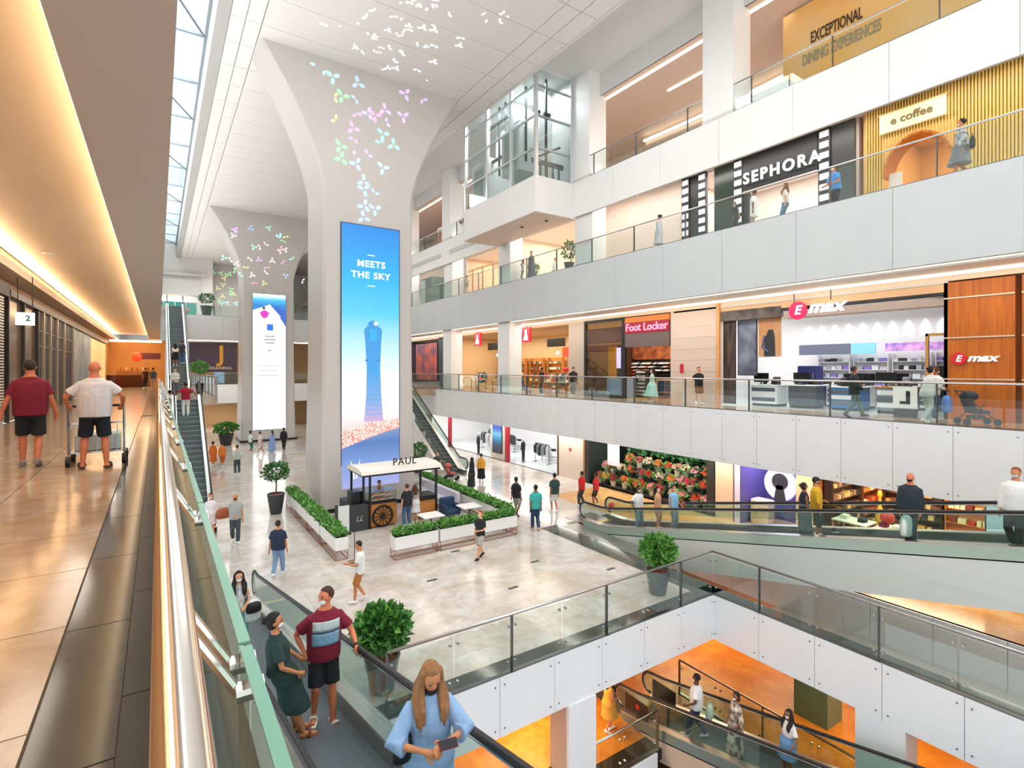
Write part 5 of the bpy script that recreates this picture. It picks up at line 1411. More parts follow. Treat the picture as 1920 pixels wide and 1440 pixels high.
o = thing('neon_script', 'small dark red script sign on the top gallery beyond the lift', 'sign', (19.6, 35.6, L3 + .3))
MB().tube([(19.5, 36.4 - k * .12, L3 + 1.15 + .2 * math.sin(k * 1.7)) for k in range(15)], .055, 6).build('script', M('#7d1838', .5), o)
MB().box(19.48, 19.52, 34.2, 34.6, L3 + 1.5, L3 + 1.9).build('badge', M('#5a1a34', .5), o)
wallpanel('white wall on the top gallery beyond the lift', 31.5, 38.2, L3, 16.4, '#f2ede9', 21.6)
for i, (y0, y1) in enumerate(((38.6, 46), (30.4, 37))):
    pbox(None, 'fascia_lettering_strip', 18.93, 19.0, y0, y1, 10.7, 11.0, M('#c9cbcc', .5))
    tag(col.objects[-1], ('left', 'right')[i] + ' grey strip on the white gallery edge beyond the lift', 'strip')
# ================================================================ back of the hall
t = thing('shop_sign', 'dark purple shop sign with a golden letter at the back', 'sign', (6, 65, 1.4))
pbox(t, 'board', 2.7, 7.2, 65.3, 65.5, 1.35, 4.5, M('#463548', .4))
text('J', 2.4, M('#d9992f', .35, .3), t, (5.7, 65.25, 3.25), FACE_S, 'golden_letter', .05, .05)
text('JASHANMAL', .44, M('#d9c9a8', .4), t, (5.4, 65.25, 1.75), FACE_S, 'sign_lettering', .02, .01, sx=.95, spacing=1.25)
poster('light blue window poster below the purple sign', 6.4, 7.8, .1, 1.3, 0, M('#7fb2ea', .4))
pp = col.objects[-1].parent
bpy.data.objects.remove(pp.children[0]); bpy.data.objects.remove(pp.children[0])
pbox(pp, 'print', 5.0, 5.95, 65.2, 65.25, .1, 1.3, M('#7fb2ea', .4, c2='#b9dcf5', scale=1.5))
pbox(pp, 'frame', 4.9, 6.05, 65.25, 65.3, .05, 1.35, GREY)
pbox(None, 'dark_window', 6.05, 7.3, 65.3, 65.4, .1, 1.3, M('#5b5552', .2))
tag(col.objects[-1], 'dark shop window below the purple sign', 'window')
shelf('dark back shelf with goods on the ground level at the back', 9.0, 68.5, L0, 3, 2.4, 4, '#5a4636', ['#8c5a34', '#3b3f38', '#c98a4a'])
for i, (x0, x1, c) in enumerate(((10.9, 13.0, '#c9a27c'), (11.0, 12.6, '#3d4c40'))):
    pbox(None, 'back_panel', x0, x1, 66, 66.2, (0, L0)[i], (4.4, -2.2)[i], M(c, .5, c2='#4a3a32', scale=1.2))
    tag(col.objects[-1], ('tan and dark shop panel', 'dark green shop panel')[i] + ' right of the second column', 'panel')
# ================================================================ corridor shops on the left
XL = -3.85
o = struct(MB().box(-4.3, -4.1, -4, 66, 0, 4.6), 'wall_left', M('#b98a5c', .5), 'tan wall behind the corridor shop fronts', 'wall')
sh_ = thing('roller_shutter', 'striped slatted shutter at the left edge of the corridor', 'shutter', (XL, 15, 0))
slm = MB().box(-.05, .03, 0, 11.0, 0, .045).mesh('slat', M('#e2dcd4', .4))
slk = MB().box(-.04, .0, 0, 11.0, 0, .04).mesh('gap_slat', M('#2a2624', .5))
for i in range(44):
    inst(slm, 'slat', sh_, (XL, 10.5, .05 + i * .086))
MB().box(XL - .08, XL - .05, 10.5, 21.5, 0, 3.9).build('backing', M('#332c29', .5), sh_)
MB().box(XL - .1, XL + .08, 10.3, 22.0, 3.85, 4.2).build('shutter_box', M('#3b3634', .5), sh_)
sf = thing('shop_front', 'dark mirrored shop front with bronze bars along the corridor', 'shop', (XL, 30, 0), kind='structure')
pbox(sf, 'glass', XL - .1, XL - .05, 22.0, 27.0, 0, 3.9, M('#8a6f55', .15, .3))
for y_ in (22.0, 24.3, 26.8):
    pbox(sf, 'bar', XL - .06, XL + .05, y_, y_ + .12, 0, 3.9, M('#2c2624', .4))
pbox(sf, 'black_front', XL - .1, XL, 27.0, 37.0, 0, 3.9, M('#171413', .45))
for y_ in (27.8, 29.4, 31.2, 33.4, 36.6):
    pbox(sf, 'bronze_post', XL - .02, XL + .08, y_, y_ + .22, 0, 3.9, M('#b9a58e', .3, .6))
for z_ in (2.5, 3.1):
    pbox(sf, 'transom', XL - .02, XL + .04, 27, 37, z_, z_ + .06, M('#7b7673', .4, .5))
pbox(sf, 'header', XL - .1, XL + .1, 22, 60, 3.9, 4.1, M('#4a4544', .4))
poster('pale blue and white shop poster far along the corridor', 0, 1, 0, 1, 0, M('#a9c4d4', .5))
pp = col.objects[-1].parent
for c_ in list(pp.children):
    bpy.data.objects.remove(c_)
pbox(pp, 'print', XL - .02, XL, 37.4, 46, .1, 3.8, M('#c9d8e0', .4, c2='#7a97a8', scale=.6))
pbox(pp, 'frame', XL - .08, XL - .02, 37.1, 46.3, 0, 3.9, M('#d9d5d0', .4))
pbox(None, 'lit_shop_front', XL - .05, XL, 46.5, 58, 0, 3.8, M('#f0c98a', .5, emit=.5))
tag(col.objects[-1], 'glowing cream shop front far along the corridor', 'shop')
o = thing('hanging_sign', 'white lit direction sign hanging over the corridor', 'sign', (-3.35, 22.6, 3.2))
MB().box(-3.75, -3.3, 22.55, 22.65, 3.05, 3.45).build('light_box', M('#f4fbf8', .4, emit=1.1), o)
text('2', .24, M('#3d8a84', .5), o, (-3.45, 22.54, 3.26), FACE_S, 'pictogram', .004, .01)
for x in (-3.7, -3.35):
    MB().cyl((x, 22.6, 3.45), (x, 22.6, 4.6), .015, n=6).build('hanger', DGREY, o)
# end of the corridor
struct(MB().box(-4.2, .6, 65.8, 66, 0, 4.6), 'wall_back', M('#d9933f', .5, c2='#c98a4a', scale=.8), 'golden wall at the end of the corridor', 'wall')
o = thing('cove_light', 'bright light line at the end of the corridor', 'light', (-1.8, 65, 4.4))
MB().box(-4, .3, 65.0, 65.2, 4.35, 4.55).build('light_strip', M('#ffe2ae', .5, emit=2.5), o)
o = thing('cafe_counter', 'curved dark cafe counter at the end of the corridor', 'counter', (-2.2, 58, 0))
MB().lathe([(1.5, 0), (1.5, 1.05), (1.6, 1.1), (1.3, 1.1), (1.2, .4)], (-2.4, 60, 0), 24).build('counter_body', M('#7a3f22', .4), o, True)
MB().box(-3.2, -.6, 61, 61.4, 0, 1.5).build('counter_body', M('#c98440', .4), o)
MB().box(-1.6, .2, 62.0, 62.1, 2.6, 3.2).build('menu_sign', M('#6b2f38', .5), o)
MB().ell((-1.7, 61.9, 2.8), (.4, .1, .45)).build('round_badge', M('#e0481f', .5, emit=.4), o)
for i in range(7):
    x = -2.9 + i * .42
    MB().lathe([(.05, 0), (.06, .2), (.03, .28), (.03, .34)], (x, 61.2, 1.5), 8).build('jar', M(('#c9402a', '#f2d9b0', '#8c3a24')[i % 3], .4), label='small jar on the cafe counter at the corridor end', cat='jar', group='jars on the corridor cafe counter')
area('end_light', (-1.8, 62, 4.3), (0, 0, 0), 3, 3, 160, (1, .72, .4))
# ================================================================ people
SK = {'f': '#e3a47c', 't': '#cf8a5e', 'b': '#8d5a3c', 'd': '#5f3d2b', 'r': '#d9805a'}
CLOUD = bpy.data.textures.new('cloth_folds', 'CLOUDS')
CLOUD.noise_scale = .16
def bone(a, b, l1, l2, pole):
    """middle joint of a two bone limb from a towards b, plus the reachable end"""
    a, b, pole = Vector(a), Vector(b), Vector(pole)
    d = b - a
    L = min(d.length, (l1 + l2) * .998)
    u = d.normalized()
    b = a + u * L
    x = (l1 * l1 - l2 * l2 + L * L) / (2 * L)
    h = math.sqrt(max(0, l1 * l1 - x * x))
    n = pole - u * pole.dot(u)
    n.normalize()
    return a + u * x + n * h, b
def ringe(c, rx, ry, n=14):
    return [(c[0] + rx * math.cos(2 * PI * k / n), c[1] + ry * math.sin(2 * PI * k / n), c[2]) for k in range(n)]
def remesh(mb, name, mat, parent, k, q, fold=0, smooth=4):
    mb.v = [(x * k, y * k, z * k) for x, y, z in mb.v]
    o = mb.build(name, mat, parent)
    r = o.modifiers.new('r', 'REMESH')
    r.mode = 'VOXEL'
    r.voxel_size = q
    s = o.modifiers.new('s', 'SMOOTH')
    s.factor = .5
    s.iterations = smooth
    if fold:
        d = o.modifiers.new('d', 'DISPLACE')
        d.texture = CLOUD
        d.strength = fold
        d.mid_level = .5
    PEND_MESH.append(o)
    return o
def person(label, loc, yaw, H=1.74, fem=False, feet=None, hands=(None, None), lean=(0, 0), head=(0, 0), skin='t',
           top=('#888888', 'short', .86), bottom=('shorts', '#222222', .5), shoes=('#eeeeee', 'shoe'), hair=('short', '#2a1d14'),
           mask='#e6eaec', q=.02, bulk=1.0, elbow=(None, None), group=None, print_=None, watch=False, curl=.5, beard=None, headgear=None, mask_dz=0):
    t = thing('person', label, 'person', loc, yaw, group, True)
    k = H / 1.75
    fine = q < .0125
    W = .86 if fem else 1.0
    if fem:
        prof = [(.86, .165, .115), (.94, .178, .122), (1.02, .165, .112), (1.1, .135, .098), (1.2, .14, .105), (1.29, .155, .12), (1.37, .152, .095), (1.41, .14, .08), (1.445, .105, .07), (1.475, .07, .06), (1.52, .05, .052), (1.58, .046, .052)]
    else:
        prof = [(.86, .16, .11), (.94, .17, .118), (1.02, .165, .115), (1.1, .163, .115), (1.2, .17, .12), (1.31, .185, .122), (1.375, .184, .108), (1.415, .168, .092), (1.45, .128, .08), (1.485, .085, .07), (1.52, .062, .062), (1.58, .058, .062)]
    def off(z):
        f = max(0, min(1.1, (z - .9) / .55))
        return lean[0] * f, lean[1] * f
    def ctr(z):
        a = off(z)
        return (a[0], a[1], z)
    def bl(z):
        return 1 + (bulk - 1) * max(0, 1 - abs(z - 1.08) / .42)
    body = MB()
    body.loft([ringe(ctr(z), rx * bl(z), ry * bl(z)) for z, rx, ry in prof])
    # head
    hx_, hy_ = off(1.5)
    Hm = Matrix.Translation((hx_, hy_, 1.52)) @ Matrix.Rotation(head[0], 4, 'Z') @ Matrix.Rotation(head[1], 4, 'X') @ Matrix.Translation((0, 0, -1.52))
    def hp(mb, c, r, nu=14, nv=10):
        s = MB().ell(c, r, nu, nv)
        mb.add([Hm @ Vector(v) for v in s.v], s.f)
    hp(body, (0, .005, 1.65), (.076, .094, .102))
    hp(body, (0, .03, 1.585), (.056, .064, .06))
    hp(body, (0, .1, 1.622), (.013, .018, .022), 8, 6)
    for s in (-1, 1):
        hp(body, (s * .078, -.005, 1.63), (.012, .022, .032), 8, 6)
    # legs
    if feet is None:
        feet = ((-.1, .0, 0, 0), (.1, .0, 0, 0))
    leg = []
    for s, f in zip((-1, 1), feet):
        hip = Vector((s * .088, 0, .9))
        ank = Vector((f[0], f[1], .085 + f[2]))
        knee, ank = bone(hip, ank, .42, .415, (s * .08, 1, 0))
        calf = knee.lerp(ank, .35) + Vector((0, -.012, 0))
        body.tube([hip + Vector((0, 0, .05)), hip.lerp(knee, .35), knee, calf, knee.lerp(ank, .75), ank], [.088 * bl(1.0), .08, .054, .056, .042, .036], 10)
        a = f[3]
        d = Vector((f[4] if len(f) > 4 else s * .18, math.cos(a), -math.sin(a))).normalized()
        heel = ank + Vector((0, 0, -.045)) - d * .045
        toe = heel + d * .225
        body.tube([heel, heel + d * .1 + Vector((0, 0, .008)), toe], [.036, .038, .026], 8)
        leg.append((hip, knee, ank, heel, toe, d))
    # arms and hands
    arm = []
    for i, s in enumerate((-1, 1)):
        o_ = off(1.4)
        sh = Vector((s * .176 * W + o_[0], o_[1], 1.375))
        hd = hands[i] or (s * .235 * W + s * (bulk - 1) * .2, .05 * s, .8)
        pole = elbow[i] or (s * .45, -1, -.25)
        el, wr = bone(sh, hd, .285, .255, pole)
        body.tube([sh + Vector((-s * .04, 0, .01)), sh.lerp(el, .3), el, el.lerp(wr, .3), wr], [.056 * W, .05 * W, .039 * W, .038 * W, .025 * W], 10)
        fd = (wr - el).normalized()
        down = Vector((0, 0, -1))
        if hands[i]:
            fd = (fd * .75 + Vector((-s * .25, .15, -.1))).normalized()
        side = fd.cross(Vector((s, 0, .35))).normalized() if abs(fd.z) < .8 else Vector((0, 1, 0))
        nrm = fd.cross(side).normalized()
        pm = wr + fd * .05
        body.tube([wr - fd * .02, pm, wr + fd * .095], [.026 * W, .036 * W, .03 * W], 8)
        if fine:
            for j, (o2, ln) in enumerate(((-.027, .062), (-.009, .075), (.009, .07), (.026, .055))):
                b0 = wr + fd * .075 + side * o2
                d2 = (fd + side * o2 * 3).normalized()
                m1 = b0 + d2 * (ln * .5)
                bend = (d2 * (1 - curl) + nrm * curl * (-s if nrm.x * s > 0 else s) * .8).normalized()
                if nrm.z > 0 and hands[i]:
                    bend = (d2 * (1 - curl * .7) - nrm * curl).normalized()
                body.tube([b0, m1, m1 + bend * ln * .35, m1 + bend * ln * .75], [.0105, .0098, .009, .008], 7)
            b0 = wr + fd * .03 + side * .03
            body.tube([b0, b0 + (fd + side * .9).normalized() * .04, b0 + (fd * 1.2 + side * .5).normalized() * .075], [.013, .011, .009], 7)
        else:
            body.tube([wr + fd * .07, wr + fd * .17], [.03 * W, .018 * W], 8)
            b0 = wr + fd * .03 + side * .03
            body.tube([b0, b0 + (fd + side * .7).normalized() * .065], [.013, .01], 6)
        arm.append((sh, el, wr, fd))
    remesh(body, 'body', M(SK[skin], .55, var=.12, scale=9), t, k, q, 0, 3)
    # clothes
    def cloth(c):
        return c if not isinstance(c, str) else M(c, .88, var=.1, scale=11, bump=.25)
    fold = .018 if fine else .012
    tc_, sl, hem = top[:3]
    ease = top[3] if len(top) > 3 else (.016 if fem else .02)
    if tc_:
        m = MB()
        rings = []
        for z in [hem] + [p[0] for p in prof if hem + .03 < p[0] < 1.47] + [1.48]:
            rx, ry = .16, .11
            for a, b in zip(prof, prof[1:]):
                if a[0] <= z <= b[0]:
                    u = (z - a[0]) / (b[0] - a[0])
                    rx, ry = a[1] + u * (b[1] - a[1]), a[2] + u * (b[2] - a[2])
            if z < .86:
                rx, ry = prof[0][1] + (.86 - z) * .1, prof[0][2] + (.86 - z) * .12
            e = ease * (1.5 if z < 1.25 else .9) * (1 if z < 1.4 else .6)
            rings.append(ringe(ctr(z), rx * bl(z) + e, ry * bl(z) + e, 18))
        m.loft(rings)
        if sl != 'none':
            for sh, el, wr, fd in arm:
                s = -1 if sh.x < off(1.4)[0] else 1
                p = [sh + Vector((-s * .05, 0, .0)), sh, sh.lerp(el, .35)]
                r_ = [.05 * W + ease * .3, .056 * W + ease * .4, .058 * W + ease * .5]
                if sl == 'short':
                    p += [sh.lerp(el, .72)]
                    r_ += [.06 * W + ease * .7]
                elif sl == 'half':
                    p += [el, el.lerp(wr, .35)]
                    r_ += [.058 * W + ease, .05 * W + ease]
                else:
                    p += [el, el.lerp(wr, .5), el.lerp(wr, .93)]
                    r_ += [.052 * W + ease, .046 * W + ease * .8, .035 * W + ease * .6]
                m.tube(p, r_, 12)
        remesh(m, 'shirt' if bottom[0] != 'dress' else 'dress_bodice', cloth(tc_), t, k, q, fold)
        if print_:
            for r0, r1, pc in ((0, 5, '#7fa9c4'), (5, 6, '#4d5d68'), (6, 10, '#cfe0e0')):
                pm_ = MB()
                rows = []
                for j in range(r0, r1 + 1):
                    zz = 1.07 + j * .031
                    rx, ry = .185 * bl(zz) + ease * 1.1, .122 * bl(zz) + ease * 1.25
                    cc = ctr(zz)
                    rows += [(cc[0] + (rx + .014) * math.cos(PI / 2 + (a - 4) * .2), cc[1] + (ry + .014) * math.sin(PI / 2 + (a - 4) * .2), zz) for a in range(9)]
                pm_.add(rows, [(q * 9 + a, q * 9 + a + 1, q * 9 + a + 10, q * 9 + a + 9) for q in range(r1 - r0) for a in range(8)])
                pm_.v = [(x * k, y * k, z * k) for x, y, z in pm_.v]
                so = pm_.build('shirt_print', M(pc, .8, var=.3, scale=22), t, True)
                sm = so.modifiers.new('th', 'SOLIDIFY')
                sm.thickness = .004
    kind, bc, zb = bottom[:3]
    if kind in ('shorts', 'pants'):
        m = MB()
        m.loft([ringe(ctr(z), (.162 if z < .9 else .172) * bl(z) + .014, (.115 if z < .9 else .12) * bl(z) + .012) for z in (.8, .86, .93, 1.0, 1.04)])
        for (hip, knee, ank, *_), s in zip(leg, (-1, 1)):
            w_ = .03 if kind == 'shorts' else .016
            p = [hip + Vector((0, 0, .05)), hip.lerp(knee, .35)]
            r_ = [.098 * bl(1.0), .088 + w_ * .5]
            if zb > .45:
                p += [hip.lerp(knee, .92)]
                r_ += [.07 + w_]
            else:
                f = max(0, min(1, (.5 - zb) / .42))
                p += [knee, knee.lerp(ank, f * .5), knee.lerp(ank, f)]
                r_ += [.062 + w_, .06 + w_ * .9, .05 + w_ * .8]
            m.tube(p, r_, 12)
        remesh(m, 'shorts' if kind == 'shorts' else 'trousers', cloth(bc), t, k, q, fold)
    elif kind in ('skirt', 'dress', 'robe'):
        m = MB()
        mx = sum((l[1].x + l[2].x) / 4 for l in leg)
        my = sum((l[1].y + l[2].y) / 4 for l in leg)
        ztop = 1.12
        rings = []
        flare = {'skirt': .1, 'dress': .07, 'robe': .09}[kind] if len(bottom) < 4 else bottom[3]
        n = 8
        for j in range(n + 1):
            u = j / n
            z = ztop + (zb - ztop) * u
            f = min(1, u * 1.3)
            rx = .15 * bl(z) + .02 + flare * u + (.03 if .2 < u < .5 else 0)
            ry = .11 * bl(z) + .02 + flare * u + abs(feet[0][1] - feet[1][1]) * .25 * u + (.03 if .2 < u < .5 else 0)
            c = ctr(max(z, .9))
            rings.append(ringe((c[0] * (1 - u) + mx * u, c[1] * (1 - u) + my * u, z), rx, ry, 18))
        m.loft(rings)
        remesh(m, 'skirt' if kind == 'skirt' else 'dress', cloth(bc), t, k, q, fold * 1.3)
    # shoes
    sc_, st_ = shoes
    if sc_:
        for (hip, knee, ank, heel, toe, d), s in zip(leg, (-1, 1)):
            m = MB()
            if st_ == 'slide':
                sd = d.cross(Vector((0, 0, 1))).normalized()
                for (c, r_) in ((heel + d * .02, .044), (heel + d * .12, .047), (toe, .042)):
                    pass
                m.loft([[p + sd * w_ * sg + Vector((0, 0, zz)) for sg, zz in ((-1, -.03), (1, -.03), (1, -.005), (-1, -.005))] for p, w_ in ((heel - d * .04, .032), (heel + d * .06, .042), (heel + d * .18, .052), (toe + d * .03, .036))])
                m.tube([heel + d * .13 + sd * .05 + Vector((0, 0, -.01)), heel + d * .14 + sd * .03 + Vector((0, 0, .045)), heel + d * .14 - sd * .03 + Vector((0, 0, .045)), heel + d * .13 - sd * .05 + Vector((0, 0, -.01))], .02, 8)
            else:
                m.tube([heel - d * .012, heel + d * .08 + Vector((0, 0, .012)), heel + d * .16, toe + d * .012], [.046, .05, .042, .032], 10)
                m.tube([ank + Vector((0, 0, -.05)), ank + Vector((0, 0, .015))], [.05, .044], 10)
            remesh(m, 'shoe' if st_ == 'shoe' else 'slipper', M(sc_, .5), t, k, min(q, .014), 0, 2)
    # hair, face, headwear
    hs, hc = hair
    hm = M(hc, .75, c2=None, var=.35, scale=30, stretch=(1, 1, .15))
    if hs != 'bald':
        m = MB()
        sc0 = MB().ell((0, -.012, 1.67), (.085, .104, .1), 20, 16)
        sc0.v = [(x, min(y, .015 + max(0, (z - 1.7) * 2.2)) if z < 1.745 else y, z) for x, y, z in sc0.v]
        m.add([Hm @ Vector(v) for v in sc0.v], sc0.f)
        if hs in ('long', 'curly', 'pony', 'bun', 'bob'):
            hp(m, (0, -.03, 1.63), (.086, .082, .1))
        if hs in ('long', 'curly'):
            wx = .1 if hs == 'long' else .125
            c = [Hm @ Vector(p) for p in ((0, -.055, 1.66), (0, -.075, 1.5), (0, -.09, 1.38), (0, -.085, 1.26))]
            m.loft([ringe(c[0], .08, .05), ringe(c[1], wx, .055), ringe(c[2], wx * 1.05, .055), ringe(c[3], wx * .7, .035)])
            for s in (-1, 1):
                for o3 in ((0, 0, 0), (.022, -.02, .03), (-.026, .012, .05)):
                    v3 = Vector((o3[0] * s, o3[1], 0))
                    m.tube([Hm @ Vector((s * .066, .0, 1.71)), Hm @ Vector((s * .086, .012 + o3[1], 1.58)), Vector((s * .112 + hx_, hy_ + .06, 1.46)) + v3, Vector((s * .108 + hx_, hy_ + .128, 1.34 + o3[2])) + v3, Vector((s * .1 + hx_, hy_ + .135, 1.23 + o3[2])) + v3], [.032, .034, .032, .024, .01], 9)
                continue
                m.tube([Hm @ Vector((s * .07, .02, 1.69)), Hm @ Vector((s * .088, .02, 1.57)), Vector((s * .11 + hx_, hy_ + .07, 1.45)), Vector((s * .105 + hx_, hy_ + .135, 1.33)), Vector((s * .1 + hx_, hy_ + .14, 1.22))], [.034, .04, .042, .036, .016], 10)
        if hs == 'pony':
            m.tube([Hm @ Vector(p) for p in ((0, -.1, 1.7), (0, -.15, 1.64), (0, -.14, 1.5), (0, -.12, 1.32))], [.03, .042, .042, .015], 8)
        if hs == 'bun':
            hp(m, (0, -.125, 1.67), (.045, .04, .045), 10, 8)
        if hs == 'bob':
            hp(m, (0, -.05, 1.57), (.09, .06, .08))
        remesh(m, 'hair', hm, t, k, min(q, .013), .012 if fine else .006, 1)
    if headgear:
        m = MB()
        if headgear[0] == 'cap':
            hp(m, (0, -.005, 1.69), (.086, .1, .08))
            v0 = len(m.v)
            hp(m, (0, .1, 1.675), (.06, .07, .012), 12, 6)
        else:
            hp(m, (0, -.012, 1.65), (.092, .1, .115))
            m.loft([ringe(tuple(Hm @ Vector((0, -.02, 1.6))), .09, .085), ringe(ctr(1.48), .13, .1), ringe(ctr(1.38), .2, .13)])
        remesh(m, 'cap' if headgear[0] == 'cap' else 'headscarf', cloth(headgear[1]), t, k, min(q, .013), 0, 1)
    if mask:
        m = MB()
        hp(m, (0, .056, 1.588 + mask_dz), (.058, .048, .045))
        remesh(m, 'face_mask', M(mask, .8), t, k, min(q, .012), 0, 1)
    if beard:
        m = MB()
        hp(m, (0, .045, 1.575), (.06, .062, .055))
        remesh(m, 'beard', M(beard, .85), t, k, min(q, .012), 0, 1)
    if fine:
        m = MB()
        for s in (-1, 1):
            hp(m, (s * .03, .086, 1.645), (.012, .008, .008), 8, 6)
        m.v = [tuple(c * k for c in v) for v in m.v]
        m.build('eyes', M('#1c1410', .2), t, True)
        m = MB()
        for s in (-1, 1):
            hp(m, (s * .032, .088, 1.668), (.02, .006, .005), 8, 6)
        m.v = [tuple(c * k for c in v) for v in m.v]
        m.build('eyebrows', M(hc if hs != 'bald' else '#6b4a34', .8), t, True)
    if watch:
        sh, el, wr, fd = arm[0 if watch < 0 else 1]
        m = MB().tube([wr - fd * .03, wr + fd * .005], .034, 12)
        m.v = [tuple(c * k for c in v) for v in m.v]
        m.build('watch', BLACK, t, True)
    return t
def walk(s=.22, ph=1):
    """feet for a stride; ph picks the leading foot"""
    a, b = (-.08, s, .0, -.12), (.08, -s, .06, .55)
    return (a, b) if ph > 0 else ((-.08, -s, .06, .55), (.08, s, .0, -.12))
def bag(label, loc, w_, h_, d_, c, rz=0, name='shopping_bag', handle=True, c2=None):
    t = thing(name, label, 'bag', loc, rz, None, True)
    MB().loft([ringe((0, 0, z), w_ / 2 * f, d_ / 2 * f, 12) for z, f in ((0, .8), (h_ * .1, 1), (h_ * .55, 1.02), (h_ * .85, .9), (h_, .55))]).build('body', M(c, .6, var=.15, scale=9), t, True)
    if c2:
        MB().loft([ringe((0, 0, z), w_ / 2 * f, d_ / 2 * f, 12) for z, f in ((h_ * .05, 1.03), (h_ * .45, 1.06))]).build('panel', M(c2, .6), t, True)
    if handle:
        MB().tube([(-w_ * .25, 0, h_ * .9), (-w_ * .2, 0, h_ * 1.25), (w_ * .2, 0, h_ * 1.25), (w_ * .25, 0, h_ * .9)], .008, 6).build('handle', M(c, .6), t)
    return t
def stroller(label, x, y, z, rz, c):
    t = thing('pushchair', label, 'pushchair', (x, y, z), rz, None, True)
    for sx in (-.24, .24):
        MB().tube([(sx, -.45, 1.0), (sx, -.1, .55), (sx, .35, .15)], .016, 6).build('frame_tube', DGREY, t)
        MB().tube([(sx, -.35, .15), (sx, .05, .6)], .016, 6).build('frame_tube', DGREY, t)
        for yy in (-.38, .38):
            MB().cyl((sx - .02, yy, .1), (sx + .02, yy, .1), .1, n=14).build('wheel', RUBBER, t)
    MB().tube([(-.24, -.45, 1.0), (.24, -.45, 1.0)], .02, 6).build('handlebar', RUBBER, t)
    MB().prism([(-.2, .35), (.2, .32), (.25, .42), (-.1, .48), (-.28, .85), (-.36, .82)], 'x', -.2, .2).build('seat', M(c, .8), t)
    MB().ell((0, -.2, .85), (.22, .22, .16), 12, 8).build('hood', M(c, .8), t, True)
    MB().cbox(-.2, .2, -.2, .15, .18, .28, .03).build('basket', M('#3a3d42', .8), t)
    return t
zt1 = lambda y: -1.58 - .2126 * y
zt2 = lambda y: L0 + .2126 * (15.8 - y)
zt3 = lambda y: LB + .2126 * (11.4 - y)
# ---- foreground moving walk
PR = M('#7fb0c4', .8, c2='#e8eef0', scale=7, var=.3)
person('person in a printed maroon t-shirt with a hand on the moving walk rail', (1.88, 7.42, zt1(7.4)), PI - .12, 1.8, feet=((-.1, .12, -.02, .1), (.12, -.04, .03, .1)),
       hands=((-.38, .26, 1.02), (.24, .0, .95)), elbow=(None, (1, -.6, -.2)), head=(-1.0, .05), skin='r', top=('#7d1730', 'short', .84, .03), bottom=('shorts', '#16181c', .5), shoes=('#ece6da', 'slide'), hair=('short', '#4a2c1c'), q=.0085, print_=PR, watch=-1, bulk=1.06, lean=(-.02, 0))
person('person in a dark green dress with a bun, leaning on the left rail', (1.3, 7.25, zt1(7.25)), -PI / 2 - .12, 1.66, True, feet=((-.1, .2, -.0, .0), (.1, .28, .0, .0)), lean=(0, -.06),
       hands=((-.24, .22, 1.0), (.2, .2, .98)), elbow=((-1, -.8, 0), (1, -1, -.2)), head=(-.1, .05), skin='t', top=('#27403c', 'short', .95, .03), bottom=('dress', '#27403c', .42, .05), shoes=('#8a4a2c', 'slide'), hair=('bun', '#1c1512'), q=.0085, bulk=1.1)
person('person with long fair hair in a loose light blue shirt, looking at a phone', (1.86, 4.0, zt1(4.0)), PI - .2, 1.68, True, hands=((-.06, .3, 1.2), (.11, .28, 1.17)), elbow=((-1, -.25, -.35), (1, -.25, -.35)), head=(.1, -.42), skin='t',
       top=('#8fb0d8', 'half', .5, .036), bottom=('pants', '#1b1b20', .08), shoes=('#d9d9d6', 'shoe'), hair=('long', '#a07044'), mask='#17181a', mask_dz=-.04, q=.0078, curl=.55)
t = thing('mobile_phone', 'dark red phone held by the person in the light blue shirt', 'phone', (1.865, 3.66, zt1(4.0) + 1.175))
o = MB().cbox(-.075, .075, -.037, .037, 0, .01, .004).build('case', M('#8a1f24', .4))
o.parent = t
o.rotation_euler = (.55, .0, -.2)
o = MB().box(-.068, .068, -.032, .032, .0105, .012).build('screen', M('#20252c', .1))
o.parent = t
o.rotation_euler = (.55, .0, -.2)
bag('black handbag under the arm of the person in the light blue shirt', (1.63, 3.98, zt1(4) + .95), .2, .22, .1, '#121316', .2, 'handbag', False)
person('person with long curly dark hair and a striped top, standing on the moving walk', (1.36, 12.0, zt1(12)), PI - .05, 1.66, True, hands=((-.1, .25, 1.05), (.12, .22, 1.02)), head=(.1, .0), skin='f',
       top=(M('#e9ece8', .85, c2='#23272a', scale=14, stretch=(1, 1, .3)), 'none', .9), bottom=('pants', '#63a3a0', .1), shoes=('#2a2a2c', 'shoe'), hair=('curly', '#1d1310'), q=.012)
bag('black and white handbag of the person with curly hair', (1.6, 11.95, zt1(12) + .62), .34, .42, .2, '#ecebe8', .2, 'handbag', True, None)
bag('black pouch in front of the black and white handbag', (1.62, 11.86, zt1(12) + .82), .3, .2, .14, '#141416', .2, 'handbag', False)
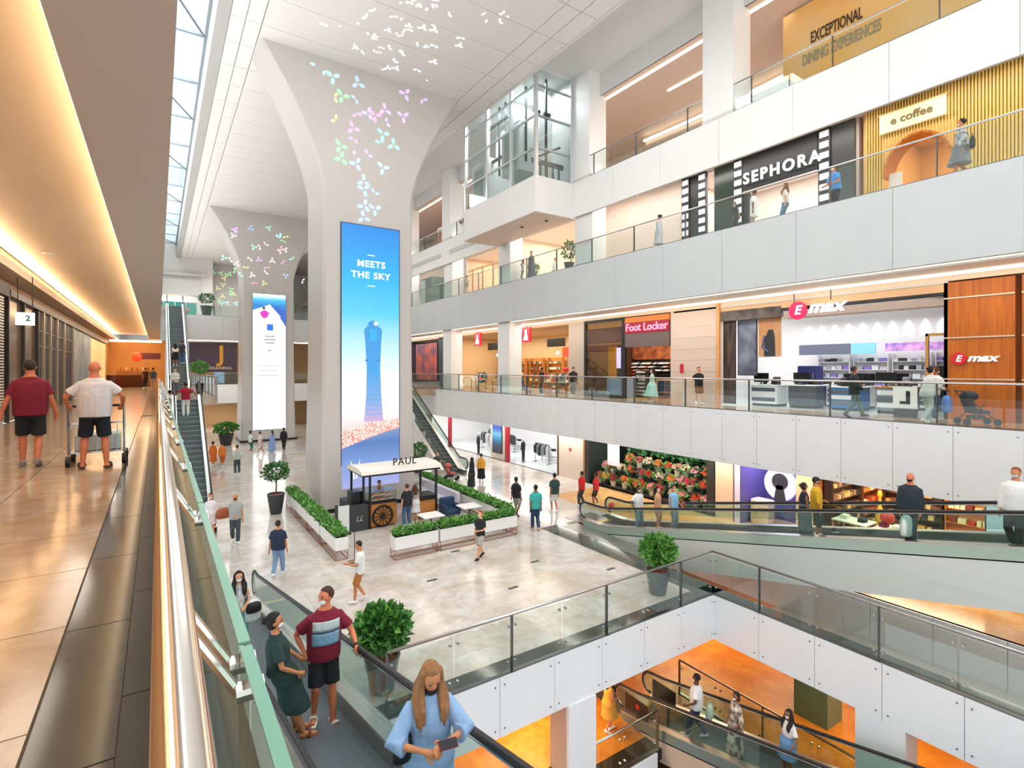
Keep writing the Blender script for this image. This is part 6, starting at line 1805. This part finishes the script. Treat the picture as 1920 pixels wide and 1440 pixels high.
# ---- corridor
person('person in a maroon t-shirt and dark shorts walking away along the corridor', (-1.8, 11.95, 0), .05, 1.8, feet=((-.1, .1, 0, 0), (.1, -.16, .04, .5)), hands=((-.36, .02, .86), (.33, .06, .84)), skin='r', top=('#7d1a2e', 'short', .84, .024), bottom=('shorts', '#20252b', .5), shoes=('#8a8784', 'shoe'), hair=('short', '#3b2a20'), mask=None, q=.0105, bulk=1.17)
bag('small red and white parcel carried by the person in maroon', (-2.28, 12.0, .72), .26, .16, .16, '#d8322c', 0, 'parcel', False, '#dfe8e4')
person('bald person in a white shirt and navy shorts pushing a trolley', (-.88, 11.15, 0), .0, 1.78, feet=((-.16, .05, 0, 0), (.16, -.05, 0, .1)), hands=((-.36, .22, 1.02), (.36, .22, 1.02)), elbow=((-1, -.7, -.35), (1, -.7, -.35)), skin='r', top=('#dcd7d8', 'short', .84, .028), bottom=('shorts', '#1c222c', .5), shoes=('#3a2620', 'slide'), hair=('bald', '#8a5a40'), mask=None, q=.0105, bulk=1.2)
t = thing('luggage_trolley', 'silver airport style trolley pushed by the bald person', 'trolley', (-.88, 11.75, 0))
for s in (-.38, .38):
    x = -.88 + s
    MB().tube([(x, 11.5, 1.02), (x, 11.55, .2), (x, 12.2, .15)], .018, 8).build('frame_tube', STEEL, t)
    MB().tube([(x, 11.55, .62), (x, 12.1, .62)], .014, 8).build('side_rail', STEEL, t)
    for yy in (11.5, 12.2):
        MB().cyl((x - .03, yy, .09), (x + .03, yy, .09), .09, n=14).build('wheel', RUBBER, t)
MB().tube([(-1.26, 11.5, 1.02), (-.5, 11.5, 1.02)], .022, 8).build('push_bar', RUBBER, t)
MB().box(-1.25, -.51, 11.6, 12.2, .2, .23).build('deck', STEEL, t)
for q in range(9):
    MB().box(-1.25 + q * .0915, -1.238 + q * .0915, 11.62, 11.635, .23, .72).build('grid_bar', M('#c9d0cd', .4, .4), t)
MB().box(-1.25, -.51, 11.61, 11.64, .7, .73).build('grid_rail', STEEL, t)
MB().cbox(-1.2, -.56, 11.68, 12.15, .24, .55, .05).build('storage_bin', M('#dfe3e1', .5), t)
# ---- ground floor
GP = [
 ('person in a white t-shirt and tan shorts looking at a phone, near the left planters', (4.78, 14.9), 1.25, dict(H=1.74, feet=walk(.14), hands=((-.1, .33, 1.15), (.12, .32, 1.12)), head=(0, -.3), skin='t', top=('#eceeec', 'short', .84), bottom=('shorts', '#b9763a', .5), q=.016, mask='#c9574a')),
 ('person in a navy t-shirt and jeans walking past the planters', (3.2, 18.25), -.5, dict(H=1.78, feet=walk(.2, -1), skin='t', top=('#27304a', 'short', .84, .03), bottom=('pants', '#7f9cc0', .08), q=.018, bulk=1.1)),
 ('bearded person in a grey t-shirt and dark trousers walking towards the viewer', (2.45, 22.65), PI - .1, dict(H=1.88, feet=walk(.16), hands=(None, (.0, .18, .98)), skin='t', top=('#a9acaa', 'short', .84), bottom=('pants', '#3f474d', .08), hair=('bald', '#6b4a34'), mask=None, beard='#33221a', q=.018)),
 ('person in a white top with a tan shoulder bag, behind the glass at the left', (1.72, 23.9), PI - .1, dict(H=1.75, fem=True, feet=walk(.14), skin='r', top=('#efeceb', 'half', .9), bottom=('shorts', '#e2c8c4', .5), hair=('pony', '#2c1b14'), mask='#f2f2f0', q=.018)),
 ('person in a black t-shirt and grey shorts striding past the planters', (9.38, 15.95), 1.9, dict(H=1.68, feet=walk(.24), hands=((-.15, .3, 1.1), None), skin='f', top=('#232527', 'short', .84), bottom=('shorts', '#b5b1aa', .5), shoes=('#191919', 'shoe'), hair=('short', '#b5482c'), q=.018)),
 ('person in a black t-shirt and grey shorts near the planter corner', (13.4, 19.6), -1.2, dict(H=1.78, feet=walk(.1), skin='b', top=('#1d1f22', 'short', .84), bottom=('shorts', '#a3a49a', .5), shoes=('#16171a', 'shoe'), q=.02)),
 ('person in a turquoise t-shirt and jeans seen from behind', (12.9, 17.45), -.35, dict(H=1.88, feet=walk(.14), skin='b', top=('#3fb0a6', 'short', .84), bottom=('pants', '#2c4468', .08), shoes=('#c9a27c', 'shoe'), q=.02)),
 ('person in a dark green t-shirt, white shorts and blue cap seen from behind', (15.2, 19.1), -.2, dict(H=1.84, feet=walk(.1), skin='t', top=('#2b4a48', 'short', .84, .03), bottom=('shorts', '#e9e7e2', .5), headgear=('cap', '#2f5fb5'), q=.02)),
 ('person in a red shirt near the right moving walk, left of the pair', (17.0, 19.25), .2, dict(H=1.7, feet=walk(.1), skin='b', top=('#d81f22', 'short', .84), bottom=('pants', '#3a3c40', .1), mask=None, q=.022)),
 ('smaller person in a red shirt near the right moving walk', (17.6, 18.9), .4, dict(H=1.62, feet=walk(.1), skin='b', top=('#d42226', 'short', .84), bottom=('shorts', '#26282c', .5), mask=None, q=.022)),
 ('person in a long black robe and headscarf by the escalator', (14.56, 25.7), .4, dict(H=1.72, fem=True, skin='t', top=('#2a2b31', 'long', .9), bottom=('robe', '#2a2b31', .06), hair=('bald', '#222222'), headgear=('scarf', '#222329'), q=.022)),
 ('person in a yellow top and long black skirt by the escalator', (15.7, 26.6), -.6, dict(H=1.7, fem=True, feet=walk(.1), skin='t', top=('#e0a03a', 'half', .82, .04), bottom=('robe', '#1f2024', .25), hair=('short', '#1c1512'), q=.022)),
 ('person in an orange top left of the couple by the left escalator', (3.1, 41.2), -.4, dict(H=1.72, fem=True, feet=walk(.12), skin='t', top=('#d9702c', 'long', .8, .05), bottom=('robe', '#d9702c', .35), hair=('bun', '#1c1512'), mask=None, q=.026)),
 ('person in an orange top right of the couple by the left escalator', (3.6, 40.6), -.4, dict(H=1.7, fem=True, feet=walk(.2), skin='t', top=('#d97a33', 'long', .8, .04), bottom=('pants', '#c9602a', .3), hair=('short', '#1c1512'), mask=None, q=.026)),
 ('person in a grey top and dark trousers seen from behind, mid floor', (4.13, 37.2), .0, dict(H=1.86, skin='t', hands=((-.1, -.1, .95), (.1, -.1, .95)), top=('#c2c2be', 'long', .9), bottom=('pants', '#4b4f53', .08), q=.026)),
 ('person in green shorts walking below the white screen', (6.05, 46.0), -1.2, dict(H=1.78, feet=walk(.18), skin='b', top=('#dfe6e4', 'short', .86), bottom=('shorts', '#1f7a4c', .45), q=.028)),
 ('person in pale clothes striding below the white screen', (6.6, 45.0), -1.3, dict(H=1.78, feet=walk(.28), skin='t', top=('#e3d5cc', 'short', .86), bottom=('shorts', '#d9c9c0', .5), mask=None, q=.028)),
 ('person in a long light blue dress below the white screen', (7.55, 45.6), .3, dict(H=1.75, fem=True, skin='t', top=('#8fa9d9', 'long', .9), bottom=('robe', '#8fa9d9', .12, .16), hair=('pony', '#2a2430'), q=.028)),
 ('person in a dark suit beside the light blue dress', (8.6, 46.6), -.4, dict(H=1.82, feet=walk(.2), skin='b', top=('#23262c', 'long', .8), bottom=('pants', '#202329', .08), shoes=('#15161a', 'shoe'), q=.028)),
 ('kiosk worker in a pale shirt behind the counter', (8.15, 22.7), PI, dict(H=1.7, skin='t', top=('#d8a878', 'short', .86), bottom=('pants', '#222222', .1), q=.02)),
 ('customer in a black t-shirt and jeans at the kiosk seen from behind', (8.75, 21.0), .05, dict(H=1.78, feet=((-.12, 0, 0, 0), (.12, 0, 0, 0)), skin='f', top=('#24262a', 'short', .84, .03), bottom=('pants', '#44658f', .08), hair=('short', '#5a3a26'), q=.016, bulk=1.15)),
 ('customer with brown hair and a light top at the kiosk', (9.2, 21.2), -.2, dict(H=1.66, fem=True, skin='f', top=('#a8a49f', 'none', .9), bottom=('skirt', '#e3e3e6', .5), hair=('long', '#5c3826'), q=.018)),
 ('person with a small pushchair at the foot of the right escalator', (14.0, 28.9), 2.4, dict(H=1.68, feet=walk(.1), hands=((-.2, .35, 1.0), (.2, .35, 1.0)), skin='t', top=('#4b4f4c', 'short', .86), bottom=('shorts', '#c9c2b8', .5), q=.024)),
]
for lb, (x, y_), yw, kw in GP:
    person(lb, (x, y_, L0), yw, group='people on the ground floor', **kw)
bag('tan leather shoulder bag carried by the person in the white top', (2.15, 23.75, L0 + .72), .5, .42, .2, '#a8562c', .2, 'shoulder_bag')
stroller('small pushchair at the foot of the right escalator', 14.6, 28.3, L0, -2.3, '#c9665a')
bag('red parcel lying by the right moving walk', (18.05, 18.3, L0), .34, .24, .2, '#d0242a', .2, 'parcel', False)
# ---- right moving walk
TP = [
 ('person in a white t-shirt at the foot of the right moving walk', 15.55, 14.3, PI - .1, dict(H=1.76, hands=((-.1, .1, .95), (.38, .2, .98)), skin='d', top=('#ecebe9', 'short', .82, .03), bottom=('pants', '#7f96a3', .08))),
 ('person with long dark hair in a peach top on the right moving walk', 16.2, 13.9, PI + .2, dict(H=1.64, fem=True, skin='f', top=('#e0a982', 'short', .88), bottom=('shorts', '#c99a84', .5), hair=('pony', '#1d1613'))),
 ('person in a pale blue vest with a sling bag on the right moving walk', 15.9, 12.9, PI + .1, dict(H=1.72, hands=((-.2, .2, 1.0), None), skin='t', top=('#8fc6ec', 'none', .84, .03), bottom=('pants', '#8f9a9f', .08))),
 ('person in a black top and long grey skirt on the right moving walk', 15.75, 8.05, PI + .9, dict(H=1.66, fem=True, hands=((-.3, .2, 1.0), None), skin='b', top=('#1b2330', 'none', .9), bottom=('robe', '#5d6a6e', .1), hair=('bun', '#2c1712'))),
 ('person in a yellow shirt and dark shorts on the right moving walk', 16.25, 7.95, PI + .6, dict(H=1.76, hands=((-.15, .2, 1.05), None), skin='t', top=('#e8b52e', 'half', .82, .03), bottom=('pants', '#33454a', .3), headgear=('cap', '#26303a'), mask='#22262a')),
 ('person in a dark suit holding a plastic bag on the right moving walk', 15.55, 5.35, 1.6, dict(H=1.84, feet=walk(.12), hands=((-.22, .05, .84), (.2, .08, .84)), skin='r', top=('#2a333c', 'long', .72, .035), bottom=('pants', '#3c474b', .08), shoes=('#1a1c1e', 'shoe'), hair=('bald', '#8a5a40'), mask='#16181a')),
 ('person in a white shirt cut by the right edge of the picture', 15.75, 3.45, 1.5, dict(H=1.84, feet=walk(.12), skin='t', top=('#eef0ef', 'long', .84, .03), bottom=('pants', '#23282c', .08), hair=('short', '#8a4a2c'), mask='#c2c8cc')),
]
for lb, x, y_, yw, kw in TP:
    person(lb, (x, y_, zt2(y_)), yw, group='people on the right moving walk', q=.017, **kw)
bag('white plastic bag held by the person in the dark suit', (15.3, 5.35, zt2(5.35) + .32), .36, .5, .24, '#e3ebe4', 0, 'plastic_bag', False)
bag('brown shoulder bag of the person in the pale blue vest', (16.25, 12.75, zt2(12.9) + .75), .26, .3, .16, '#8a4a30', 0, 'shoulder_bag')
# ---- basement
person('person in a mustard top with long black hair in the basement', (11.05, 11.35, LB), -1.9, 1.68, True, feet=walk(.1), hands=((-.1, .3, 1.1), (.1, .3, 1.08)), skin='t', top=('#d99a3a', 'none', .84, .03), bottom=('skirt', '#d99a3a', .5), hair=('long', '#14100e'), q=.018, lean=(0, .05))
person('person in a white t-shirt and jeans stepping onto the basement moving walk', (12.5, 9.35, zt3(9.35)), .5, 1.78, feet=walk(.24), hands=((-.3, .2, 1.0), None), skin='d', top=('#eeeef2', 'short', .84, .035), bottom=('pants', '#2b3d5c', .08), hair=('short', '#15110f'), q=.016, bulk=1.1)
bag('pale green plastic bag carried on the basement moving walk', (12.95, 9.25, zt3(9.35) + .42), .3, .4, .2, '#cfe6d6', .3, 'plastic_bag')
person('person in a long cream dress with dark flowers on the basement moving walk', (12.45, 8.1, zt3(8.1)), 1.2, 1.66, True, hands=((-.3, .25, .98), (.1, .2, 1.0)), skin='b', top=(M('#ecdccb', .85, c2='#4a3530', scale=9, var=.3), 'half', .9), bottom=('robe', M('#ecdccb', .85, c2='#4a3530', scale=9, var=.3), .12), hair=('bob', '#1c1210'), q=.016)
person('person in a white top and denim dungarees on the basement moving walk', (12.5, 6.75, zt3(6.75)), 1.3, 1.62, True, hands=((-.3, .25, .98), None), skin='b', top=('#eae6e0', 'short', 1.1, .025), bottom=('dress', '#6f94c2', .55), hair=('long', '#191210'), q=.016)
# ---- first floor across
FP = [
 ('person in a dark jacket and green grey trousers walking past the electronics shop', 19.6, 8.35, -2.4, dict(H=1.74, feet=walk(.3), hands=((-.2, .25, 1.1), (.2, .2, .95)), skin='b', top=('#232a2c', 'long', .78, .03), bottom=('pants', '#5a7370', .08), shoes=('#2a2f30', 'shoe'), q=.018)),
 ('person in pale grey clothes bending over a pushchair', 19.55, 6.3, -2.0, dict(H=1.74, fem=True, feet=walk(.2), hands=((-.15, .45, 1.05), (.15, .45, 1.05)), skin='f', top=('#d3d6d2', 'long', .8, .03), bottom=('pants', '#b9c4be', .06), hair=('bun', '#1a1614'), lean=(0, .14), q=.018)),
 ('person in a white shirt and dark jeans beside the pushchair', 20.2, 6.35, -2.0, dict(H=1.72, feet=walk(.14), hands=((-.15, .4, 1.05), (.15, .4, 1.0)), skin='b', top=('#e6e3df', 'short', .84), bottom=('pants', '#2f4a6a', .08), hair=('short', '#5a2a1c'), lean=(0, .1), q=.018)),
 ('person in a black t-shirt and tan shorts beside the beige wall', 20.9, 15.5, 2.6, dict(H=1.74, feet=walk(.14), hands=(None, (.3, .0, .9)), skin='f', top=('#1c1d20', 'short', .84), bottom=('shorts', '#8a5f42', .5), mask='#c9484a', q=.02)),
 ('person in a mint green dress in front of the shoe shop', 20.4, 17.85, .6, dict(H=1.66, fem=True, feet=walk(.1), skin='f', top=('#a3d8cc', 'none', .95), bottom=('dress', '#a3d8cc', .3, .22), hair=('pony', '#15110f'), q=.02)),
 ('person in a dark top and grey trousers before the warm lit shop', 20.7, 24.2, 2.3, dict(H=1.78, feet=walk(.1), skin='b', top=('#2a1d22', 'short', .84), bottom=('pants', '#8f9390', .08), q=.022)),
 ('person in black clothes standing at the warm lit shop entrance', 20.2, 26.7, .3, dict(H=1.76, skin='b', top=('#2b2b2e', 'short', .84), bottom=('pants', '#4a4844', .08), q=.022)),
 ('person in a pale blue dress with a pushchair before the warm lit shop', 20.85, 30.5, -2.6, dict(H=1.68, fem=True, feet=walk(.12), hands=((-.2, .4, 1.0), (.2, .4, 1.0)), skin='t', top=('#b5cde0', 'short', .9), bottom=('dress', '#8fb8cc', .4), hair=('long', '#2c1b14'), q=.022)),
]
for lb, x, y_, yw, kw in FP:
    person(lb, (x, y_, 0), yw, group='people on the first floor across the atrium', **kw)
stroller('dark pushchair beside the orange wood wall', 20.1, 5.25, 0, -2.4, '#2c333b')
stroller('blue and red pushchair before the warm lit shop', 20.85, 29.6, 0, -2.7, '#3a5fa8')
bag('large blue shopping bag hanging on the pushchair by the wood wall', (19.7, 5.85, .35), .45, .5, .25, '#5a86d0', .3)
# ---- second floor across
SP = [
 ('person with a black bag in grey patterned clothes by the gold cafe', 19.7, 5.5, .2, dict(H=1.74, fem=True, skin='t', feet=walk(.14), top=(M('#e0e0e2', .85, c2='#5d6068', scale=10, var=.3), 'half', .8, .04), bottom=('skirt', '#8f9298', .4), hair=('short', '#2a1a12'))),
 ('person in a bright blue shirt at the dark shop front on the second floor', 20.4, 9.3, 1.2, dict(H=1.74, skin='r', hands=((-.2, .35, 1.0), (.2, .35, 1.0)), lean=(0, .08), top=('#4f9be0', 'short', .84, .03), bottom=('pants', '#22262a', .08))),
 ('person in a long white shirt before the striped shop', 20.3, 12.4, .2, dict(H=1.7, skin='b', top=('#f2f1f0', 'short', .6, .03), bottom=('pants', '#b9aaa4', .08), hair=('short', '#2c1c14'))),
 ('person in a white top and jeans before the striped shop, right one', 20.5, 11.2, .3, dict(H=1.68, fem=True, skin='f', feet=walk(.1), top=('#efe6df', 'short', .9), bottom=('pants', '#5f8aa8', .08), hair=('long', '#8a5a34'))),
 ('child in dark clothes bending before the striped shop', 19.9, 12.9, 1.2, dict(H=1.25, skin='t', lean=(0, .16), feet=walk(.12), top=('#3b4a4e', 'short', .84), bottom=('pants', '#2f3b40', .1), mask=None)),
 ('person in a pale striped top left of the striped shop', 19.8, 16.9, .3, dict(H=1.7, fem=True, skin='f', top=('#c9ccd4', 'long', .8, .03), bottom=('skirt', '#d3d4dc', .3), hair=('bun', '#3a2418'))),
 ('person in a long dark grey dress standing at the second floor railing', 19.7, 27.1, 2.6, dict(H=1.86, fem=True, skin='t', top=('#5d6670', 'none', .95), bottom=('robe', '#5d6670', .15), hair=('bun', '#14110f'))),
 ('person with red hair in white seated height at the lounge railing', 19.8, 28.2, 1.0, dict(H=1.5, fem=True, skin='f', top=('#e6e3e6', 'short', .88), bottom=('pants', '#7d9aa8', .08), hair=('long', '#a8482c'))),
 ('person with black hair in a white top inside the lounge', 21.2, 26.6, 1.6, dict(H=1.5, skin='t', top=('#f0eeec', 'short', .86), bottom=('pants', '#e0d8d0', .08), hair=('short', '#14110f'))),
 ('person in a grey top before the tan second floor shop', 20.2, 36.5, .4, dict(H=1.74, skin='t', feet=walk(.12), top=('#8f9694', 'short', .84), bottom=('shorts', '#c9cac6', .5))),
]
for lb, x, y_, yw, kw in SP:
    person(lb, (x, y_, L2), yw, group='people on the second floor', q=.022, **kw)
bag('black shoulder bag of the person in grey patterned clothes', (19.5, 5.2, L2 + .75), .3, .32, .14, '#22252c', .3, 'shoulder_bag')
# ---- left escalators
person('person in a red shirt and white trousers on the long escalator', (1.2, 32.5, L0 + 5.0 * (32.5 - 25.3) / 8.66 + .04), .0, 1.75, skin='b', hands=((-.5, .1, 1.05), (.5, .1, 1.05)), top=('#a51f33', 'short', .84), bottom=('pants', '#e9e4da', .08), hair=('short', '#14110f'), q=.02, group='people on the left escalators')
person('person in a white top and black skirt on the upper escalator', (1.05, 46.6, 7.4 * (46.6 - 43.5) / 12.82 + .1), .1, 1.66, True, skin='t', top=('#eceaea', 'short', .86), bottom=('skirt', '#1d1f24', .5), hair=('long', '#1c1512'), q=.024, group='people on the left escalators')
person('person in blue jeans beside the white top on the upper escalator', (1.5, 46.9, 7.4 * (46.9 - 43.5) / 12.82 + .1), -.6, 1.74, skin='t', top=('#3a3d4a', 'short', .84), bottom=('pants', '#4f6fa0', .08), q=.024, group='people on the left escalators')
person('person in a pale shirt standing on the landing by the corridor rail', (.85, 38.2, 0), PI, 1.7, skin='t', hands=((-.1, .25, 1.05), (.1, .25, 1.05)), top=('#d9d9d2', 'long', .86), bottom=('pants', '#59626a', .08), hair=('short', '#15120f'), q=.022, group='people on the left escalators')
person('person in dark clothes at the end of the corridor', (-.9, 55, 0), .3, 1.75, skin='t', feet=walk(.12), top=('#5a2f24', 'short', .86), bottom=('pants', '#3a2a24', .08), q=.028)
person('person in a grey blue top at the end of the corridor', (-.35, 52, 0), .1, 1.75, skin='t', feet=walk(.12), top=('#465560', 'short', .86), bottom=('pants', '#c9a98a', .08), q=.028)
finalize()
